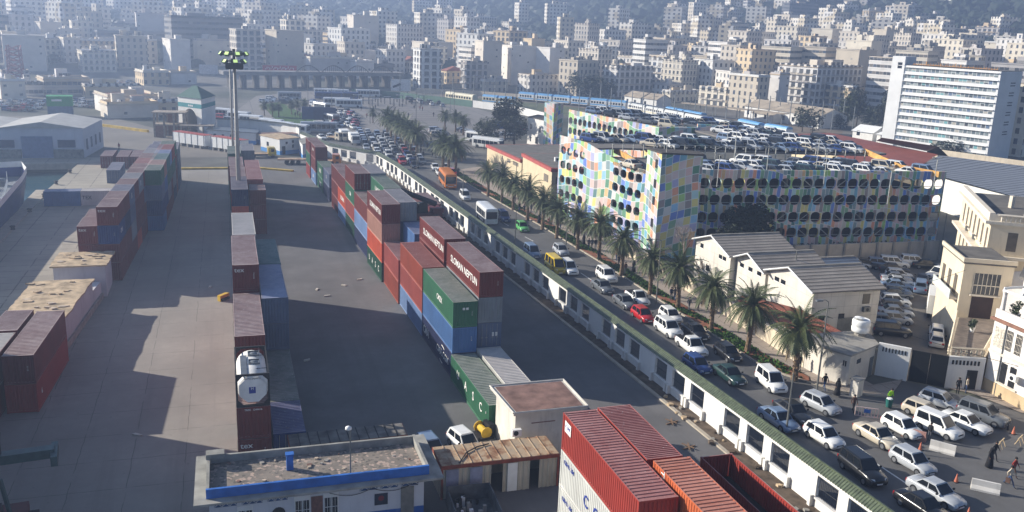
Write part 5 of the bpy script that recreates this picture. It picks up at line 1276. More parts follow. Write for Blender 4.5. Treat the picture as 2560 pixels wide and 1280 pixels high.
def holed(mb, o, e, nrm, u0, u1, z0, z1, cu, cz, rx, rz_, flat=0.0, n=16, depth=.35):
    """one bay panel with a rounded opening, its reveal going inwards"""
    P = lambda u, z, d=0: o+e*u+Vector((0, 0, z))-nrm*d
    ring = []; outer = []
    for i in range(n):
        a = 2*pi*(i+.5)/n; c, s = cos(a), sin(a); k = .78
        x = rx*(abs(c)**k)*(1 if c > 0 else -1); y = rz_*(abs(s)**k)*(1 if s > 0 else -1)
        ring.append((cu+x, cz+y))
        tt = max(abs(c)/((u1-u0)/2), abs(s)/((z1-z0)/2)); outer.append(((u0+u1)/2+c/tt, (z0+z1)/2+s/tt))
    corners = [(u1, z1), (u0, z1), (u0, z0), (u1, z0)]
    for i in range(n):
        j = (i+1) % n; q = [outer[i], outer[j]]
        # bring in the panel corner that lies between the two outer points
        extra = [c for c in corners if (abs(outer[i][0]-c[0]) < 1e-6 and abs(outer[j][1]-c[1]) < 1e-6 and abs(outer[i][1]-c[1]) > 1e-6) or (abs(outer[j][0]-c[0]) < 1e-6 and abs(outer[i][1]-c[1]) < 1e-6 and abs(outer[j][1]-c[1]) > 1e-6)]
        pts = [ring[i], outer[i]]+(extra[:1])+[outer[j], ring[j]]
        mb.add([P(*p) for p in pts], [tuple(range(len(pts)))])
        mb.add([P(*ring[i]), P(*ring[j]), P(*ring[j], depth), P(*ring[i], depth)], [(0, 1, 2, 3)])
    return P
def rect(mb, o, e, u0, u1, z0, z1, d=0.0, nrm=None):
    k = Vector((0, 0, 0)) if nrm is None else nrm*d
    mb.add([o+e*u0+Vector((0, 0, z0))+k, o+e*u1+Vector((0, 0, z0))+k, o+e*u1+Vector((0, 0, z1))+k, o+e*u0+Vector((0, 0, z1))+k], [(0, 1, 2, 3)])
# long street-facing side
e = (FL1-FL0); LL = e.length; e.normalize(); nL = Vector((e.y, -e.x, 0)); m = MB(); NB = 22; bw_ = LL/NB
rows = [(1.95, 4.5, 3.4), (4.5, 7.2, 5.9), (7.2, 9.9, 8.62), (9.9, 12.25, 11.2)]
rail = MB()
for i in range(NB):
    for (z0, z1, cz) in rows:
        holed(m, FL0, e, nL, i*bw_, (i+1)*bw_, z0, z1, (i+.5)*bw_, cz, bw_*.445, .82)
        a = FL0+e*(i*bw_+.1)-nL*.1; b = FL0+e*((i+1)*bw_-.1)-nL*.1; rail.tube([(a.x, a.y, cz-.42), (b.x, b.y, cz-.42)], .045, 4, cap=False)
        if (i*7+int(z0)*3) % 5 in (0, 1) and 2 < i < 17:
            s_ = 1 if (i+int(z0)) % 2 else -1; a = FL0+e*((i+.5)*bw_-.7*s_)-nL*.15; b = FL0+e*((i+.5)*bw_+.7*s_)-nL*.15
            rail.tube([(a.x, a.y, cz-.5), (b.x, b.y, cz+.55)], .06, 4, cap=False)
rect(m, FL0, e, 0, LL, -.2, 1.95); rect(m, FL0, e, 0, LL, 12.25, 13.25)
m.prism([tuple((FL0-nL*.02)[:2]), tuple((FL1-nL*.02)[:2]), tuple((FL1-nL*.3)[:2]), tuple((FL0-nL*.3)[:2])], 12.3, 13.25)
f1 = m.build('long_facade', M_MOSL, gr); rail.build('opening_rails', plain('pale_rail', (176, 176, 168)), f1)
# street side with two groups of openings
e = (FA1-FA0); LA = e.length; e.normalize(); nA = Vector((-e.y, e.x, 0)); m = MB(); o = FA0
ucol = [(1.2, 1.2+2.15), (3.35, 5.5), (5.5, 7.65), (7.65, 9.8)]
for u0, u1 in ucol:
    for (z0, z1) in ((2.0, 4.2), (4.2, 7.0), (7.0, 9.7), (9.7, 12.0)): holed(m, o, e, nA, u0, u1, z0, z1, (u0+u1)/2, (z0+z1)/2+.1, .86, .68)
for u0, u1 in [(18.3+i*2.15, 18.3+(i+1)*2.15) for i in range(4)]:
    for (z0, z1) in ((.4, 3.0), (3.0, 5.6), (5.6, 8.1), (8.1, 10.7), (10.7, 13.3)): holed(m, o, e, nA, u0, u1, z0, z1, (u0+u1)/2, (z0+z1)/2, .84, .7)
rect(m, o, e, 0, 1.2, -.2, 12.0); rect(m, o, e, 1.2, 9.8, -.2, 2.0); rect(m, o, e, 9.8, 18.3, -.2, 12.0); rect(m, o, e, 18.3, 26.9, -.2, .4); rect(m, o, e, 26.9, LA, -.2, 13.3)
V = lambda u, z: o+e*u+Vector((0, 0, z))
m.add([V(0, 12.0), V(9.8, 12.0), V(18.3, 12.0), V(18.3, 14.4), V(9.8, 13.0), V(4, 12.5), V(0, 12.5)], [tuple(range(7))])
m.add([V(18.3, 13.3), V(LA, 13.3), V(LA, 14.5), V(18.3, 14.4)], [(0, 1, 2, 3)])
m.build('street_facade', M_MOS, gr)
m = MB(); m.prism([tuple((FA0+e*0)[:2]), tuple((FA0-nA*.3)[:2]), tuple((FA0-nA*.3+e*9.8)[:2]), tuple((FA0+e*9.8)[:2])], 11.9, 12.45); m.build('parapet', M_OR, gr)
# corner tower
T1 = Vector((61.0, 119.6, 0)); T2 = Vector((66.7, 117.6, 0)); tb = Vector((1.0, 4.6, 0)); m = MB(); T4 = FA0+Vector((-.15, .4, 0)); T3 = T2+Vector((.9, 3.2, 0))
m.prism([tuple(T1[:2]), tuple(T2[:2]), tuple(T3[:2]), tuple(T4[:2])], -.2, 15.7); tw = m.build('corner_tower', M_MOST, gr)
m = MB(); m.prism([tuple((T1+Vector((-.15, -.15, 0)))[:2]), tuple((T2+Vector((.1, -.2, 0)))[:2]), tuple((T3+Vector((.2, .1, 0)))[:2]), tuple((T4+Vector((-.1, .2, 0)))[:2])], 15.72, 15.95); m.build('tower_cap', M_DARKC, tw)
et = (T4-T1).normalized(); nt_ = Vector((-et.y, et.x, 0))
for z in (4.4, 7.8, 10.4, 13.4):
    a = T1+et*1.1+nt_*.01; q = MB(); rect(q, a, et, 0, .8, z, z+1.3, .02, nt_); q.build('tower_opening', BLACK, tw)
# slabs, columns, decks
def pl(*v): return [tuple(p[:2]) for p in v]
back0 = Vector((61.5, 152, 0)); 
NEAR = [(61.6, 124.2), (66.9, 121.0), (109.3, 116.2), (110.5, 131), (106.2, 131.3), (62.3, 140.6), (59.4, 141)]
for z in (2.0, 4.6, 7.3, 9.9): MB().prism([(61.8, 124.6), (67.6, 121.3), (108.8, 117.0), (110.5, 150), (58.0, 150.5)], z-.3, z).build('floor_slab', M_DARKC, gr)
m = MB()
for i in range(10):
    for j in range(4): x, y = 66+i*4.6, 123.5+j*7-i*.35; m.box(x, y, 0, x+.4, y+.4, 11.7)
m.build('columns', CONC, gr)
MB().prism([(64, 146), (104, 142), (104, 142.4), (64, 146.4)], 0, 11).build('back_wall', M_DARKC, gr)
MB().prism([(59.6, 141), (61.4, 124.4), (66.9, 121.1), (109.2, 116.4), (111, 131.2), (106.2, 131.6), (62.3, 140.9)], 11.8, 12.1).build('roof_deck', M_DECK, gr)
MB().prism([(56.9, 151.5), (59.2, 140.5), (62.4, 141.0), (106.3, 131.7), (112, 133), (112, 150), (103.5, 152), (62, 153)], 13.3, 13.6).build('upper_deck', M_DECK, gr)
MB().prism([(91.6, 152.6), (112.0, 150.2), (106, 172), (98, 186), (84.5, 204), (77.8, 203), (83.9, 167.6), (91.5, 167.5)], 13.3, 13.58).build('upper_deck', M_DECK, gr)
m = MB(); m.tube([(59.3, 140.2, 14.4), (62.4, 140.7, 14.4)], .05, 4); m.tube([(62.4, 140.7, 14.4), (106.2, 131.4, 14.4)], .05, 4)
for i in range(26): f = i/25; x, y = 62.4+43.8*f, 140.7-9.3*f; m.box(x-.06, y-.06, 12.1, x+.06, y+.06, 14.45)
m.build('deck_railing', plain('pale_rail', (176, 176, 168)), gr)
MB().prism([(104.2, 119), (110, 118.4), (110, 118.8), (104.2, 119.4)], 0, 9.8).build('inner_wall', M_DARKC, gr)
# ochre ramp walls
def rampwall(pts, lab='ramp_wall'):
    m = MB()
    for (x0, y0, z0), (x1, y1, z1) in zip(pts, pts[1:]):
        a = [(x0, y0, z0-.9), (x1, y1, z1-.9), (x1, y1, z1), (x0, y0, z0)]; d = Vector((y1-y0, x0-x1, 0)).normalized()*.2
        m.add([Vector(p) for p in a]+[Vector(p)+d for p in a], [(0, 1, 2, 3), (7, 6, 5, 4), (3, 2, 6, 7), (0, 4, 5, 1), (1, 5, 6, 2), (0, 3, 7, 4)])
    return m.build(lab, M_OR, gr)
def gz(px, py, z): p = G(px, py, z); return (p.x, p.y, z)
rampwall([gz(1537, 369, 13.2), gz(1568, 384, 13.2), gz(1600, 405, 13.1)]); rampwall([gz(2100, 365, 14.5), gz(2165, 372, 14.5), gz(2210, 392, 14.0), gz(2255, 412, 13.4), gz(2350, 429, 13.4)])
# rear wing with its own arcade and corner block
WB0 = Vector((83.9, 167.3, 0)); WB1 = Vector((77.5, 201.5, 0)); e = (WB1-WB0); LB = e.length; e.normalize(); nB = Vector((-e.y, e.x, 0)); m = MB(); nb = 17; w_ = LB/nb
for i in range(nb):
    for z0, z1 in ((8.0, 10.4), (10.4, 12.8)): holed(m, WB0, e, nB, i*w_, (i+1)*w_, z0, z1, (i+.5)*w_, (z0+z1)/2, w_*.4, .8, n=12)
rect(m, WB0, e, 0, LB, -.2, 8); rect(m, WB0, e, 0, LB, 12.8, 14.1); m.build('rear_arcade', M_MOS, gr)
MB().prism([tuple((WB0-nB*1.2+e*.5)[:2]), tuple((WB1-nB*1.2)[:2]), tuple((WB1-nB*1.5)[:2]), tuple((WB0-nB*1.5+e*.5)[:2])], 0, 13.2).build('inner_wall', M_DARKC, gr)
MB().prism([(83.8, 166.6), (92.3, 166.4), (92.5, 167.2), (83.9, 167.3)], 0, 14.1).build('rear_block', M_MOST, gr)
MB().prism([(92.4, 166.3), (97.5, 163.5), (97.8, 164), (92.6, 167)], 13.0, 14.8).build('rear_block', M_MOST, gr)
p0, p1 = G(1362, 256, 12.6), G(1386, 259, 12.6); p2 = G(1409, 257, 12.6)
p3 = p0+p2-p1
MB().prism(pl(p0, p1, p2, p3), -.2, 12.6).build('stair_tower', M_MOST, gr)
# parked cars on the decks
rq.seed(77); grp = 'cars parked on the garage roof'; cr = ['white', 'white', 'silver', 'silver', 'grey', 'dark', 'black', 'steel', 'white', 'blue', 'beige', 'dkgreen']
def rows_on(x0, y0, x1, y1, n, ang, z, where, skip=.06):
    for i in range(n):
        if rq.random() < skip: continue
        f = (i+.5)/n; k = rq.choice(['sedan', 'hatch', 'hatch', 'sedan', 'suv', 'van']); c = rq.choice(cr)
        litecar(k, c, x0+(x1-x0)*f+rq.uniform(-.15, .15), y0+(y1-y0)*f+rq.uniform(-.4, .4), z, ang+rq.uniform(-5, 5), f"{CW2.get(c, c)} {KN[k].replace('_', ' ')}, {ORD[i] if i < 14 else ['fifteenth','sixteenth','seventeenth','eighteenth','nineteenth'][i-14]} from the left in {where}", grp)
rows_on(70, 122.6, 109, 118.3, 15, -62, 12.1, 'the front row behind the mosaic parapet')
rows_on(69, 127.6, 108, 122.8, 14, -62, 12.1, 'the second row of the lower roof deck')
rows_on(72, 132.6, 103, 127.8, 11, 118, 12.1, 'the back row of the lower roof deck', .15)
rows_on(64, 142.8, 106.5, 133.8, 17, -60, 13.6, 'the front row of the upper roof deck')
rows_on(60, 149.2, 110, 139.0, 19, -60, 13.6, 'the second row of the upper roof deck')
rows_on(88, 149.5, 111, 145.0, 9, -60, 13.6, 'the third row of the upper roof deck')
rows_on(93, 156, 108, 153.0, 6, -60, 13.6, 'the short row beside the rear block')
rows_on(94, 162, 107, 159.0, 5, -55, 13.6, 'the short row behind the rear block')
rows_on(86.5, 170, 104, 167.5, 7, -50, 13.6, 'the first row of the rear wing roof')
rows_on(85.2, 177, 101.5, 174.5, 7, -50, 13.6, 'the second row of the rear wing roof')
rows_on(84.0, 184, 96.5, 182.0, 6, -50, 13.6, 'the third row of the rear wing roof')
rows_on(82.6, 191, 91, 190, 4, -50, 13.6, 'the fourth row of the rear wing roof')
rows_on(81.2, 198, 86, 197.5, 3, -50, 13.6, 'the far row of the rear wing roof')
rows_on(60, 128.5, 61, 129.5, 1, 95, 12.1, 'the place beside the corner tower', 0)
for i, (px, py, z) in enumerate(((1840, 350, 13.6), (1797, 415, 12.1), (1787, 400, 12.1), (1920, 395, 12.1), (2046, 372, 13.6), (2065, 410, 12.1), (2226, 455, 12.1), (2340, 425, 12.1), (1667, 370, 13.6), (1820, 330, 13.6))):
    p = G(px, py, z+3); t = thing('deck_lamp', f"slender lamp on the car park roof, {ORD[i]} of those standing among the cars", 'lamp post', (p.x, p.y, z), 0, 'lamps on the garage roof')
    MB().tube([(0, 0, 0), (0, 0, 4.6)], .06, 5).build('pole', plain('pale_rail', (176, 176, 168)), t); MB().tube([(-.9, 0, 4.9), (0, 0, 4.6), (.9, 0, 4.9)], .07, 4).build('arms', plain('pale_rail', (176, 176, 168)), t)
# ---------------------------------------------------------------- white gabled sheds east of the road
M_SHED = stucco('shedwall', (214, 208, 196), .3, None, None, [(2, 1.25), (1, 1.9), (0, 1.9)])
def sheetroof(key, c, ax, w=.55, var=.25):
    t = NT('sheet_'+key); p = t.pos(); s = t.sep(p); c = srgb(*c)[:3]
    fr = t.math('ABSOLUTE', t.math('SUBTRACT', t.math('FRACT', t.math('DIVIDE', s[ax], w)), .5)); a = t.noise(p, .5, 5, .65)
    col = t.mix(t.rng(a, .3, .7), tuple(x*(1-var) for x in c), tuple(min(1, x*(1+var*.5)) for x in c))
    col = t.mix(t.math('GREATER_THAN', fr, .36), col, tuple(x*.35 for x in c)); b = t.noise(p, 3, 3); col = t.mix(t.rng(b, .62, .7, 0, .5), col, tuple(x*.4 for x in c))
    t.bump(fr, .6, .08); return t.out(col, .75, 0, .3)
M_ASB = sheetroof('cement', (158, 150, 140), 1, .62)
SU = 'group of white gabled sheds behind the palm pavement'
def gable(name, lab, x0, x1, y0, y1, he, hr, M_w=M_SHED, M_r=None, ov=.5, grp=None, wins=(), skew=0.0):
    t = thing(name, lab, 'shed', (0, 0, 0), 0, grp); ym = (y0+y1)/2; m = MB()
    m.add([(x0, y0, -.1), (x1, y0, -.1), (x1, y1, -.1), (x0, y1, -.1), (x0, y0, he), (x1, y0, he), (x1, y1, he), (x0, y1, he), (x0, ym, hr-.06), (x1, ym, hr-.06)],
          [(0, 1, 5, 4), (2, 3, 7, 6), (0, 4, 8, 7, 3), (1, 2, 6, 9, 5), (0, 3, 2, 1)]); m.build('wall', M_w, t)
    m = MB(); k = (hr-he)/(ym-y0); th = .1
    for s_ in (-1, 1):
        ye = ym+s_*((y1-y0)/2+ov); ze = hr-k*((y1-y0)/2+ov)
        a = [(x0-ov, ye, ze), (x1+ov, ye, ze), (x1+ov, ym, hr), (x0-ov, ym, hr)]; b = [(q[0], q[1], q[2]+th) for q in a]
        m.add(a+b, [(0, 3, 2, 1), (4, 5, 6, 7), (0, 1, 5, 4), (1, 2, 6, 5), (2, 3, 7, 6), (3, 0, 4, 7)] if s_ < 0 else [(1, 2, 3, 0), (7, 6, 5, 4), (4, 5, 1, 0), (5, 6, 2, 1), (6, 7, 3, 2), (7, 4, 0, 3)])
    rf = m.build('roof', M_r or M_ASB, t); MB().box(x0-ov-.02, ym-.12, hr+.06, x1+ov+.02, ym+.12, hr+.2).build('ridge_cap', CONC, rf)
    for s_ in (-1, 1):
        b_ = MB(); ye = ym+s_*((y1-y0)/2+ov); ze = hr-k*((y1-y0)/2+ov); b_.tube([(x0-ov-.05, ye, ze+.02), (x0-ov-.05, ym, hr+.02)], .11, 4); b_.build('verge_board', WHITEP, rf)
    for face, a, z, w, h_, nm in wins:
        if face == 'w': w_ = MB().box(x0-.03, a-w/2, z, x0+.02, a+w/2, z+h_).build(nm, GLASS, t); MB().box(x0-.045, a-w/2-.06, z-.08, x0-.0, a+w/2+.06, z).build('sill', WHITEP, w_)
        else: w_ = MB().box(a-w/2, y0-.03, z, a+w/2, y0+.02, z+h_).build(nm, GLASS if nm != 'shutter' else METAL, t)
    return t
gable('white_shed', 'nearest of three white gabled sheds, with the window side facing the junction', 62.2, 71.2, 82.3, 91.3, 5.8, 7.3, grp=SU,
      wins=[('w', 89.5, 4.9, .9, .5, 'window'), ('w', 88.2, 4.9, .9, .5, 'window'), ('w', 84, 2.2, .9, .8, 'window'), ('s', 69.4, 3.9, 1.0, 1.2, 'window'), ('s', 66.9, .6, 2.0, 1.8, 'shutter'), ('s', 63.6, 2.2, .9, .6, 'window'), ('s', 66.3, 2.3, .8, .6, 'window'), ('s', 69.6, 1.2, .8, .8, 'window')])
gable('white_shed', 'middle of three white gabled sheds, with a lower striped roof on struts', 62.0, 70.2, 91.6, 98.2, 5.6, 6.9, grp=SU, wins=[('w', 93, 4.6, .9, .5, 'window'), ('w', 95, 4.6, .9, .5, 'window'), ('w', 97, 4.6, .9, .5, 'window')], ov=.7)
gable('white_shed', 'farthest of three white gabled sheds, beside the bare tree', 61.2, 70.6, 98.5, 107.6, 5.8, 7.3, grp=SU, wins=[('w', 106, 4.9, .8, .6, 'window'), ('w', 101, 4.7, .8, .5, 'window'), ('w', 100, 4.7, .8, .5, 'window'), ('w', 104, 2.2, .9, .8, 'window')])
gable('low_shed', 'low shed with a blue-grey ribbed roof behind the white gabled sheds', 72.5, 79.6, 95.6, 101.4, 3.9, 4.8, M_r=sheetroof('blue', (98, 110, 128), 1, .5))
acu = thing('air_conditioner', 'grey air conditioner on the nearest white shed wall', 'air conditioner', (69.0, 81.9, 3.0)); MB().box(0, 0, 0, .9, .4, .6).build('casing', METAL, acu); MB().lathe([(.2, 0), (.2, .02)], 12).build('fan_grille', BLACK, acu, (.45, -.005, .3)).rotation_euler = (pi/2, 0, 0)
rt = thing('tiled_lean_to', 'low lean-to with brown-red tiles below the nearest white shed', 'lean-to', (0, 0, 0)); m = MB(); m.prism([(58.6, 76.5), (61.8, 76.8), (62.0, 82.0), (58.8, 90.5), (58.2, 90.5)], -.1, 2.3); m.build('wall', M_SHED, rt)
m = MB(); m.add([(58.0, 75.9, 2.3), (62.2, 76.2, 2.9), (62.15, 84, 3.1), (58.7, 91, 2.9), (57.8, 91, 2.3)], [(0, 1, 2, 3, 4)]); m.build('roof', sheetroof('tile', (140, 84, 66), 1, .35), rt)
# garden wall, guard hut, tank, gate
M_GW = stucco('garden', (214, 200, 176), .35)
gw = thing('garden_wall', 'long cream-stained wall along the pavement behind the palms', 'wall'); m = MB()
pw = [(57.1, 120.5), (57.3, 103), (57.0, 92.5), (56.7, 83), (56.4, 76.5), (56.2, 74.6)]
for (x0, y0), (x1, y1) in zip(pw, pw[1:]): m.prism([(x0, y0), (x1, y1), (x1+.3, y1), (x0+.3, y0)], -.1, 2.1)
m.build('wall', M_GW, gw); m = MB(); m.prism([(56.3, 74.8), (57.0, 92.5), (57.35, 92.5), (56.7, 74.8)], 2.1, 2.2); m.build('coping', CONC, gw)
b_ = MB()
for i in range(46): y = 76+i*.3; x = 56.75+(y-76)*.018; b_.box(x-.02, y-.02, 2.2, x+.02, y+.02, 2.75)
b_.box(56.72, 76, 2.72, 56.78, 76.1, 2.75); b_.tube([(56.75, 76, 2.72), (57.0, 89.6, 2.72)], .03, 4); b_.build('iron_railing', DMETAL, gw)
gh = thing('guard_hut', 'stained white guard hut on the street corner with slatted vents and a flat roof', 'hut'); m = MB()
m.prism([(57.6, 69.3), (62.4, 71.6), (64.0, 75.2), (56.2, 75.3), (56.5, 71.5)], -.1, 3.25); m.build('wall', stucco('hut2', (214, 208, 196), .4), gh)
m = MB(); m.prism([(57.5, 69.1), (62.6, 71.4), (64.3, 75.5), (56.1, 75.6), (56.3, 71.3)], 3.26, 3.42); m.build('roof', CONC, gh)
for i in range(6): MB().box(0, -.02, 0, .12, .02, .55).build('vent_slot', BLACK, gh, (57.38-.0-i*.045, 69.55+i*.25, 2.1), rz=1.85)
MB().box(-.4, -.03, 0, .4, .03, 2.1).build('door', METAL, gh, (61.9, 71.35, 0), rz=.45); MB().box(-.4, -.03, 0, .4, .03, .45).build('window', GLASS, gh, (59.3, 70.1, 2.1), rz=.45)
sb = thing('meter_cabinet', 'small white plastered cabinet with a slab top at the guard hut corner', 'cabinet', (57.1, 67.3, 0), .4); MB().box(-.45, -.4, 0, .55, .4, 1.7).build('body', stucco('hut2', (214, 208, 196)), sb); MB().box(-.55, -.5, 1.7, .65, .5, 1.82).build('slab', CONC, sb)
wt = thing('water_tank', 'dented white cylindrical water tank on the guard hut roof', 'water tank', (62.4, 74.2, 3.43), 0)
MB().lathe([(.75, .35), (.9, .45), (.92, .9), (.84, 1.0), (.92, 1.1), (.92, 1.6), (.8, 1.75), (.75, 1.72)], 18).build('tank', WHITEP, wt, smooth=True); MB().lathe([(.55, 0), (.55, .35)], 10).build('stand', CONC, wt)
MB().lathe([(.3, 1.78), (.5, 1.95), (.1, 2.05)], 9).build('torn_lid', WHITEP, wt, (-.35, 0, 0))
gt2 = thing('gate_pier_wall', 'white wall panel with a row of slots left of the black gate', 'wall'); m = MB(); m.prism([(62.65, 71.5), (64.75, 69.3), (65.0, 69.5), (62.9, 71.75)], -.1, 3.5); m.build('wall', M_WALLW, gt2)
for i in range(8): f = .15+i*.1; MB().box(-.06, -.02, 0, .06, .02, .45).build('vent_slot', BLACK, gt2, (62.65+2.1*f-.01, 71.5-2.2*f-.02, 2.7), rz=-.81)
bg = thing('black_gate', 'solid black double gate closing the courtyard', 'gate')
for a, b in (((64.9, 69.25), (66.1, 68.05)), ((66.12, 68.03), (67.3, 66.9))): MB().prism([a, b, (b[0]+.06, b[1]+.06), (a[0]+.06, a[1]+.06)], .1, 3.4).build('leaf', plain('gate_black', (16, 18, 20), .6), bg)
dw = thing('door_wall', 'white wall with slots and a dark doorway under the terrace', 'wall'); m = MB(); m.prism([(67.35, 66.95), (70.6, 65.6), (70.8, 65.9), (67.6, 67.2)], -.1, 3.4); m.build('wall', M_WALLW, dw)
for i in range(8): f = .12+i*.1; MB().box(-.09, -.02, 0, .09, .02, .45).build('vent_slot', BLACK, dw, (67.35+3.25*f, 66.95-1.35*f-.02, 2.6), rz=-.39)
MB().box(-.5, -.03, 0, .5, .03, 2.1).build('door', BLACK, dw, (69.6, 66.0, 0), rz=-.39)
# courtyard surface and back wall
sheet('courtyard_surface', [(64.6, 69.8), (67.6, 67.1), (86, 84), (112, 106), (112, 111), (80, 112), (72, 111), (72, 82)], .02, ground_mat('court_asphalt', (112, 106, 98), None, stain=.25, sc=.3))
cw = thing('courtyard_wall', 'grey-white panelled wall with posts between the courtyard and the mosaic garage', 'wall'); m = MB()
m.prism([(72, 112.0), (106, 111.0), (106, 111.3), (72, 112.3)], -.1, 3.1); m.build('wall', stucco('courtwall', (186, 178, 166), .35), cw)
for i in range(12): x = 74+i*2.9; MB().box(x, 111.65-(x-74)*.03, 0, x+.28, 111.95-(x-74)*.03, 3.25).build('post', CONC, cw)
# ---------------------------------------------------------------- cream corner building
M_CREAM = stucco('cream', (216, 202, 176), .25); M_CREAML = stucco('creamlight', (216, 206, 188), .25); M_FLAT = plain('flat_roof_felt', (104, 100, 94), .9, 0, .2, .6)
cb = thing('cream_building', 'ornate cream building with cornices, tall windows and balustraded roof', 'building')
c0 = Vector((87.6, 84.2, 0)); c1 = Vector((99.8, 101.6, 0)); e = (c1-c0); Lc = e.length; e.normalize(); nc = Vector((-e.y, e.x, 0))   # west face, nc points to the courtyard
c0b = c0-nc*17; c1b = c1-nc*17
def boxe(mb, o, e, n, u0, u1, d0, d1, z0, z1): mb.prism([tuple((o+e*u+n*d)[:2]) for u, d in ((u0, d0), (u1, d0), (u1, d1), (u0, d1))], z0, z1)
m = MB(); boxe(m, c0, e, nc, 0, Lc, -17, 0, -.1, 12.4); m.build('wall', M_CREAM, cb)
for z, d in ((8.2, .9), (12.4, .7)): m = MB(); boxe(m, c0, e, nc, -.4, Lc+.3, -17.3, d, z, z+.35); m.build('cornice', M_CREAML, cb)
m = MB(); boxe(m, c0, e, nc, .1, Lc, -.3, .3, 12.76, 13.7); boxe(m, c0, e, nc, .1, .4, -17, -.31, 12.76, 13.6); m.build('parapet', M_CREAML, cb)
m = MB(); boxe(m, c0, e, nc, .5, Lc-.2, -16.8, -.4, 12.76, 12.82); m.build('roof', M_FLAT, cb)
for i in range(7):
    u = 1.6+i*2.8
    for z0, h_ in ((9.2, 2.4), (5.0, 2.6), (1.2, 2.2)):
        q = MB(); boxe(q, c0, e, nc, u-.45, u+.45, .0, .03, z0, z0+h_); w_ = q.build('window', plain('shutter_grey', (96, 88, 78), .7), cb)
        q = MB(); boxe(q, c0, e, nc, u-.65, u+.65, .0, .18, z0-.2, z0-.03); q.build('sill', M_CREAML, w_)
    if i in (2, 4): q = MB(); boxe(q, c0, e, nc, u+.6, u+1.3, .0, .35, 8.7, 9.3); q.build('air_conditioner', METAL, cb)
for j in range(6):
    q = MB(); x = c0+e*(1.5+j*3)-nc*(4+(j % 3)*4); q.box(x.x-.25, x.y-.25, 12.83, x.x+.25, x.y+.25, 14.4); q.build('roof_pier', M_CREAML, cb)
for i in range(5):
    d = 2+i*3.1
    for z0, h_ in ((9.2, 2.3), (5, 2.4)): q = MB(); x = c0-nc*d; q.prism([tuple((x-e*.03)[:2]), tuple((x-e*.03-nc*1.1)[:2]), tuple((x-nc*1.1)[:2]), tuple(x[:2])], z0, z0+h_); q.build('window', plain('shutter_grey', (96, 88, 78)), cb)
m = MB()
for i in range(30): x = c0-nc*(1+i*.5)-e*.25; m.box(x.x-.07, x.y-.07, 12.8, x.x+.07, x.y+.07, 13.5)
m.tube([tuple(c0-nc*.6-e*.25+Vector((0, 0, 13.55))), tuple(c0-nc*16-e*.25+Vector((0, 0, 13.55)))], .12, 4); m.build('balustrade', M_CREAML, cb)
# lower front wing with the big window and dark doorway, and its terrace
fw = thing('cream_wing', 'plain cream two-storey wing with a barred window over a dark doorway', 'building'); f0 = Vector((78.0, 77.6, 0)); f1 = Vector((82.6, 75.2, 0)); e2 = (f1-f0); Lf = e2.length; e2.normalize(); n2 = Vector((e2.y, -e2.x, 0))
m = MB(); boxe(m, f0, e2, n2, 0, Lf, -8.5, 0, -.1, 9.6); m.build('wall', M_CREAM, fw)
m = MB(); boxe(m, f0, e2, n2, -.15, Lf+.15, -8.6, .15, 9.6, 9.8); m.build('roof', M_FLAT, fw)
m = MB(); boxe(m, f0, e2, n2, -.2, Lf+.2, -.1, .2, 9.8, 10.25); boxe(m, f0, e2, n2, -.2, 0, -8.6, -.11, 9.8, 10.25); m.build('parapet', M_CREAM, fw)
q = MB(); boxe(q, f0, e2, n2, 1.2, 4.0, 0, .03, 6.2, 8.6); w_ = q.build('window', GLASS, fw); q = MB()
for i in range(7): u = 1.2+i*.465; boxe(q, f0, e2, n2, u-.03, u+.03, .04, .08, 6.2, 8.6)
boxe(q, f0, e2, n2, 1.2, 4.0, .09, .12, 7.2, 7.3); boxe(q, f0, e2, n2, 1.0, 4.2, .03, .35, 6.0, 6.15); q.build('window_bars', M_CREAML, w_)
q = MB(); boxe(q, f0, e2, n2, 1.3, 3.6, 0, .04, 3.4, 5.9); q.build('doorway', plain('dark_door', (58, 42, 36), .8), fw)
for i in range(3): q = MB(); x = f0-n2*(1.6+i*2.4)-e2*.02; q.prism([tuple(x[:2]), tuple((x-n2*1.0)[:2]), tuple((x-n2*1.0-e2*.04)[:2]), tuple((x-e2*.04)[:2])], 5.6, 7.8); q.build('window', plain('shutter_grey', (96, 88, 78)), fw)
q = MB(); x = f0-n2*.5; q.prism([tuple((x-e2*.9)[:2]), tuple((x)[:2]), tuple((x-n2*7)[:2]), tuple((x-n2*7-e2*.9)[:2])], 5.2, 5.4); q.build('balcony', M_CREAML, fw)
q = MB(); q.prism([tuple((x-e2*.92)[:2]), tuple((x-e2*.82)[:2]), tuple((x-n2*7-e2*.82)[:2]), tuple((x-n2*7-e2*.92)[:2])], 5.4, 6.3); q.build('balcony_screen', plain('pale_lattice', (190, 196, 192)), fw)
tr = thing('terrace', 'raised terrace with stone balustrades and a rubble patch above the door wall', 'terrace'); tp = [(67.6, 67.3), (70.8, 66.0), (82.5, 75.1), (78.0, 77.5)]
MB().prism(tp, -.1, 3.35).build('base', M_GW, tr); MB().prism([(67.9, 67.5), (70.6, 66.3), (82.2, 75.0), (78.1, 77.2)], 3.36, 3.4).build('paving', plain('terrace_floor', (122, 110, 98), .9, 0, .2), tr)
for a, b, nn in (((67.7, 67.5), (77.8, 77.3), 20), ((70.8, 66.2), (82.3, 75.2), 20), ((67.8, 67.3), (70.6, 66.2), 6)):
    q = MB()
    for i in range(nn+1): f = i/nn; x, y = a[0]+(b[0]-a[0])*f, a[1]+(b[1]-a[1])*f; q.lathe([(.1, 3.4), (.06, 3.5), (.15, 3.75), (.07, 4.0), (.1, 4.1)], 6, 0, (x, y, 0))
    q.tube([(*a, 4.15), (*b, 4.15)], .11, 4); q.build('balustrade', M_CREAM, tr)
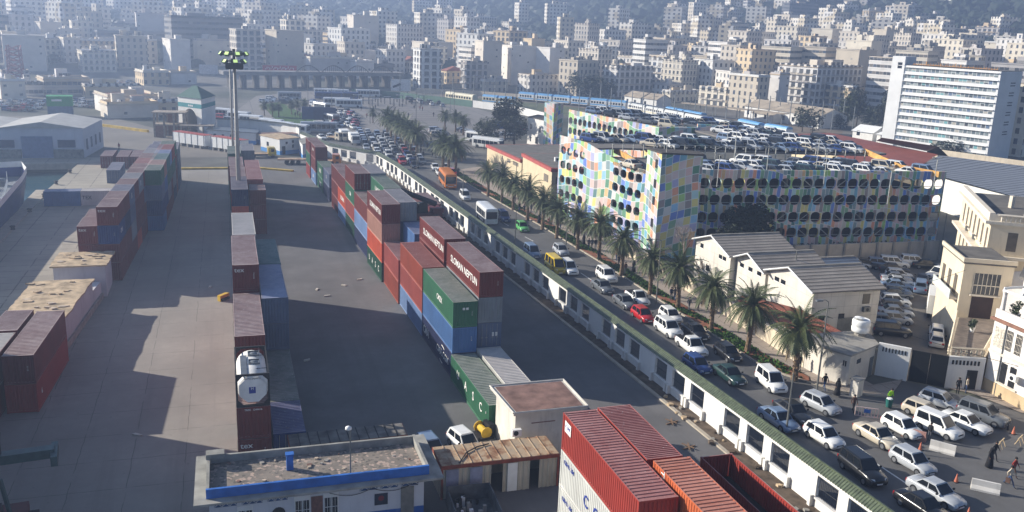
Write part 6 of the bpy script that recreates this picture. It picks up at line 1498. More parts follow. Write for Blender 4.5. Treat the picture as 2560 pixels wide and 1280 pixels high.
pt = thing('potted_plant', 'leafy plant in a white pot on the terrace', 'plant', (75.6, 72.7, 3.41)); MB().lathe([(.2, 0), (.3, .6), (.33, .62)], 10).build('pot', WHITEP, pt)
# ---------------------------------------------------------------- white street building at the right edge
wb_ = thing('white_building', 'white street building with barred tall windows and a cream plinth at the right edge', 'building')
M_WB = stucco('whiteb', (222, 216, 208), .14); w0 = Vector((71.1, 65.9, 0)); w1 = Vector((70.2, 50, 0)); e3 = (w1-w0); Lw = e3.length; e3.normalize(); n3 = Vector((e3.y, -e3.x, 0))
wpoly = [tuple(w0[:2]), tuple(w1[:2]), (96, 50), (97, 80), (88.5, 80.5)]
MB().prism(wpoly, 1.3, 7.4).build('wall', M_WB, wb_)
MB().prism([(w0.x-.08, w0.y+.05), (w1.x-.08, w1.y), (96, 49.9), (97.1, 80), (88.5, 80.7)], -.1, 1.3).build('plinth', stucco('plinthc', (200, 176, 140), .35), wb_)
q = MB(); boxe(q, w0, e3, n3, -.2, Lw, -.3, .35, 7.4, 7.65); q.build('cornice', plain('brown_cornice', (136, 98, 80), .8, 0, .2), wb_)
q = MB(); boxe(q, w0, e3, n3, 0, Lw, -.2, .05, 7.66, 8.5); q.build('parapet', M_WB, wb_)
q = MB(); boxe(q, w0, e3, n3, -.05, Lw, -.02, .12, 4.15, 4.4); q.build('string_course', M_CREAML, wb_)
for i in range(3):
    for k, u in enumerate((2.2+i*4.4, 3.35+i*4.4)):
        for z0, h_ in ((1.6, 2.0), (4.9, 2.0)):
            q = MB(); boxe(q, w0, e3, n3, u-.36, u+.36, 0, .03, z0, z0+h_); w_ = q.build('window', plain('window_dark', (52, 52, 54), .4), wb_)
            q = MB()
            for j in range(5): boxe(q, w0, e3, n3, u-.34+j*.17-.012, u-.34+j*.17+.012, .04, .07, z0, z0+h_)
            for j in range(3): boxe(q, w0, e3, n3, u-.36, u+.36, .071, .09, z0+.3+j*.7, z0+.34+j*.7)
            q.build('window_bars', DMETAL if z0 < 2 else M_CREAML, w_)
    q = MB(); boxe(q, w0, e3, n3, 1.5+i*4.4, 4.1+i*4.4, .031, .15, 1.4, 1.55); q.build('sill', M_CREAML, wb_)
q = MB(); boxe(q, w0, e3, n3, .3, 1.5, 0, .03, 4.8, 6.8); q.build('tile_panel', plain('pale_pattern', (196, 188, 172), .7, 0, .4, 6), wb_)
q = MB(); boxe(q, w0, e3, n3, 1.62, 1.7, .03, .12, 0, 7.3); q.build('drainpipe', METAL, wb_)
ac2 = thing('air_conditioner', 'white air conditioner beside the barred windows of the white street building', 'air conditioner', (70.45, 61.9, 2.6), 1.63); MB().box(-.45, -.0, 0, .45, .4, .6).build('casing', WHITEP, ac2); MB().lathe([(.2, 0), (.2, .03)], 12).build('fan_grille', BLACK, ac2, (0, .43, .3)).rotation_euler = (pi/2, 0, 0)
# set-back upper storey, pergola, columns
up = [(74.5, 66.5), (74.0, 52), (95, 52), (95, 78), (89, 78)]
MB().prism(up, 7.41, 11.2).build('upper_storey', M_WB, wb_); MB().prism([(73.9, 66.6), (73.5, 51), (95, 51), (95.5, 78.6), (88.8, 78.6)], 11.2, 11.45).build('upper_roof', M_FLAT, wb_)
q = MB()
for i in range(7): y = 53+i*2.1; q.box(71.3, y, 10.5, 74.4, y+.12, 10.7)
q.box(71.3, 52.9, 10.3, 71.5, 65.8, 10.49); q.build('pergola', WHITEP, wb_)
for y in (53.5, 58, 62.5, 65.6): MB().lathe([(.26, 7.5), (.22, 7.8), (.2, 10.0), (.28, 10.3)], 10).build('column', M_WB, wb_, (71.5, y, 0))
for y, h_ in ((64.2, 2.2), (60.5, 2.3), (56, 2.2)): MB().box(74.3, y, 7.5, 74.48, y+1.3, 7.5+h_).build('terrace_door', BLACK, wb_)
q = MB()
for i in range(40): y = 51+i*.37; q.tube([(71.0-.0, y, 7.95), (71.0, y+.18, 8.25)], .03, 3) if 0 else None
for j in range(3): x = 75+j*5; q.box(x, 66, 11.46, x+.5, 66.5, 13); q.box(x+1, 60, 11.46, x+1.5, 60.5, 13)
q.build('roof_piers', M_CREAML, wb_)
pp = thing('potted_plant', 'bushy shrub in a grey tub on the terrace of the white street building', 'plant', (72.2, 64.6, 7.6)); MB().lathe([(.3, 0), (.45, .7), (.47, .72)], 10).build('pot', METAL, pp)
POTS = [(pt, .55, .9), (pp, .75, 1.3)]
# ---------------------------------------------------------------- red-trimmed building by the palms
rbd = thing('red_trim_building', 'low cream building with brick-red parapets and two stepped flat roofs beside the palms', 'building')
M_RTB = stucco('rtb', (206, 190, 158), .25); M_REDP = plain('brick_red_paint', (164, 78, 70), .8, 0, .15, .8)
MB().prism([(58.2, 158.5), (64.5, 157.5), (69.5, 177), (58.6, 177.5)], -.1, 6.6).build('wall', M_RTB, rbd); MB().prism([(58.4, 177.6), (69.6, 177.2), (75, 200), (57.4, 200.5)], -.1, 5.3).build('wall', M_RTB, rbd)
MB().prism([(57.9, 158.2), (64.8, 157.2), (69.8, 177.2), (58.3, 177.7)], 6.61, 7.3).build('parapet', M_REDP, rbd); MB().prism([(58.4, 158.8), (64.3, 157.9), (69.2, 176.8), (58.8, 177.2)], 7.31, 7.34).build('roof', M_FLAT, rbd)
MB().prism([(58.1, 177.8), (69.9, 177.4), (75.3, 200.3), (57.1, 200.8)], 5.31, 5.95).build('parapet', M_REDP, rbd); MB().prism([(58.6, 178.2), (69.4, 178), (74.6, 199.8), (57.7, 200.2)], 5.96, 5.99).build('roof', M_FLAT, rbd)
for i in range(4): q = MB().box(-.03, 0, 4.1, .05, 4.3, 4.9).build('strip_window', plain('dusty_glass', (120, 112, 100), .5), rbd, (58.3-i*.2, 179.5+i*5, 0), rz=.03)
MB().box(-.03, 0, 4.2, .06, 2.6, 5.6).build('window', plain('dusty_glass', (120, 112, 100)), rbd, (58.2, 160.5, 0), rz=-.02)
MB().box(0, -.04, 4.3, 4.6, .04, 5.6).build('dark_window_band', plain('shade_window', (84, 80, 72), .5), rbd, (59.0, 158.3, 0), rz=-.155)
for k in range(2): a_ = thing('air_conditioner', f"{['left','right'][k]} air conditioner box on the stepped red-trimmed roof", 'air conditioner', (61.5+k*1.6, 166, 7.35)); MB().box(0, 0, 0, 1, .6, .8).build('casing', WHITEP, a_); MB().lathe([(.22, 0), (.22, .02)], 12).build('fan_grille', BLACK, a_, (.5, -.005, .4)).rotation_euler = (pi/2, 0, 0)
# white house beside the stair tower
hs = thing('white_house', 'plain white two-storey house beside the mosaic stair tower', 'house'); pz = [G(1320, 293, 7.5), G(1364, 302, 7.5), G(1395, 296, 7.5), G(1345, 288, 7.5)]
MB().prism(pl(*pz), -.1, 7.5).build('wall', M_WALLW, hs); MB().prism(pl(*[p+(p-(pz[0]+pz[2])/2)*.03 for p in pz]), 7.5, 7.7).build('roof', M_DARKC, hs)
e4 = (pz[1]-pz[0]); L4 = e4.length; e4 = Vector((e4.x, e4.y, 0)).normalized(); n4 = Vector((e4.y, -e4.x, 0))
for f, z0, w, h_ in ((.2, 4.4, .7, 1.4), (.72, 3.9, .7, 1.5), (.2, .9, .6, 1.3), (.55, .6, 1.3, 1.9)): q = MB(); boxe(q, Vector((pz[0].x, pz[0].y, 0)), e4, n4, f*L4-w/2, f*L4+w/2, 0, .04, z0, z0+h_); q.build('window', GLASS, hs)
# ---------------------------------------------------------------- depot roofs, tower block
dh = thing('depot_hall', 'long depot hall with a dull red sheet roof behind the car park', 'hall'); za = 7.5
A1 = [G(2000, 338, za), G(2310, 394, za+1.2), G(2290, 418, za), G(2150, 400, za), G(2040, 366, za)]
M_DRED = plain('dull_red_sheet', (132, 74, 64), .8, 0, .1, .25); M_DGREY = sheetroof('depot', (118, 124, 134), 1, 1.6, .12)
m = MB(); P_ = [G(1985, 335, 8.5), G(2075, 332, 8.8), G(2345, 386, 9.2), G(2292, 421, 7.2), G(2150, 408, 7.2), G(2040, 372, 7.2)]; m.add([tuple(p) for p in P_][::-1], [tuple(range(6))]); m.build('roof', M_DRED, dh)
MB().prism(pl(*[p*.995 for p in P_]), -.1, 7.0).build('wall', M_RTB, dh)
dg = thing('depot_hall', 'large depot hall with a pale blue-grey roof and white end wall behind the cream building', 'hall'); m = MB()
P_ = [G(2348, 388, 9.2), G(2640, 425, 9.2), G(2640, 520, 7.0), G(2292, 424, 7.2)]; m.add([tuple(p) for p in P_][::-1], [(0, 1, 2, 3)]); m.build('roof', M_DGREY, dg)
Q_ = [G(2300, 424, 7.0), G(2640, 520, 6.9), G(2640, 425, 9.0), G(2348, 388, 9.0)]; MB().prism(pl(*Q_), -.1, 6.8).build('wall', M_WALLW, dg)
mo = thing('roof_monitor', 'dark grey raised roof monitor on top of the red depot roof', 'roof monitor'); R_ = [G(2190, 352, 9.4), G(2318, 378, 9.4), G(2345, 366, 11.2), G(2205, 344, 11.2), G(2372, 380, 9.2)]
m = MB(); m.add([tuple(R_[0]), tuple(R_[1]), tuple(R_[2]), tuple(R_[3])], [(0, 1, 2, 3)]); m.build('roof', plain('monitor_sheet', (98, 98, 96), .8, 0, .1), mo)
m = MB(); m.add([tuple(R_[1]-Vector((0, 0, .9))), tuple(R_[4]-Vector((0, 0, .9))), tuple(R_[2]), tuple(R_[1])], [(0, 1, 2, 3)]); m.build('end_wall', M_DARKC, mo)
# tower block
tb_ = thing('tower_block', 'white twelve-storey slab with continuous window bands and a plain grey end wall', 'tower block')
b1 = G(2465, 403, 0); D1 = hypot(b1.x, b1.y); de = Vector((-.35, .94, 0)).normalized(); b1 = Vector((b1.x, b1.y, 0)); Lb = 33.0; nb_ = Vector((-de.y, de.x, 0)); Hb = 25.4
o = b1; m = MB(); boxe(m, o, de, nb_, 0, Lb, -13.5, 0, -.1, Hb); m.build('wall', plain('tower_white', (218, 218, 216), .7, 0, .06, .3), tb_)
q = MB(); boxe(q, o, de, nb_, Lb-4.2, Lb, -6, .3, 0, Hb+2.6); q.build('stair_shaft', plain('tower_white', (218, 218, 216)), tb_)
q = MB(); boxe(q, o, de, nb_, .2, Lb-4.3, -13.2, -.2, Hb, Hb+.1); q.build('roof', M_FLAT, tb_)
def bandglass():
    t = NT('band_glass'); p = t.coord('Object'); s = t.sep(p); a = t.math('DIVIDE', s[1], 1.15); c = t.math('FLOOR', a)
    wn = t.n('ShaderNodeTexWhiteNoise', noise_dimensions='3D'); t.l(t.comb(c, t.math('FLOOR', s[2]), 0), wn.inputs['Vector'])
    col = t.ramp(wn.outputs['Value'], [(0, (.10, .13, .15)), (.3, (.2, .24, .25)), (.5, (.12, .17, .26)), (.62, (.32, .36, .36)), (.78, (.16, .36, .38)), (.86, (.4, .38, .33)), (.94, (.06, .07, .08))], 'CONSTANT')
    fr = t.math('ABSOLUTE', t.math('SUBTRACT', t.math('FRACT', a), .5)); col = t.mix(t.math('GREATER_THAN', fr, .42), col, (.55, .55, .53))
    return t.out(col, .3, 0, .4)
BG = bandglass(); fl = Hb/12.3
for i in range(12):
    z0 = i*fl+.75 if i else .6; q = MB(); boxe(q, o, de, nb_, .7, Lb-4.6, .0, .04, z0+.25, z0+fl*.62); q.build('window_band', BG, tb_)
    q = MB(); boxe(q, o, de, nb_, .35, Lb-4.3, .0, .55, z0+fl*.66, z0+fl*.72); q.build('sun_ledge', plain('tower_white', (218, 218, 216)), tb_)
for z in (Hb+.2, Hb+1.2): q = MB(); boxe(q, o, de, nb_, Lb-3.4, Lb-2, .3, .34, z-1.2, z-.4); q.build('window', GLASS, tb_)
for i in range(6):
    for k in (0, 1): q = MB(); x = o-nb_*(7)-de*.03; q.prism([tuple(x[:2]), tuple((x-nb_*3)[:2]), tuple((x-nb_*3+de*.03)[:2]), tuple((x+de*.03)[:2])], Hb-4.2-i*2.8+k*.75, Hb-3.9-i*2.8+k*.75); q.build('vent_slit', M_DARKC, tb_)
sg = thing('roof_sign', 'row of ochre raised Arabic-style letters on the tower block roof edge', 'sign'); rs = random.Random(8)
for i in range(34):
    u = 1.2+i*.75; h_ = rs.choice((.5, .8, 1.1, .6)); q = MB(); boxe(q, o, de, nb_, u, u+.55, -.5, -.42, Hb+.35, Hb+.6); boxe(q, o, de, nb_, u+rs.random()*.3, u+.12+rs.random()*.3, -.5, -.42, Hb+.6, Hb+.35+h_); q.build('letter', plain('sign_ochre', (176, 128, 72), .7), sg)
q = MB(); boxe(q, o, de, nb_, .8, Lb-6, -.6, -.5, Hb+.1, Hb+.35); q.build('sign_rail', DMETAL, sg)
# ---------------------------------------------------------------- palms
def leafmat(name, a, b, tr=.0):
    t = NT(name); p = t.pos(); f = t.noise(p, 1.2, 3)
    return t.out(t.mix(t.rng(f, .35, .65), a, b), .6, 0, .3)
M_FROND = leafmat('palm_leaf', (.045, .062, .022), (.10, .12, .045)); M_DRY = leafmat('dry_palm_leaf', (.16, .11, .05), (.22, .16, .08)); M_BARK = plain('palm_bark', (122, 102, 80), .95, 0, .4, 3.0, .2, .8)
M_LEAF = leafmat('dark_leaf', (.010, .016, .009), (.024, .034, .016)); M_LEAF2 = leafmat('tree_leaf', (.028, .042, .02), (.06, .075, .03))
def palm_meshes(seed, nf=62, R_=3.3, H_=4.7, nl=20):
    rs = random.Random(seed); cr = MB(); tr = MB()
    pts = [(.06*sin(z*.9+seed), .05*cos(z*.7), z) for z in [H_*i/9 for i in range(10)]]
    tr.tube(pts, [.34, .27, .25, .24, .24, .24, .25, .26, .29, .2], 9)
    for i in range(70):      # stubs of old leaf bases
        a = i*2.4; z = .2+H_*.96*i/70; tr.add([(.22*cos(a-.3), .22*sin(a-.3), z), (.22*cos(a+.3), .22*sin(a+.3), z), (.34*cos(a), .34*sin(a), z+.12), (.2*cos(a), .2*sin(a), z+.16)], [(0, 1, 2), (0, 2, 3), (1, 3, 2)])
    top = Vector((pts[-1][0], pts[-1][1], H_))
    for i in range(nf):
        az = i*2.39996+rs.random()*.3; t = i/nf; el = radians(78-t*108+rs.uniform(-8, 8)); L = R_*(.8+.35*rs.random())*(.8+.25*sin(pi*min(1, t+.2))); mi = 1 if t > .9 else 0
        d = Vector((cos(az)*cos(el), sin(az)*cos(el), sin(el))); sd_ = Vector((-sin(az), cos(az), 0)); p = top+d*.15; prev = p; n = nl; rach = [p.copy()]
        for k in range(n):
            d = (d+Vector((0, 0, -.085-.02*t))).normalized(); p = p+d*(L/n); f = (k+1)/n; w = .62*sin(pi*min(.98, .12+f*.86))*(1-.25*f)
            upv = sd_.cross(d).normalized()
            for s_ in (-1, 1):
                tip = p+sd_*s_*w*(.85+rs.random()*.3)+d*w*.75-upv*w*.28*(1 if upv.z > 0 else -1)-Vector((0, 0, w*.25*t)); q = p+d*.13
                cr.add([p, q, tip], [(0, 1, 2)], mi)
            rach.append(p.copy())
        cr.tube([tuple(v) for v in rach[::4]], [.03]*len(rach[::4]), 3, mi, cap=False)
    for k in range(6):       # orange fruit stalks
        a = k*1.05; cr.tube([tuple(top), tuple(top+Vector((cos(a)*.5, sin(a)*.5, .1))), tuple(top+Vector((cos(a)*.8, sin(a)*.8, -.5)))], .035, 3, 1)
    return cr.mesh('palm_crown', [M_FROND, M_DRY]), tr.mesh('palm_trunk', M_BARK)
PM = [palm_meshes(s) for s in (1, 2, 3)]
def palm(px, py, lab, grp, sc=1.0, i=0, z=0.1):
    p = G(px, py, z); t = thing('palm_tree', lab, 'palm tree', (p.x, p.y, z), i*1.7, grp); t.scale = (sc, sc, sc); cm, tm = PM[i % 3]; obj('crown', cm, t); obj('trunk', tm, t); return t
pp_ = [(1985, 950), (1870, 880), (1776, 823), (1693, 770), (1625, 735), (1553, 688), (1497, 645), (1443, 622), (1392, 595), (1357, 573), (1318, 550), (1283, 525), (1255, 505), (1220, 490)]
for i, (px, py) in enumerate(pp_): palm(px, py, f"date palm on the verge, {ORD[i]} along the road counted from the junction end", 'date palms in a row along the road verge', (1.12, 1.1, 1.05, 1.05, 1.0, 1.05, 1.1, 1, .98, 1.05, 1.1, 1.05, 1.0, 1.0)[i], i)
for i, (px, py) in enumerate([(1139, 436), (1121, 428), (1107, 424), (1042, 394), (1026, 386), (1014, 374), (1002, 368), (990, 358), (978, 352), (968, 346)]):
    palm(px, py, f"tall date palm in the clump left of the orange bus, {ORD[i]} from the bus", 'date palms in the median clump', 1.25, i+1)
for i, (px, py) in enumerate([(1112, 325), (1139, 330), (1158, 338), (932, 307), (661, 289), (681, 292), (697, 292), (729, 286), (743, 284), (761, 281)]):
    palm(px, py, f"{'date palm on the cross street' if i < 3 else 'small palm at the square lawn'}, {ORD[i if i < 3 else i-3]} from the left", 'palms around the square', (.95 if i < 3 else .7), i)
# ---------------------------------------------------------------- broadleaf trees
def crown_mesh(seed, rx, ry, rz_, n=2600, leaf=.32, mat=None, lobes=9):
    rs = random.Random(seed); m = MB(); L_ = []
    for i in range(lobes):
        a = rs.random()*6.283; r = rs.uniform(.2, .62); z = rs.uniform(-.5, .55); L_.append((r*cos(a), r*sin(a), z, rs.uniform(.32, .5)))
    L_.append((0, 0, .35, .55)); L_.append((0, 0, -.1, .6))
    for i in range(n):
        c = L_[i % len(L_)]; u = rs.uniform(-1, 1); a = rs.random()*6.283; s = sqrt(1-u*u); k = c[3]*(.72+.34*rs.random()**.5)
        x, y, z = (c[0]+s*cos(a)*k)*rx, (c[1]+s*sin(a)*k)*ry, (c[2]+u*k)*rz_; l = leaf*rs.uniform(.6, 1.4)
        v = [Vector((rs.uniform(-1, 1), rs.uniform(-1, 1), rs.uniform(-.7, .7)))*l for _ in range(2)]; p = Vector((x, y, z)); m.add([p-v[0]*.5, p+v[1]*.7, p+v[0]*.6, p-v[1]*.6], [(0, 1, 2, 3)])
    return m.mesh('tree_crown', mat or M_LEAF2)
def trunk_mesh(h, r, seed=0, limbs=5, spread=2.0):
    rs = random.Random(seed); m = MB(); m.tube([(0, 0, -.2), (.1, 0, h*.4), (0, .1, h*.8)], [r, r*.75, r*.5], 7)
    for i in range(limbs): a = i*6.283/limbs+rs.random(); m.tube([(.05, .05, h*.55), (cos(a)*spread*.5, sin(a)*spread*.5, h*.9), (cos(a)*spread, sin(a)*spread, h*1.25)], [r*.4, r*.25, r*.1], 5)
    return m.mesh('tree_trunk', plain('tree_bark', (84, 72, 60), .95, 0, .3, 2))
def tree(x, y, z, rx, rz_, h, lab, grp=None, seed=0, mat=None, n=2600, leaf=.32, ry=None, name='broadleaf_tree', mesh=None):
    t = thing(name, lab, 'tree', (x, y, z), seed*1.3, grp); o = obj('crown', mesh or crown_mesh(seed, rx, ry or rx, rz_, n, leaf, mat), t, (0, 0, h)); obj('trunk', trunk_mesh(h, .12+.05*rz_, seed, 5, rx*.5), t); return t
tree(74.0, 115.0, 0, 5.3, 4.0, 5.2, 'dense almost black evergreen tree between the mosaic garage and the white sheds', seed=3, mat=M_LEAF, n=5200, leaf=.42, ry=3.8)
tree(69.8, 113.2, 0, 2.4, 2.6, 4.0, 'smaller dark evergreen left of the dense black tree', seed=13, mat=M_LEAF, n=1400, leaf=.36)
p = G(1262, 352); tree(p.x, p.y, 0, 6.5, 5.5, 7.5, 'big dark spreading tree beside the white house', seed=4, mat=M_LEAF, n=4200, leaf=.5)
p = G(1235, 362); tree(p.x-2, p.y, 0, 5, 3.4, 4.2, 'lower bushy tree left of the big dark spreading one', seed=5, n=2200, leaf=.45)
p = G(1285, 365); tree(p.x, p.y, 0, 4.5, 4.5, 4.6, 'rounded tree in front of the big dark spreading one', seed=6, mat=M_LEAF, n=2400, leaf=.42)
hd = thing('hedge', 'dark ragged creeper and shrubs along the foot of the mosaic garage', 'hedge', (92, 115.9, 0), -.1)
obj('leaves', crown_mesh(8, 17, 1.2, 1.5, 3600, .3, M_LEAF, 16), hd, (0, 0, .9))
for t, r, z in POTS: obj('foliage', crown_mesh(9, r, r, r*1.1, 260, .22, M_LEAF2), t, (0, 0, z))
# bare tree
def bare(seed, h, lev=4):
    rs = random.Random(seed); m = MB()
    def br(p, d, L, r, k):
        q = p+d*L; m.tube([tuple(p), tuple(p+d*L*.5+Vector((rs.uniform(-.1, .1), rs.uniform(-.1, .1), 0))*L*.5), tuple(q)], [r, r*.8, r*.6], 4 if k < 3 else 5, cap=False)
        if k == 0: return
        for i in range(3 if k < lev else 4):
            dd = (d+Vector((rs.uniform(-.6, .6), rs.uniform(-.6, .6), rs.uniform(-.05, .35)))).normalized(); br(q-d*L*.1*i, dd, L*rs.uniform(.6, .8), r*.6, k-1)
    br(Vector((0, 0, 0)), Vector((0, 0, 1)), h*.34, .17, lev); return m.mesh('bare_branches', plain('grey_bark', (150, 138, 124), .9, 0, .2))
bt = thing('bare_tree', 'leafless pale tree in front of the mosaic corner tower', 'tree', (60.6, 109.5, 0)); obj('branches', bare(4, 8.6), bt)
bt = thing('bare_tree', 'thin leafless sapling against the farthest white shed', 'tree', (59.6, 103.2, 0)); obj('branches', bare(7, 5.5, 3), bt)
# ---------------------------------------------------------------- street lamps and poles
def lamp(px, py, h, lab, arm=1.6, rz=0.0, r=.08, dbl=False, z=0.1):
    p = G(px, py, z); t = thing('street_lamp', lab, 'street lamp', (p.x, p.y, z), rz, 'street lamps and poles'); g = plain('lamp_grey', (112, 112, 108), .6, .2)
    MB().tube([(0, 0, 0), (0, 0, h*.6), (0, 0, h)], [r*1.3, r, r*.7], 7).build('pole', g, t)
    for s_ in ((-1, 1) if dbl else (-1,)):
        if arm: MB().tube([(0, 0, h), (s_*arm*.5, 0, h+.22), (s_*arm, 0, h+.2)], .045, 5).build('arm', g, t); MB().box(min(s_*arm, s_*(arm+.7)), -.14, h+.12, max(s_*arm, s_*(arm+.7)), .14, h+.28).build('lamp_head', METAL, t)
    return t
lamp(2042, 975, 9.0, 'tall street lamp with a short arm at the pavement corner by the guard hut', .7)
lamp(1640, 760, 8.2, 'slim street lamp between the palms in front of the mosaic garage', 1.3); lamp(1415, 612, 8.0, 'slim street lamp among the palms near the garage arches', 1.2); lamp(1288, 505, 7.6, 'street lamp in front of the red-trimmed building', 1.3)
lamp(1965, 1083, 5.6, 'plain grey pole rising beside the wall coping, next to the blue-grey sedan', 0); lamp(1287, 612, 5.6, 'thin pole on the coping side of the road near the green hatchback', 0); lamp(1157, 500, 5.6, 'thin pole by the wall near the small white van', 0); lamp(1042, 425, 5.4, 'thin pole at the bend of the port wall', 0)
lamp(1975, 770, 7.5, 'dark leaning utility pole against the nearest white shed', 0, r=.1, z=0)
lamp(2350, 640, 7.0, 'street lamp with a long arm in the courtyard by the garage end', 2.2, z=0)
for i, (px, py, h) in enumerate(((1722, 300, 13), (770, 258, 11), (858, 262, 12), (925, 310, 12), (1040, 300, 13), (1125, 300, 11), (1135, 290, 12), (678, 250, 11), (1235, 300, 12), (830, 300, 11))): lamp(px, py, h, f"tall lamp post at the square, {ORD[i]} of the far group", .9, dbl=True)
cabl = thing('overhead_cable', 'thin overhead cable sagging across the junction to the guard hut', 'cable'); a = Vector((62, 75, 5.2)); b = Vector((84, 43, 5.0)); MB().tube([tuple(a+(b-a)*f+Vector((0, 0, -1.2*4*f*(1-f)))) for f in [i/14 for i in range(15)]], .025, 4).build('wire', BLACK, cabl)
cabl = thing('overhead_cable', 'thin overhead cable running from the shed wall to the cream building', 'cable'); a = Vector((66, 82.2, 5.6)); b = Vector((79, 77.2, 9.3)); MB().tube([tuple(a+(b-a)*f+Vector((0, 0, -.9*4*f*(1-f)))) for f in [i/14 for i in range(15)]], .02, 4).build('wire', BLACK, cabl)
# ---------------------------------------------------------------- people
SKIN = plain('skin', (150, 106, 84), .6); HAIR = plain('dark_hair', (24, 20, 18), .7)
CL = {k: plain('cloth_'+k, c, .85, 0, .1, 6) for k, c in dict(black=(22, 22, 26), navy=(34, 40, 62), grey=(84, 86, 92), jeans=(58, 76, 110), red=(140, 42, 34), hivis=(150, 214, 40), teal=(20, 92, 84), cream=(200, 186, 164), brown=(84, 60, 48)).items()}
def body(pose):
    """one skinned surface; returns mesh with slots skin, upper, lower, shoes"""
    st = {'stand': (.0, .0), 'walk': (.34, .38), 'stride': (.5, .5), 'robe': (.12, .1), 'bend': (.2, .3)}[pose]; sp, sa = st
    b = bmesh.new(); sk = None; V_ = {}; lean = .25 if pose == 'bend' else .0
    def v(n, x, y, z): V_[n] = (x, y+lean*max(0, z-.95), z)
    v('pelvis', 0, 0, .95); v('belly', 0, 0, 1.12); v('chest', 0, .0, 1.34); v('neck', 0, .01, 1.49); v('head', 0, .03, 1.60); v('crown', 0, .02, 1.70)
    for s, n in ((-1, 'l'), (1, 'r')):
        k = s*sp; v('hip'+n, s*.09, 0, .90); v('knee'+n, s*.10, k*.45+.03, .49); v('ankle'+n, s*.10, k*.85-(.06 if s < 0 else 0), .09); v('toe'+n, s*.11, k*.85+.17, .04)
        v('sh'+n, s*.17, 0, 1.42); v('el'+n, s*.23, -k*.3-.02, 1.14); v('ha'+n, s*.21, -s*sa*.45+.10, .90); v('fi'+n, s*.205, -s*sa*.45+.14, .81)
    E_ = [('pelvis', 'belly'), ('belly', 'chest'), ('chest', 'neck'), ('neck', 'head'), ('head', 'crown')]
    for n in 'lr': E_ += [('pelvis', 'hip'+n), ('hip'+n, 'knee'+n), ('knee'+n, 'ankle'+n), ('ankle'+n, 'toe'+n), ('chest', 'sh'+n), ('sh'+n, 'el'+n), ('el'+n, 'ha'+n), ('ha'+n, 'fi'+n)]
    names = list(V_); me = bpy.data.meshes.new('person'); me.from_pydata([V_[n] for n in names], [(names.index(a), names.index(c)) for a, c in E_], [])
    o = bpy.data.objects.new('tmp', me); COL.objects.link(o); md = o.modifiers.new('s', 'SKIN'); ss = o.modifiers.new('u', 'SUBSURF'); ss.levels = 1
    R_ = dict(pelvis=(.15, .11), belly=(.145, .11), chest=(.17, .12), neck=(.055, .055), head=(.085, .1), crown=(.06, .07), hip=(.09, .09), knee=(.062, .062), ankle=(.045, .05), toe=(.04, .03), sh=(.06, .06), el=(.048, .048), ha=(.03, .035), fi=(.022, .04))
    for i, n in enumerate(names):
        r = R_.get(n) or R_[n[:-1]]; me.skin_vertices[0].data[i].radius = r; me.skin_vertices[0].data[i].use_root = (n == 'pelvis')
    bpy.context.view_layer.update(); out = bpy.data.meshes.new_from_object(o.evaluated_get(bpy.context.evaluated_depsgraph_get())); bpy.data.objects.remove(o)
    for mt in (SKIN, CL['black'], CL['jeans'], BLACK): out.materials.append(mt)
    for p in out.polygons:
        z = p.center.z; r = hypot(p.center.x, p.center.y); p.use_smooth = True
        p.material_index = 0 if (z > 1.5 or (z < .92 and abs(p.center.x) > .165 and z > .7)) else (1 if z > .93 else (2 if z > .10 else 3))
    out.name = 'person_'+pose; return out
BODY = {k: body(k) for k in ('stand', 'walk', 'stride', 'robe', 'bend')}
hm = MB(); hm.lathe([(.0, -.10), (.1, -.07), (.118, .0), (.1, .09), (.05, .14), (0, .15)], 10); HAIRM = hm.mesh('hair', HAIR, True); hm = MB(); hm.lathe([(.17, -.26), (.14, -.05), (.125, .05), (.08, .13), (0, .15)], 10); VEIL = hm.mesh('headscarf', CL['black'], True)
cm_ = MB(); cm_.lathe([(.23, 1.36), (.19, 1.46), (.16, 1.1), (.2, .95), (.26, .5), (.33, .08)][:0] or [(.33, .06), (.27, .5), (.21, .95), (.19, 1.15), (.2, 1.36), (.1, 1.47)], 12); ROBE = cm_.mesh('robe', CL['black'], True)
def person(px, py, pose, up, lo, ang, lab, grp='people on the pavement', xy=None, z=.15, scarf=False, bag=False):
    p = G(px, py, z); t = obj('person', BODY[pose], None, (p.x, p.y, z), radians(ang-90)); tag(t, lab, 'person', grp)
    for i, mt in ((1, CL[up]), (2, CL[lo])): t.material_slots[i].link = 'OBJECT'; t.material_slots[i].material = mt
    y = .25*.65 if pose == 'bend' else 0.0
    o = obj('headscarf' if scarf else 'hair', VEIL if scarf else HAIRM, t, (0, .01+y, 1.64)); o.scale = (.95, 1.0, .8)
    if scarf and up == 'black': obj('robe', ROBE, t)
    if bag: b_ = MB().box(-.05, -.18, .35, .06, .16, .75).build('bag', CL['brown'], None, t.location+Vector((.3*cos(radians(ang-90)), .3*sin(radians(ang-90)), 0)), radians(ang-90)); tag(b_, 'dark bag carried beside '+lab.split(' ')[0]+' walker', 'bag', grp)
    return t
sB = 3.047; z3 = lambda x, y: (1280+x/sB, 340+y/sB)
ppl = [(55, 575), (92, 590), (145, 590), (205, 662), (282, 692), (298, 690), (368, 712), (475, 790), (545, 830), (583, 862), (608, 862), (635, 862), (795, 950), (812, 992), (862, 1050), (925, 1035), (1075, 1095), (1210, 1248), (1238, 1250), (655, 945), (505, 790), (210, 655), (1010, 1010), (985, 1015)]
pal_ = ['black', 'navy', 'grey', 'black', 'red', 'black', 'brown', 'navy']
near_what = ['by the red-trimmed building', 'under the far verge palms', 'between the far palms', 'beside a pair of palms', 'close to a palm trunk', 'walking past the garage arches', 'by the garage foot', 'near the middle palms']
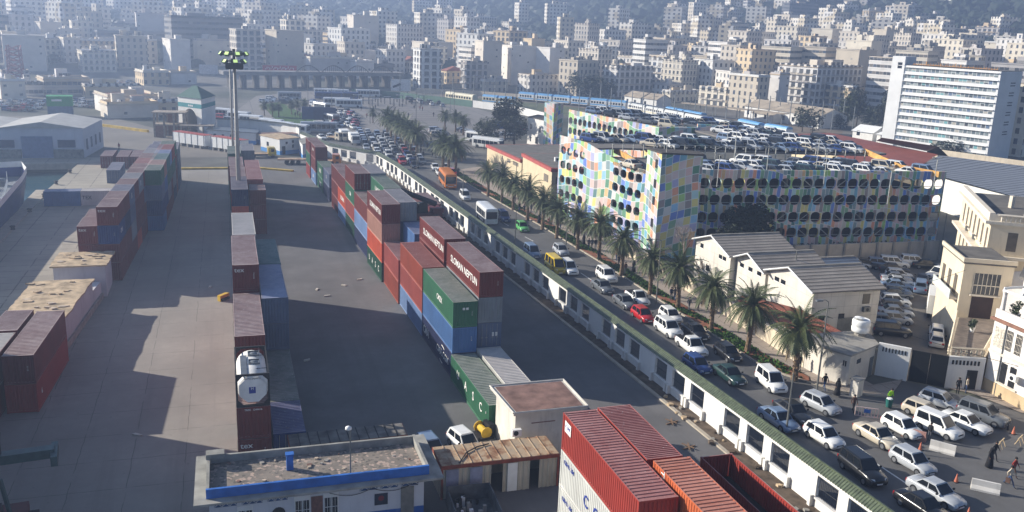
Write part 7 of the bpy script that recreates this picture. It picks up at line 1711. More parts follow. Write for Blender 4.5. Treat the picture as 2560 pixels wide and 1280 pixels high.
for i, (x, y) in enumerate(ppl):
    sc_ = i in (3, 8, 15); px, py = z3(x, y); u = pal_[i % 8] if not sc_ else 'black'; person(px, py, 'robe' if sc_ else ('walk', 'stride', 'stand')[i % 3], u, ('jeans', 'black', 'grey')[i % 3], -90 if i % 2 else 90, f"{'robed woman' if sc_ else 'person in ' + u + ' top'}, {ORD[i] if i < 14 else str(i+1)+'th'} along the pavement from the far end" , 'people on the pavement', scarf=sc_)
for px, py, pose, up, lo, ang, lab, sc_, bg_ in [(1722, 776, 'walk', 'navy', 'grey', -90, 'walker in a dark blue top left of the second palm', False, False), (1745, 777, 'stride', 'black', 'black', -90, 'walker in black just behind the one in dark blue', False, False), (1768, 772, 'walk', 'brown', 'black', 90, 'walker in brown right behind the third palm trunk', False, False),
    (1998, 925, 'stand', 'black', 'black', -90, 'person in black standing behind the nearest palm trunk', False, False), (2060, 975, 'stride', 'black', 'jeans', -100, 'person in a black jacket and jeans by the corner lamp', False, False), (2092, 988, 'robe', 'black', 'black', -100, 'woman in a long black robe walking past the guard hut', True, False), (2132, 1030, 'walk', 'brown', 'black', -100, 'person in dark brown stepping off the kerb by the striped barrier', False, False),
    (2222, 1012, 'bend', 'hivis', 'teal', -90, 'street cleaner in a lime vest leaning on a green bin', False, False), (2393, 985, 'stand', 'black', 'black', -120, 'man in a black coat at the dark doorway', False, False), (2414, 983, 'stand', 'cream', 'jeans', -60, 'man in a pale shirt and jeans beside the doorway', False, False), (2322, 1102, 'stand', 'black', 'grey', 20, 'person in black at the open door of the white van', False, False),
    (2472, 1168, 'robe', 'black', 'black', -70, 'woman in a dark robe and headscarf crossing the junction', True, False), (2484, 1150, 'walk', 'black', 'black', -70, 'person in black just behind the robed woman', False, False), (2522, 1214, 'stride', 'cream', 'jeans', -70, 'person in a cream top and jeans carrying a bag', False, True), (2532, 1192, 'walk', 'red', 'brown', -70, 'person in a red-brown coat at the right edge', False, False)]:
    person(px, py, pose, up, lo, ang, lab, 'people at the junction' if px > 1990 else 'people on the pavement', z=.15 if px < 2130 or 2380 < px < 2420 else .02, scarf=sc_, bag=bg_)
for i, (px, py) in enumerate(((1143, 440), (1146, 438), (1136, 402), (1128, 396), (298, 375), (170, 385), (180, 388))): person(px, py, 'walk', pal_[i], 'black', 90*(-1)**i, ['person in black left of the orange bus on the pavement', 'person in navy beside the orange bus', 'person waiting behind the median palms', 'second person waiting behind the median palms', 'person crossing by the yellow kerb beyond the quay containers', 'person at the warehouse plinth', 'second person at the warehouse plinth'][i], 'people farther off')
rs = random.Random(31)
for i in range(40): px, py = 1095+rs.uniform(-70, 60), 375+rs.uniform(-20, 30); person(px, py, ('walk', 'stand', 'stride')[i % 3], rs.choice(pal_), 'black', rs.choice((-90, 90)), f"tiny figure at the far bus shelters, {'left' if px < 1095 else 'right'} part of the crowd", 'far crowd at the shelters')
for i in range(30): px, py = 760+rs.uniform(-30, 330), 268+rs.uniform(-14, 34); person(px, py, ('walk', 'stand', 'stride')[i % 3], rs.choice(pal_), 'black', rs.choice((-90, 90)), 'tiny figure walking on the open square', 'figures on the open square')
cart = thing('street_bin', 'green wheeled street cleaning bin in front of the lime-vested cleaner', 'bin', (*tuple(G(2221, 1020))[:2], .02)); MB().lathe([(.26, .1), (.34, .9), (.36, .92)], 10).build('bin', CL['teal'], cart); MB().lathe([(.3, .92), (.2, 1.0)], 10).build('bag_rim', WHITEP, cart); MB().tube([(0, .2, .9), (0, .6, 1.05)], .03, 5).build('handle', METAL, cart)
# junction furniture
for px, py, a, lab in ((2355, 1130, -.9, 'white concrete barrier right of the silver hatchback'), (2462, 1228, -.75, 'pair-footed white concrete barrier alone on the asphalt')):
    p = G(px, py); t = thing('concrete_barrier', lab, 'barrier', (p.x, p.y, .012), a, 'white concrete barriers'); pr = [(-.3, 0), (-.3, .15), (-.12, .4), (-.09, .85), (.09, .85), (.12, .4), (.3, .15), (.3, 0)]; m = MB(); n = 8
    m.v = [(x, q[0], q[1]) for x in (-1.0, 1.0) for q in pr]; m.f = [(i, n+i, n+(i+1) % n, (i+1) % n) for i in range(n)]+[tuple(range(n)), tuple(range(n, 2*n))[::-1]]; m.m = [0]*10; m.build('body', stucco('barrier', (216, 212, 204), .3), t)
for px, py, a, c in ((2235, 1062, -.75, 'orange plastic barrier by the white glass-roofed hatchback'), (2255, 1100, -.95, 'faded red and white barrier by the white hatchback')):
    p = G(px, py); t = thing('plastic_barrier', c, 'barrier', (p.x+(1.2 if 'faded' in c else 0), p.y, .012), a, 'plastic barriers'); MB().box(-1, -.2, 0, 1, .2, .5).build('base', plain('barrier_'+c[:5].strip(), (214, 84, 44) if 'orange' in c else (176, 132, 120), .6), t); MB().box(-.95, -.12, .5, .95, .12, .85).build('top', plain('barrier_'+c[:5].strip(), (214, 84, 44)), t)
p = G(2165, 1045); t = thing('crowd_barrier', 'small white and red railing barrier with a blue panel', 'barrier', (p.x, p.y, .012), -.55); m = MB()
for i in range(8): m.tube([(-1+i*.28, 0, .1), (-1+i*.28, 0, 1.0)], .025, 4)
m.tube([(-1, 0, 1), (.96, 0, 1)], .03, 4); m.tube([(-1, 0, .15), (.96, 0, .15)], .03, 4); m.build('railing', plain('pink_white', (216, 190, 184)), t); MB().box(-.25, -.04, .5, .3, .0, .85).build('panel', M_BLUE, t)
for px, py, lab in ((2390, 1205, 'worn traffic cone next to the silver sedan'), (2300, 1125, 'small orange cone between the parked hatchbacks'), (2533, 1085, 'short dark bollard at the kerb of the cream plinth'), (2420, 1290, 'cone at the bottom edge')):
    p = G(px, py); t = thing('traffic_cone', lab, 'cone', (p.x, p.y, .012)); MB().lathe([(.16, .03), (.03, .7)], 10).build('cone', plain('dusty_cone', (190, 110, 84)), t); MB().box(-.22, -.22, 0, .22, .22, .03).build('foot', BLACK, t)
for px, py, lab in ((2502, 1118, 'small wooden trestle on the junction asphalt'), (2548, 1110, 'star-shaped wooden trestle at the right edge')):
    p = G(px, py); t = thing('trestle', lab, 'trestle', (p.x, p.y, .012), .5); w_ = plain('pale_wood', (206, 180, 140))
    for s_ in (-1, 1):
        for d in (-.25, .25): MB().tube([(s_*.4, d, 0), (s_*.35, 0, .6)], .03, 4).build('leg', w_, t)
    MB().box(-.6, -.04, .58, .6, .04, .68).build('beam', w_, t)
for i in range(5):
    p = G(2350+i*42, 1030+i*17-20); t = thing('bollard', f'short iron bollard along the right pavement, {ORD[i]} from the gate', 'bollard', (p.x, p.y, .1), 0, 'bollards on the right pavement'); MB().lathe([(.09, 0), (.07, .7), (.1, .75), (.06, .85)], 8).build('post', DMETAL, t)
# ---------------------------------------------------------------- moored ship
sh = thing('moored_ship', 'blue-hulled ship with white bow gear moored at the quay', 'ship', (-42.4, 128, -1.9)); m = MB(); hl = [(-9, -40), (9, -40), (9.6, 20), (9.6, 38), (9.2, 44), (7.5, 49), (3, 48), (-6, 34), (-9.6, 20)]
n = len(hl); m.v = [(x*.86, y*.97, -1) for x, y in hl]+[(x, y, 5.6+max(0, (y-20)*.06)) for x, y in hl]+[(x*1.0, y*1.0, 6.6+max(0, (y-20)*.06)) for x, y in hl]
for k in range(2): m.f += [(k*n+i, k*n+(i+1) % n, (k+1)*n+(i+1) % n, (k+1)*n+i) for i in range(n)]; m.m += [k]*n
m.build('hull', [plain('hull_blue', (30, 58, 120), .5, 0, .15, .3), WHITEP], sh); m = MB(); m.add([(x*.99, y*.99, 5.7) for x, y in hl], [tuple(range(n))]); m.build('deck', plain('deck_grey', (110, 116, 122), .8, 0, .2, .5), sh)
m = MB(); m.box(-4, 22, 5.7, 4, 27, 8.3); m.box(-2, 28, 5.7, 2, 31, 7.4); m.build('deckhouse', WHITEP, sh); MB().tube([(0, 26, 8), (0, 26.5, 15)], [.4, .2], 8).build('mast', WHITEP, sh)
for i, (x, y) in enumerate(((2, 33), (5, 36), (6, 39.5), (5, 29))): MB().lathe([(.9, 0), (.9, .9), (.5, 1.2)], 10).build('winch', WHITEP if i % 2 else METAL, sh, (x, y, 5.7))
q = MB()
for i in range(24): y = 15+i*1.2; x = 9.4 if y < 22 else max(6, 9.4-(y-22)**1.55*.028); q.tube([(x, y, 6.5), (x, y, 7.6)], .05, 3)
q.build('bulwark_rail', WHITEP, sh)
for i in range(5):
    t = thing('mooring_bollard', f'iron mooring bollard on the basin edge, {ORD[i]} from the ship', 'bollard', (-31.6+(.6 if i > 3 else 0), 150+i*13, .14), 0, 'mooring bollards'); MB().lathe([(.35, 0), (.25, .3), (.45, .5), (.3, .62)], 10).build('post', M_STEEL, t)
# ---------------------------------------------------------------- the city on the slope
def facade(name, style, tints):
    t = NT(name); p = t.coord('Object'); s = t.sep(p); nn = t.sep(t.coord('Normal')); r = t.rand()
    sel = t.math('GREATER_THAN', t.math('ABSOLUTE', nn[0]), t.math('ABSOLUTE', nn[1]))
    u = t.math('ADD', t.math('MULTIPLY', s[1], sel), t.math('MULTIPLY', s[0], t.math('SUBTRACT', 1.0, sel)))
    cw, fh = {'plain': (2.7, 3.1), 'balcony': (3.3, 3.1), 'ribbon': (1.6, 3.0), 'blank': (4.6, 3.2), 'dense': (2.2, 2.9)}[style]
    cwv = t.math('ADD', t.math('MULTIPLY', r, .5), cw)
    a = t.math('DIVIDE', u, cwv); b = t.math('DIVIDE', s[2], fh); ca = t.math('FLOOR', a); cb_ = t.math('FLOOR', b)
    fa = t.math('ABSOLUTE', t.math('SUBTRACT', t.math('FRACT', a), .5)); fb = t.math('FRACT', b)
    hw, lo, hi = {'plain': (.19, .22, .78), 'balcony': (.3, .18, .8), 'ribbon': (.47, .3, .72), 'blank': (.1, .35, .6), 'dense': (.24, .25, .8)}[style]
    win = t.math('MULTIPLY', t.math('LESS_THAN', fa, hw), t.math('MULTIPLY', t.math('GREATER_THAN', fb, lo), t.math('LESS_THAN', fb, hi)))
    wn = t.n('ShaderNodeTexWhiteNoise', noise_dimensions='4D'); t.l(t.comb(ca, cb_, sel), wn.inputs['Vector']); t.l(t.math('MULTIPLY', r, 91.0), wn.inputs['W'])
    if style == 'blank': win = t.math('MULTIPLY', win, t.math('GREATER_THAN', wn.outputs['Value'], .72))
    wcol = t.ramp(wn.outputs['Value'], [(0, (.05, .055, .06)), (.35, (.10, .10, .10)), (.55, (.06, .08, .12)), (.7, (.16, .14, .12)), (.85, (.04, .045, .05)), (.93, (.3, .29, .27))], 'CONSTANT')
    wall = t.ramp(r, [(i/len(tints), srgb(*c)) for i, c in enumerate(tints)], 'CONSTANT')
    n1 = t.noise(p, .25, 5, .6); wall = t.mix(t.rng(n1, .45, .75, 0, .35), wall, (.30, .27, .23))
    col = t.mix(win, wall, wcol)
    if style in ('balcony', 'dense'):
        rail_shade = t.math('MULTIPLY', t.math('LESS_THAN', fb, .2), t.math('LESS_THAN', fa, .4)); col = t.mix(t.math('MULTIPLY', rail_shade, .45), col, (.14, .14, .15))  # dark balcony rail, with the shade under each slab painted into the colour
    if style == 'ribbon': col = t.mix(t.math('MULTIPLY', t.math('LESS_THAN', fb, .12), .2), col, (.3, .3, .3))  # greyer line at each floor, slab shade painted in
    up = t.math('GREATER_THAN', nn[2], .6); rf = t.ramp(r, [(0, (.30, .28, .25)), (.3, (.42, .37, .30)), (.55, (.22, .21, .20)), (.7, (.28, .15, .11)), (.85, (.36, .34, .31))], 'CONSTANT')
    nr = t.noise(p, .6, 4); rf = t.mix(t.rng(nr, .4, .7, 0, .5), rf, (.15, .14, .13))
    t.out(t.mix(up, col, rf), t.mix(win, (.85, .85, .85), (.4, .4, .4)), 0, .3); return t.mat
WHT = [(226, 220, 210), (214, 204, 188), (222, 218, 212), (204, 192, 172), (226, 216, 196), (196, 190, 184), (218, 196, 160), (222, 220, 214)]
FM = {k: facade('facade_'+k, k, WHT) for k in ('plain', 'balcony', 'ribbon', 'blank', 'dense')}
DARKT = facade('facade_grey', 'ribbon', [(120, 122, 126), (134, 132, 130)])
def redroof(): return plain('far_red_roof', (150, 92, 74), .9, 0, .2, .4)
CITY = []; LMK = []
def blk(x, y, z, wx, wy, h, rz, style='plain', lab='', parts=True, seed=0, roof=None, mat=None):
    """building with its near-left corner region centred on x, y; wx across, wy deep"""
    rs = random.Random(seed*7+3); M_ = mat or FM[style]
    if not parts:
        m = MB(); m.box(-wx/2, -wy/2, -8, wx/2, wy/2, h); m.box(-wx/2-.25, -wy/2-.25, h+.01, wx/2+.25, wy/2+.25, h+.5)
        for k in range(rs.randint(1, 3)): a, b_ = rs.uniform(-wx*.35, wx*.2), rs.uniform(-wy*.35, wy*.2); m.box(a, b_, h+.51, a+wx*.22, b_+wy*.2, h+rs.uniform(1.6, 3.4))
        o = m.build('city_house', M_, None, (x, y, z), rz); tag(o, lab, 'building', 'buildings of the city behind the port'); return o
    t = thing('city_building', lab, 'building', (x, y, z), rz, 'buildings of the city behind the port')
    m = MB(); m.box(-wx/2, -wy/2, -6, wx/2, wy/2, h); m.build('wall', M_, t)
    if roof == 'hip':
        q = MB(); e_ = .5; q.add([(-wx/2-e_, -wy/2-e_, h+.02), (wx/2+e_, -wy/2-e_, h+.02), (wx/2+e_, wy/2+e_, h+.02), (-wx/2-e_, wy/2+e_, h+.02), (0, -wy*.22, h+2.2), (0, wy*.22, h+2.2)], [(0, 1, 4), (1, 2, 5, 4), (2, 3, 5), (3, 0, 4, 5), (0, 3, 2, 1)]); q.build('roof', redroof(), t)
    else:
        q = MB(); q.box(-wx/2-.35, -wy/2-.35, h+.01, wx/2+.35, wy/2+.35, h+.3); q.build('cornice', M_, t)
        q = MB()
        for a in ((-wx/2, -wy/2, wx/2, -wy/2+.3), (-wx/2, wy/2-.3, wx/2, wy/2), (-wx/2, -wy/2+.31, -wx/2+.3, wy/2-.31), (wx/2-.3, -wy/2+.31, wx/2, wy/2-.31)): q.box(a[0], a[1], h+.31, a[2], a[3], h+1.1)
        q.build('parapet', M_, t)
        for k in range(2): q = MB(); a, b_ = rs.uniform(-wx*.35, wx*.1), rs.uniform(-wy*.35, wy*.1); q.box(a, b_, h+.31, a+wx*.25, b_+wy*.2, h+rs.uniform(2, 3.6)); q.build('roof_hut', FM['blank'] if k else M_, t)
        if rs.random() < .6:
            for k in range(3): MB().lathe([(.5, 0), (.5, 1.1), (.1, 1.25)], 7).build('roof_tank', WHITEP, t, (rs.uniform(-wx*.4, wx*.4), rs.uniform(-wy*.4, wy*.4), h+.32))
    if style in ('balcony',):
        nf = int(h/3.1)
        for i in range(1, nf):
            q = MB(); z0 = i*3.1; q.box(-wx/2-.75, -wy*.42, z0-.14, -wx/2, wy*.42, z0); q.box(-wx/2-.75, -wy*.42, z0+.01, -wx/2-.7, wy*.42, z0+.75) if i % 2 else q.box(-wx/2-.75, -wy*.3, z0+.01, -wx/2-.7, wy*.1, z0+.75); q.build('balcony', M_, t)
            if wx > 9: q = MB(); q.box(-wx*.38, -wy/2-.7, z0-.14, wx*.38, -wy/2, z0); q.build('balcony', M_, t)
    return t
RZ = radians(20.4); lf = Vector((-.35, .94)); lx = Vector((.94, .35))
zo = [(0, 0), (640, 0), (1280, 0), (1920, 0)]
def landmark(zn, X0, S, X1, YT, YB, style, lab, roof=None, mat=None, depth=None, parts=True, seed=0):
    ox = zo[zn][0]; x0, s_, x1, yt, yb = ox+X0/3.047, ox+S/3.047, ox+X1/3.047, YT/3.047, YB/3.047
    p = GT(s_, yb); D = hypot(p.x, p.y); v = Vector((p.x, p.y))/D; cr = lambda d: abs(d.x*v.y-d.y*v.x)
    wy = max(5, min(60, (s_-x0)/F*D/max(.2, cr(lf)))); wx = max(5, min(60, (x1-s_)/F*D/max(.2, cr(lx))))
    if s_-x0 < 3: wy = max(wy, depth or 12)
    if x1-s_ < 3: wx = max(wx, depth or 12)
    # height from the picture row of the roof at the near corner
    d = ray(s_, yt); h = CAMZ+d.z*(D/hypot(d.x, d.y))-p.z; h = max(4, min(75, h))
    c = Vector((p.x, p.y))+lf*(wy/2)+lx*(wx/2); CITY.append((c.x, c.y, max(wx, wy)/2)); LMK.append((c.x, c.y, lab))
    return blk(c.x, c.y, min(p.z, terr(c.x, c.y)), wx, wy, h, RZ, style, lab, parts, seed, roof, mat)
LM = [
 (0, 1318, 1322, 1810, 132, 500, 'ribbon', 'tall hazy slab block with vertical window strips behind the mast', None, DARKT), (0, 1470, 1512, 1745, 308, 508, 'blank', 'windowless white block left of the floodlight mast head', None, None),
 (0, 330, 336, 490, 305, 470, 'dense', 'hazy grey block, leftmost of the far waterfront row', None, None), (0, 492, 498, 600, 300, 482, 'plain', 'hazy pale narrow block second in the far waterfront row', None, None), (0, 602, 612, 765, 398, 512, 'balcony', 'white arcaded block in front of the far waterfront row', None, None), (0, 765, 772, 895, 398, 505, 'blank', 'plain grey wall block beside the white arcaded one', None, None),
 (0, 600, 606, 1060, 312, 470, 'dense', 'long hazy block above the white arcaded one', None, None), (0, 1040, 1095, 1190, 315, 490, 'plain', 'cream hazy block with three window columns', None, None), (0, 745, 750, 1310, 245, 400, 'ribbon', 'wide dark hazy slab behind the waterfront row', None, DARKT), (0, 850, 856, 1115, 185, 262, 'ribbon', 'dark hazy box crowning the wide slab', None, DARKT),
 (0, 0, 4, 75, 132, 470, 'ribbon', 'dark tower at the left edge lost in haze', None, DARKT), (0, 222, 228, 330, 310, 455, 'plain', 'faint pale block beyond the lattice tower', None, None), (0, 80, 90, 215, 320, 440, 'dense', 'faint block behind the red lattice tower', None, None),
 (1, 228, 245, 405, 425, 535, 'balcony', 'long block with a brownish roof left of the big blank wall', 'hip', None), (1, 405, 415, 760, 447, 600, 'blank', 'big blank white block in the centre left', None, None), (1, 760, 765, 895, 475, 600, 'blank', 'grey side annex of the big blank white block', None, None),
 (1, 803, 830, 925, 352, 455, 'balcony', 'white corner block with rows of balconies behind the blank block', None, None), (1, 925, 935, 1048, 365, 475, 'balcony', 'white block with a green facade strip', None, None), (1, 1048, 1075, 1210, 388, 512, 'blank', 'white block with a bare gable right of the green strip', None, None), (1, 1190, 1215, 1340, 370, 450, 'plain', 'pale block with a flat terrace above the gabled house', None, None),
 (1, 1550, 1570, 1740, 380, 435, 'plain', 'long low cream block in the centre distance', None, None), (1, 1365, 1372, 1490, 362, 430, 'ribbon', 'beige flat block left of the long low cream one', None, None), (1, 1095, 1165, 1235, 462, 560, 'plain', 'white gabled house in the centre', 'hip', None), (1, 1232, 1245, 1415, 500, 590, 'plain', 'cream house with a red roof right of the white gabled one', 'hip', None),
 (1, 1205, 1225, 1430, 570, 660, 'balcony', 'wide grey-white block with dark shopfronts below the cream house', None, None), (1, 1585, 1600, 1755, 482, 680, 'balcony', 'six-storey block with blue-grey balconies near the railway', None, None), (1, 1755, 1765, 1900, 500, 620, 'blank', 'bare grey block right of the balconied six-storey one', None, None), (1, 1740, 1750, 1920, 622, 710, 'plain', 'low white block just above the railway', None, None), (1, 1872, 1905, 1950, 380, 510, 'balcony', 'white block with rooftop terrace near the centre', None, None),
 (1, 215, 235, 435, 270, 352, 'balcony', 'large stepped white block high on the left slope', None, None), (1, 70, 90, 330, 342, 415, 'plain', 'hazy white row behind the brown-roofed block', None, None), (1, 400, 412, 530, 362, 420, 'plain', 'hazy pale house above the blank block', None, None), (1, 1462, 1468, 1650, 132, 250, 'dense', 'left of two hazy tower slabs on the slope', None, None), (1, 1672, 1678, 1830, 135, 262, 'dense', 'right of two hazy tower slabs on the slope', None, None), (1, 1803, 1850, 1912, 240, 370, 'blank', 'narrow cream tower below the hazy slabs', None, None),
 (1, 1650, 1672, 1684, 182, 310, 'plain', 'very slender white tower on the slope', None, None), (1, 1240, 1262, 1420, 245, 300, 'ribbon', 'long hazy arcaded block on the mid slope', None, None), (1, 1480, 1500, 1600, 455, 520, 'balcony', 'terraced white house left of the balconied six-storey block', None, None), (1, 1435, 1450, 1590, 540, 640, 'plain', 'small ochre house by the railway', 'hip', None), (1, 0, 8, 150, 400, 480, 'plain', 'hazy white house with a red roof on the left', 'hip', None), (1, 905, 915, 1045, 500, 590, 'ribbon', 'dark glass-fronted block behind the billboard', None, DARKT),
 (2, 362, 425, 478, 200, 345, 'ribbon', 'pale banded tower standing alone on the mid slope', None, None), (2, 880, 950, 1000, 240, 352, 'balcony', 'cream tower block with balconies on the mid slope', None, None), (2, 1000, 1020, 1130, 240, 345, 'dense', 'hazy block right of the cream balcony tower', None, None), (2, 1110, 1160, 1212, 280, 362, 'blank', 'white blank-sided block on the mid slope', None, None), (2, 928, 960, 990, 195, 250, 'plain', 'small tower top behind the cream balcony tower', None, None),
 (2, 1590, 1660, 1782, 180, 345, 'ribbon', 'stepped banded tower on the right slope', None, None), (2, 1768, 1785, 1800, 15, 112, 'ribbon', 'slim white tower high on the hill', None, None), (2, 362, 400, 478, 40, 80, 'ribbon', 'white colonnaded building high on the wooded hill', None, None), (2, 785, 800, 890, 298, 362, 'dense', 'hazy block left of the cream balcony tower', None, None), (2, 618, 640, 745, 300, 362, 'plain', 'pale block above the trees on the mid slope', None, None),
 (2, 150, 165, 480, 338, 405, 'plain', 'long cream palace-like block on the mid slope', None, None), (2, 530, 650, 700, 365, 520, 'balcony', 'white corner block with stacked balconies', None, None), (2, 640, 930, 1000, 442, 570, 'plain', 'long white block with regular windows behind the trees', None, None), (2, 680, 790, 1060, 520, 745, 'balcony', 'large shaded block with blue balconies right of the tree group', None, None),
 (2, 1030, 1160, 1180, 440, 655, 'balcony', 'white seven-storey block left of the pair at the railway', None, None), (2, 1165, 1295, 1370, 450, 662, 'balcony', 'white seven-storey block right of the pair at the railway', None, None), (2, 1300, 1440, 1555, 525, 682, 'plain', 'white block with arched windows and a big grey gable', None, None), (2, 1600, 1690, 1800, 430, 615, 'plain', 'tall white block with narrow windows and a grey side', 'hip', None), (2, 1800, 1945, 2010, 420, 560, 'balcony', 'broad white block with balconies at the right of centre', None, None), (2, 1780, 1870, 1930, 282, 412, 'blank', 'blank white stepped block above the broad one', None, None),
 (2, 40, 130, 360, 585, 712, 'plain', 'white four-storey corner house by the railway, with tall windows', None, None), (2, 0, 75, 220, 412, 620, 'blank', 'white block with a bare side left of the corner house', None, None), (2, 125, 250, 470, 500, 580, 'balcony', 'terraced cream block above the white corner house', None, None), (2, 1065, 1190, 1290, 655, 745, 'plain', 'low white building under the seven-storey pair', None, None), (2, 1190, 1200, 1420, 705, 785, 'plain', 'long low blue-shaded building by the railway', None, None), (2, 1420, 1620, 1640, 690, 825, 'balcony', 'laundry-hung white block beside the tall railway block', None, None),
 (2, 1640, 1850, 1930, 590, 862, 'plain', 'tall white block with black windows beside the railway', None, None), (2, 1000, 1100, 1200, 380, 450, 'plain', 'cream house above the seven-storey pair', None, None), (2, 1220, 1340, 1500, 370, 450, 'plain', 'stepped white roofs on the right slope', None, None), (2, 1460, 1500, 1600, 410, 500, 'plain', 'ochre block left of the tall narrow-windowed one', None, None), (2, 220, 235, 420, 405, 470, 'dense', 'columned cream block behind the terraced one', None, None),
 (3, 98, 150, 345, 28, 182, 'ribbon', 'large dark office slab high on the right slope', None, DARKT), (3, 240, 260, 385, 130, 182, 'ribbon', 'low banded block in front of the dark office slab', None, None), (3, 718, 760, 885, 82, 162, 'dense', 'cream gridded block on the upper right slope', None, None), (3, 893, 950, 1018, 52, 162, 'balcony', 'cream tower with curved balconies on the upper right', None, None), (3, 1048, 1080, 1150, 42, 122, 'ribbon', 'small tower right of the curved balconies', None, None), (3, 1160, 1230, 1362, 112, 182, 'balcony', 'white terrace block on the upper right', None, None),
 (3, 1208, 1260, 1330, 212, 285, 'balcony', 'white balconied block on the right slope', None, None), (3, 1412, 1420, 1592, 225, 305, 'dense', 'shaded grey block with many windows on the right slope', None, None), (3, 1603, 1750, 1835, 212, 315, 'balcony', 'long cream balconied block on the right slope', None, None), (3, 5, 95, 150, 172, 305, 'balcony', 'hazy white block on the slope below the dark office slab', None, None), (3, 290, 385, 410, 298, 405, 'blank', 'white cubic house on the mid right slope', None, None), (3, 402, 470, 540, 300, 392, 'plain', 'white house with three arched windows', None, None), (3, 95, 225, 302, 380, 525, 'plain', 'white gridded corner block with square windows', None, None),
 (3, 290, 440, 462, 395, 525, 'blank', 'white stepped gable block right of the gridded one', None, None), (3, 462, 600, 662, 430, 572, 'blank', 'bare white gable with one small window', None, None), (3, 70, 340, 655, 515, 852, 'balcony', 'very large balconied block with a red-roofed corner pavilion', None, None), (3, 0, 60, 130, 570, 850, 'blank', 'grey-sided block left of the large balconied one', None, None), (3, 440, 620, 632, 672, 872, 'balcony', 'small white Moorish-fronted building with arches', None, None), (3, 645, 735, 762, 458, 682, 'plain', 'cream ornate corner building with tall windows', None, None),
 (3, 740, 900, 1022, 455, 855, 'ribbon', 'nine-storey white block with glass bands left of the tower block', None, None), (3, 870, 1012, 1030, 580, 762, 'plain', 'ornate cream front with tall pilasters by the tower block', None, None), (3, 1410, 1500, 1532, 332, 415, 'blank', 'white gable house on the right ridge of roofs', None, None), (3, 1530, 1620, 1652, 332, 425, 'blank', 'cream cubic house on the right ridge of roofs', None, None), (3, 1655, 1760, 1802, 330, 475, 'blank', 'tall blank white block upper right', None, None), (3, 1780, 1935, 1960, 350, 485, 'blank', 'large blank white block at the right edge', None, None),
 (3, 1770, 1920, 2050, 670, 1200, 'plain', 'cream apartment block with square windows at the right edge', None, None), (3, 1840, 1960, 2040, 510, 710, 'balcony', 'balconied block above the cream apartment block', None, None), (3, 830, 900, 1062, 302, 390, 'dense', 'dark cluttered roofs block behind the glass-banded one', None, None), (3, 1120, 1150, 1240, 350, 430, 'blank', 'round-ended beige building among the roofs', None, None), (3, 565, 620, 650, 290, 380, 'blank', 'tall cream house with a bare side on the mid right', None, None)]
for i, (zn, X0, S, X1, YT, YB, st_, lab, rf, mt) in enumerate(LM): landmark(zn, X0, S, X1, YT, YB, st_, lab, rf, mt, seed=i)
# infill, nearer ones as single houses, the rest of the hillside as one mass
rc = random.Random(99); n_ = 0; cand = []
for k in range(30000):
    az = radians(rc.uniform(-13.5, 49)); D = 445+1050*rc.random()**1.25; x, y = D*sin(az), D*cos(az)
    w = rc.uniform(9, 20); d_ = rc.uniform(9, 18)
    if any((x-a)**2+(y-b)**2 < ((max(w, d_)*.62+c)*.95)**2 for a, b, c in CITY): continue
    z = terr(x, y); far = D > 620
    if far and rc.random() < min(.96, (.45 if az < .05 else (.82 if az < .42 else .5))+(D-620)/900): continue
    if az < radians(12) and D < 500: continue
    CITY.append((x, y, max(w, d_)*.62)); cand.append((D, x, y, z, w, d_)); 
    if len(cand) > 430: break
cand.sort(); mass = MB(); sector = lambda x, y: ['left edge', 'left', 'centre left', 'centre', 'centre right', 'right', 'right edge'][max(0, min(6, int((math.degrees(atan2(x, y))+13)/9)))]
LN = []
def infl(x, y, h, w):
    b = min(LMK, key=lambda q: (q[0]-x)**2+(q[1]-y)**2); dx = (x-b[0])*cos(.31)-(y-b[1])*sin(.31); dy = (x-b[0])*sin(.31)+(y-b[1])*cos(.31)
    rel = 'right of' if dx > abs(dy) else ('left of' if -dx > abs(dy) else ('behind' if dy > 0 else 'in front of'))
    nf = ['three', 'four', 'five', 'six', 'seven'][max(0, min(4, int(h/3.1)-3))]; base = f"{nf}-storey {'wide' if w > 14 else 'narrow'} house {rel} the {' '.join(b[2].split()[:8])}"
    k = LN.count(base); LN.append(base); return base if k == 0 else f"{['', 'second', 'third', 'fourth', 'fifth', 'sixth', 'seventh', 'eighth'][min(k, 7)]} {base}"
stylew = ['plain', 'plain', 'balcony', 'dense', 'blank', 'plain', 'ribbon']
for i, (D, x, y, z, w, d_) in enumerate(cand):
    h = rc.choice((9.5, 12.6, 15.7, 18.8, 21.5)) if D < 760 else rc.choice((6, 9, 9, 12.5, 16, 22))
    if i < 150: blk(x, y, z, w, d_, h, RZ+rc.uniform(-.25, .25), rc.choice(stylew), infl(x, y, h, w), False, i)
    else:
        a = RZ+rc.uniform(-.5, .5); c, s = cos(a), sin(a); P_ = [(x+u*c-v*s, y+u*s+v*c) for u, v in ((-w/2, -d_/2), (w/2, -d_/2), (w/2, d_/2), (-w/2, d_/2))]; mass.prism(P_, z-8, z+h)
        P2 = [(x+(u*c-v*s)*.35, y+(u*s+v*c)*.35) for u, v in ((-w/2, -d_/2), (w/2, -d_/2), (w/2, d_/2), (-w/2, d_/2))]; mass.prism(P2, z+h, z+h+2.4)
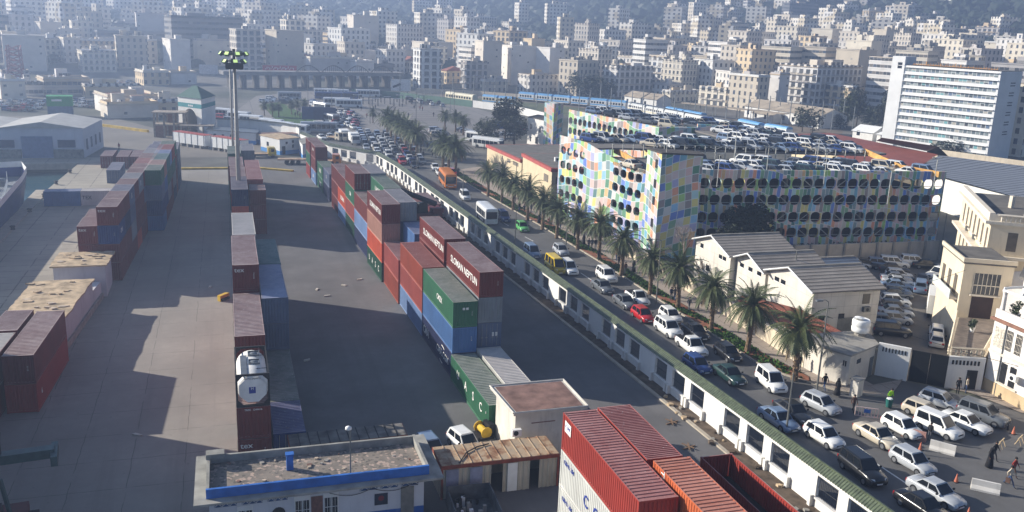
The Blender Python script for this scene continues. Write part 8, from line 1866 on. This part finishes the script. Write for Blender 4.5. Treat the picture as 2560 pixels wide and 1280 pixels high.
def massmat():
    t = NT('hillside_walls'); p = t.pos(); s = t.sep(p); g = t.sep(t.nrm()); sel = t.math('GREATER_THAN', t.math('ABSOLUTE', g[0]), t.math('ABSOLUTE', g[1]))
    u = t.math('ADD', t.math('MULTIPLY', s[1], sel), t.math('MULTIPLY', s[0], t.math('SUBTRACT', 1.0, sel))); fa = t.math('ABSOLUTE', t.math('SUBTRACT', t.math('FRACT', t.math('DIVIDE', u, 3.1)), .5)); fb = t.math('FRACT', t.math('DIVIDE', s[2], 3.1))
    win = t.math('MULTIPLY', t.math('LESS_THAN', fa, .22), t.math('MULTIPLY', t.math('GREATER_THAN', fb, .25), t.math('LESS_THAN', fb, .75)))
    n = t.noise(p, .035, 2); wall = t.ramp(n, [(.3, srgb(206, 196, 178)), (.45, srgb(222, 216, 204)), (.55, srgb(196, 184, 160)), (.65, srgb(214, 210, 204))], 'CONSTANT')
    return t.out(t.mix(t.math('GREATER_THAN', g[2], .6), t.mix(win, wall, (.07, .07, .08)), (.3, .26, .22)), .9, 0, .2)
o = mass.build('hillside_houses', massmat()); tag(o, 'countless pale small houses scattered up the hazy wooded hillside', 'houses'); o['kind'] = 'stuff'
# woodland clumps between them
def blob(m, x, y, z, r, rs):
    a0 = rs.random()*6; vs = []; k = 6
    for zz, rr in ((-.3, .8), (.25, 1.0), (.7, .6)):
        for j in range(k): a = a0+6.283*j/k; q = r*rr*rs.uniform(.75, 1.2); vs.append((x+q*cos(a), y+q*sin(a), z+r*zz*rs.uniform(.8, 1.2)))
    vs.append((x, y, z+r*rs.uniform(.8, 1.15))); fs = [(i*k+j, i*k+(j+1) % k, (i+1)*k+(j+1) % k, (i+1)*k+j) for i in range(2) for j in range(k)]+[(2*k+j, 2*k+(j+1) % k, 3*k) for j in range(k)]; m.add(vs, fs)
wd = MB(); rw = random.Random(5)
for k in range(19000):
    az = radians(rw.uniform(-15, 50)); D = 520+1500*rw.random()**.8; x, y = D*sin(az), D*cos(az)
    if D < 620 and rw.random() < .6: continue
    blob(wd, x, y, terr(x, y)+.5, rw.uniform(3.2, 7.2)*(1 if D < 900 else 1.35), rw)
o = wd.build('hillside_woodland', leafmat('far_wood', (.012, .02, .012), (.03, .045, .022))); tag(o, 'dark woodland covering the hazy hill between the houses', 'woodland'); o['kind'] = 'stuff'
CRM = [crown_mesh(40+k, 1, 1, 1, 900, .14, M_LEAF if k % 2 else M_LEAF2) for k in range(4)]
for i, (px, py, r, rz_, h, lab) in enumerate(((1432, 246, 5, 6, 7, 'leftmost of the dark trees in front of the shaded railway block'), (1462, 250, 5.5, 6, 7, 'second dark tree in front of the shaded railway block'), (1492, 252, 5, 5.5, 6.5, 'third dark tree before the shaded railway block'), (1520, 254, 4.5, 5, 5.5, 'rightmost dark tree before the shaded railway block'),
        (2112, 318, 4.5, 7, 7.5, 'tall feathery tree left of the ornate cream building'), (2140, 316, 5, 8, 9, 'taller of the feathery trees by the Moorish front'), (2172, 322, 4.2, 4, 4.5, 'low dark tree between the two feathery groups'), (2212, 328, 5, 8, 8.5, 'tall dark tree next to the tower block'), (2236, 330, 4, 6, 7, 'tree touching the left end of the tower block'), (2195, 328, 4, 5, 6, 'rounded tree left of the tall one by the tower block'),
        (2005, 330, 4, 4.5, 5, 'dark tree in front of the station shed, left'), (2030, 334, 4.5, 4.5, 5, 'dark tree in front of the station shed, right'), (880, 135, 11, 9, 8, 'big rounded dark tree above the blank white block'), (900, 137, 8, 7, 7, 'smaller dark tree beside the big rounded one'), (1570, 128, 7, 6, 6, 'dark tree below the cream balcony tower'), (2380, 392, 4, 3, 2.5, 'low scrub in front of the tower block'), (2345, 385, 3.5, 2.5, 2, 'scrub at the foot of the tower block'), (2100, 322, 3, 3, 3, 'small tree at the station fence'))):
    p = GT(px, py); t = thing('far_tree', lab, 'tree', (p.x, p.y, p.z), i, 'trees at the foot of the city'); o = obj('crown', CRM[i % 4], t, (0, 0, h)); o.scale = (r, r, rz_); obj('trunk', trunk_mesh(h, .25, i, 4, r*.4), t)
# ---------------------------------------------------------------- railway
rp = [G(1100, 232), G(2110, 322), G(2100, 348), G(1780, 318), G(1440, 268), G(1100, 262)]
sheet('rail_bed', [(p.x, p.y) for p in rp], .02, plain('ballast', (118, 106, 92), .95, 0, .3, .3))
rp = [G(1390, 262), G(1440, 270), G(1560, 300), G(1330, 282), G(1180, 250), G(1120, 240)]
sheet('track_grass', [(p.x, p.y) for p in rp], .026, plain('dry_grass', (92, 98, 66), .95, 0, .3, .3))
def train(a, b, n, lab, body, roof_, stripe):
    A_ = G(*a); B_ = G(*b); L = (B_-A_).length/n; e = (B_-A_).normalized(); ang = atan2(e.y, e.x); ps = []
    for i in range(n):
        p = A_+e*(i*L); t = thing('railway_coach', f"{lab}, {ORD[i]} coach from its left end", 'train', (p.x, p.y, .03), ang, 'railway coaches'); w = 2.9; L_ = L-.7
        m = MB(); m.prism([(.3, -w/2), (L_, -w/2), (L_+.2, -w/4), (L_+.2, w/4), (L_, w/2), (.3, w/2), (.1, w/4), (.1, -w/4)], .9, 3.2); m.build('body', body, t)
        m = MB(); pr = [(-w/2, 3.2), (-w*.42, 3.75), (-w*.2, 4.0), (w*.2, 4.0), (w*.42, 3.75), (w/2, 3.2)]; k = len(pr); m.v = [(xx, q[0], q[1]) for xx in (.3, L_) for q in pr]; m.f = [(j, j+1, k+j+1, k+j) for j in range(k-1)]+[tuple(range(k))[::-1], tuple(range(k, 2*k))]; m.m = [0]*(k+1); m.build('roof', roof_, t)
        q = MB(); nw = max(4, int(L/1.7))
        for j in range(nw): x0 = 1+j*(L_-1.6)/nw; q.box(x0, -w/2-.02, 2.0, x0+(L_-1.6)/nw*.66, -w/2-.001, 2.85)
        q.build('window_row', GLASS, t)['kind'] = 'stuff'
        if stripe: MB().box(.4, -w/2-.015, 1.2, L_-.1, -w/2-.002, 1.75).build('stripe', stripe, t)
        MB().box(.8, -w/2+.3, .25, L_-.8, w/2-.3, .9).build('underframe', M_STEEL, t)
wb2 = plain('train_white', (222, 222, 218), .5, 0, .1, .3); bl2 = plain('train_blue', (96, 156, 204), .5, 0, .1, .3); cr2 = plain('train_cream', (206, 198, 170), .6, 0, .1, .3)
train((1118, 252), (1190, 262), 1, 'cream train left of the white wall', cr2, cr2, None); train((1208, 260), (1290, 268), 2, 'cream and blue train behind the white wall', cr2, bl2, bl2)
train((1298, 252), (1570, 277), 6, 'blue and white train on the far track', wb2, bl2, bl2); train((1575, 279), (1895, 345), 6, 'white train with a grey roof behind the car park', wb2, METAL, cr2)
train((1668, 292), (1760, 311), 2, 'blue-roofed train on the middle track', wb2, bl2, bl2); train((1850, 325), (1905, 338), 1, 'blue and white locomotive coach beside the car park', wb2, bl2, bl2); train((1915, 338), (1975, 349), 1, 'rounded white train front near the red roof', wb2, bl2, bl2)
rm_ = random.Random(12)
for i in range(44):
    f = i/43; px = 1000+f*1130; py = 236+f*78+rm_.uniform(-8, 18)+(f*f*12); p = G(px, py); h = rm_.uniform(8.5, 10.5)
    t = thing('catenary_mast', f"railway overhead-line mast, {ORD[i] if i < 14 else str(i+1)+'th'} from the left along the tracks", 'mast', (p.x, p.y, 0), RZ, 'overhead-line masts'); MB().box(-.12, -.12, 0, .12, .12, h).build('post', METAL, t); MB().tube([(0, 0, h-1), (2.6, 0, h-1.2)], .06, 4).build('bracket', METAL, t)
def fwall(name, lab, pts, h, mat, cat='wall'):
    t = thing(name, lab, cat); m = MB()
    for a, b in zip(pts, pts[1:]):
        A_, B_ = G(*a), G(*b); d = Vector((A_.y-B_.y, B_.x-A_.x, 0)).normalized()*.3; m.prism(pl(A_, B_, B_+d, A_+d), -.1, h)
    m.build('wall' if cat == 'wall' else 'panel', mat, t)
fwall('green_fence', 'long dull green fence between the square and the railway', [(880, 238), (1000, 246), (1100, 258), (1180, 268)], 2.6, plain('fence_green', (74, 104, 88), .8, 0, .15, .3), 'fence')
fwall('railway_wall', 'bright white wall between the railway and the big dark tree', [(1181, 268), (1240, 276), (1310, 288), (1365, 302)], 2.7, M_WALLW)
fwall('railway_wall', 'low stained wall along the railway at the foot of the city', [(1040, 232), (1200, 240), (1400, 256)], 2.2, M_GW); fwall('railway_wall', 'grey wall beyond the train behind the car park', [(1900, 352), (2020, 362)], 2.5, M_GW)
fwall('depot_wall', 'pale wall with scrub in front of the tower block', [(2330, 392), (2440, 408), (2560, 425)], 2.4, M_GW)
# station sheds
def far_gable(a, b, dep, he, hr, lab, rm, wm=M_WALLW):
    A_, B_ = G(*a), G(*b); e = (B_-A_); L = e.length; t = thing('station_shed', lab, 'shed', (A_.x, A_.y, 0), atan2(e.y, e.x)); m = MB()
    m.add([(0, 0, -.1), (L, 0, -.1), (L, dep, -.1), (0, dep, -.1), (0, 0, he), (L, 0, he), (L, dep, he), (0, dep, he), (0, dep/2, hr), (L, dep/2, hr)], [(0, 1, 5, 4), (2, 3, 7, 6), (0, 4, 8, 7, 3), (1, 2, 6, 9, 5)]); m.build('wall', wm, t)
    m = MB(); m.add([(-.4, -.5, he-.1), (L+.4, -.5, he-.1), (L+.4, dep/2, hr+.1), (-.4, dep/2, hr+.1), (L+.4, dep+.5, he-.1), (-.4, dep+.5, he-.1)], [(0, 1, 2, 3), (3, 2, 4, 5)]); m.build('roof', rm, t)
    for i in range(max(1, int(L/5))): MB().box(1.5+i*5, -.04, 1.2, 2.7+i*5, .0, 2.8).build('window', GLASS, t)
cr3 = plain('tan_sheet', (170, 156, 136), .85, 0, .2, .3)
far_gable((1560, 262), (1600, 268), 9, 4, 6, 'white station shed, left gable of three', cr3); far_gable((1603, 268), (1640, 273), 9, 4, 6, 'white station shed, middle gable of three', cr3); far_gable((1860, 292), (2045, 322), 14, 4.5, 7, 'long tan-roofed station hall left of the dark trees', cr3); far_gable((1878, 300), (1930, 308), 6, 3, 4, 'small white hut at the end of the platforms', cr3)
far_gable((2130, 345), (2180, 352), 9, 2.6, 4.4, 'white ruined shed with a red stain near the scrub', WHITEP); far_gable((2190, 356), (2222, 361), 6, 2.8, 3.4, 'white hut with a blue door beside the tower block', WHITEP)
pf = thing('platform_canopy', 'long flat platform canopy between the tracks', 'canopy', (*tuple(G(1700, 285))[:2], 0), RZ-1.45); MB().box(0, 0, 4.3, 46, 4, 4.6).build('roof', cr3, pf)
for i in range(8): MB().box(2+i*6, 1.8, 0, 2.3+i*6, 2.1, 4.3).build('post', METAL, pf)
# ---------------------------------------------------------------- far port buildings on the left
def pb(x0, s_, x1, yt, yb, st_, lab, mat=None, parts=True, roof=None): landmark(0, x0*3.047, s_*3.047, x1*3.047, yt*3.047, yb*3.047, st_, lab, roof, mat, parts=parts, seed=int(x0))
pb(243, 272, 382, 245, 286, 'blank', 'white port building with arched end windows and a long plain side'); pb(98, 112, 205, 200, 240, 'ribbon', 'two-storey port building with blue glass bands'); pb(0, 4, 52, 205, 248, 'blank', 'plain grey port building at the left edge'); pb(342, 360, 415, 182, 214, 'plain', 'white three-storey port office with a tower stair'); pb(412, 428, 485, 184, 212, 'blank', 'white port block right of the three-storey office')
pb(382, 388, 450, 257, 288, 'plain', 'long white windowed port shed left of the gateway'); pb(208, 214, 330, 226, 244, 'plain', 'low white windowed building behind the arched-end one'); pb(52, 58, 100, 215, 240, 'ribbon', 'hazy tiered grandstand-like port building'); pb(255, 270, 380, 279, 297, 'blank', 'long grey lorry-shaped shed in front of the arched-end building'); pb(0, 6, 60, 190, 205, 'plain', 'hazy low port block at the far left')
gk = thing('green_kiosk', 'green-topped kiosk block behind the dock warehouse', 'kiosk', (*tuple(G(152, 292))[:2], 0), .1); MB().box(-3.5, 0, 0, 3.5, 5, 3.2).build('base', plain('kiosk_blue', (96, 116, 140), .7), gk); MB().box(-3.6, -.1, 3.21, 3.6, 5.1, 6.2).build('green_panel', plain('kiosk_green', (46, 140, 80), .7, 0, .1), gk); MB().box(-2.2, -.16, 4.7, .6, -.11, 5.3).build('sign_strip', WHITEP, gk)
lt = thing('lattice_tower', 'hazy red lattice tower near the left edge', 'tower', (*tuple(G(42, 205))[:2], 0)); m = MB(); Hh = 15.5
for sx in (-1, 1):
    for sy in (-1, 1): m.tube([(sx*2.8, sy*2.8, 0), (sx*2.2, sy*2.2, Hh)], .35, 4)
for i in range(7):
    z = i*Hh/7
    for sx in (-1, 1): m.tube([(sx*2.7, -2.7, z), (-sx*2.5, -2.6, z+Hh/7)], .25, 4); m.tube([(sx*2.7, -2.7, z), (sx*2.5, 2.6, z+Hh/7)], .25, 4)
    m.box(-2.6, -2.6, z, 2.6, 2.6, z+.5)
m.build('lattice', plain('lattice_red', (158, 96, 92), .8, 0, .2), lt)
# flyover with arches of ironwork, billboards
fo = thing('flyover', 'long grey elevated roadway with dark piers across the far square', 'flyover'); A_, B_ = G(560, 222), G(1010, 222); e = (B_-A_).normalized(); nn_ = Vector((-e.y, e.x, 0)); L = (B_-A_).length
MB().prism(pl(A_, B_, B_+nn_*9, A_+nn_*9), 6.0, 7.6).build('deck', plain('flyover_concrete', (126, 124, 122), .9, 0, .2, .2), fo)
for i in range(15): p = A_+e*(L*(i+.5)/15); MB().prism(pl(p, p+e*1.4, p+e*1.4+nn_*8, p+nn_*8), 0, 6.0).build('pier', M_DARKC, fo)
for k in range(4):
    q = MB(); a = .38+k*.14
    for j in range(12): f0_, f1_ = a+.13*j/12, a+.13*(j+1)/12; p, r_ = A_+e*(L*f0_), A_+e*(L*f1_); q.tube([(p.x, p.y, 7.6+3.0*sin(pi*j/12)), (r_.x, r_.y, 7.6+3.0*sin(pi*(j+1)/12))], .22, 4); q.tube([(p.x, p.y, 7.6), (p.x, p.y, 7.6+3.0*sin(pi*j/12)+.05)], .12, 3)
    q.build('iron_arch', plain('iron_brown', (96, 84, 80), .7, 0, .1), fo)
bn = thing('red_banner', 'long red banner with white Arabic-style script over the flyover', 'banner', (*tuple(G(658, 214))[:2], 6.5)); MB().box(0, 0, 0, 15.5, .3, 2.9).build('cloth', plain('banner_red', (176, 52, 66), .7, 0, .08), bn)
for i in range(22): MB().box(1.2+i*.6, -.05, 1.0+.3*(i % 3), 1.5+i*.6, -.01, 1.5+.4*(i % 2)+.3*(i % 3)).build('script_mark', WHITEP, bn)
for (px, py, w, h, z, lab, c) in ((1002, 240, 8.5, 5, 2.2, 'white billboard with a black device picture beside the flyover', (216, 216, 214)), (785, 305, 7.6, 4.0, .8, 'left dark blue billboard panel at the lawn edge', (50, 72, 112)), (812, 306, 7.0, 4.0, .8, 'right dark blue billboard panel at the lawn edge', (44, 58, 92)), (522, 190, 9, 4.5, 1, 'pale hazy billboard left of the mast', (190, 190, 192))):
    p = GT(px, py); t = thing('billboard', lab, 'billboard', (p.x, p.y, p.z), -.15); MB().box(-w/2, 0, z, w/2, .4, z+h).build('panel', plain('billboard_%d' % px, c, .6), t)
    for s_ in (-1, 1): MB().box(s_*w*.35-.15, .1, 0, s_*w*.35+.15, .3, z).build('post', METAL, t)
    if px == 1002: MB().prism([(-1.8, -.06), (1.9, -.06), (1.9, -.01), (-1.8, -.01)], z+2.0, z+2.9).build('device_picture', BLACK, t, (0, 0, .2)).rotation_euler = (0, -.4, 0)
for i in range(10):
    p = G(885+i*18+(i % 3)*5, 256+(i % 3)*5); t = thing('bus_shelter', f"small dark shelter frame in the bus park, {ORD[i]} from the left", 'shelter', (p.x, p.y, .02), 0, 'shelter frames in the bus park')
    for a in (0, 2.2): 
        for b_ in (0, 1.6): MB().box(a, b_, 0, a+.15, b_+.15, 2.8).build('post', DMETAL, t)
    MB().box(-.2, -.2, 2.8, 2.6, 2.0, 2.95).build('roof', METAL, t)
bs = thing('bus_shelter', 'long white-roofed bus shelter beside the stopped buses', 'shelter', (*tuple(G(1175, 372))[:2], 0), -.9); MB().box(0, 0, 2.8, 9, 2.6, 3.0).build('roof', WHITEP, bs)
for i in range(4): MB().box(.2+i*2.8, 2.2, 0, .35+i*2.8, 2.35, 2.8).build('post', DMETAL, bs)
# ---------------------------------------------------------------- the air
hz = MB(); hz.box(-1400, -430, -7, 3300, 3650, 215); o = hz.build('haze', None); o.data.materials.clear(); o['kind'] = 'stuff'
hm_ = bpy.data.materials.new('haze_air'); hm_.use_nodes = True; t = hm_.node_tree; t.nodes.remove(t.nodes['Principled BSDF']); v = t.nodes.new('ShaderNodeVolumePrincipled')
v.inputs['Color'].default_value = (.5, .66, 1.0, 1); v.inputs['Density'].default_value = .0009; v.inputs['Anisotropy'].default_value = .35; t.links.new(v.outputs[0], t.nodes['Material Output'].inputs['Volume']); o.data.materials.append(hm_)
tag(o, 'pale blue winter haze over the port and the hillside city', 'haze')
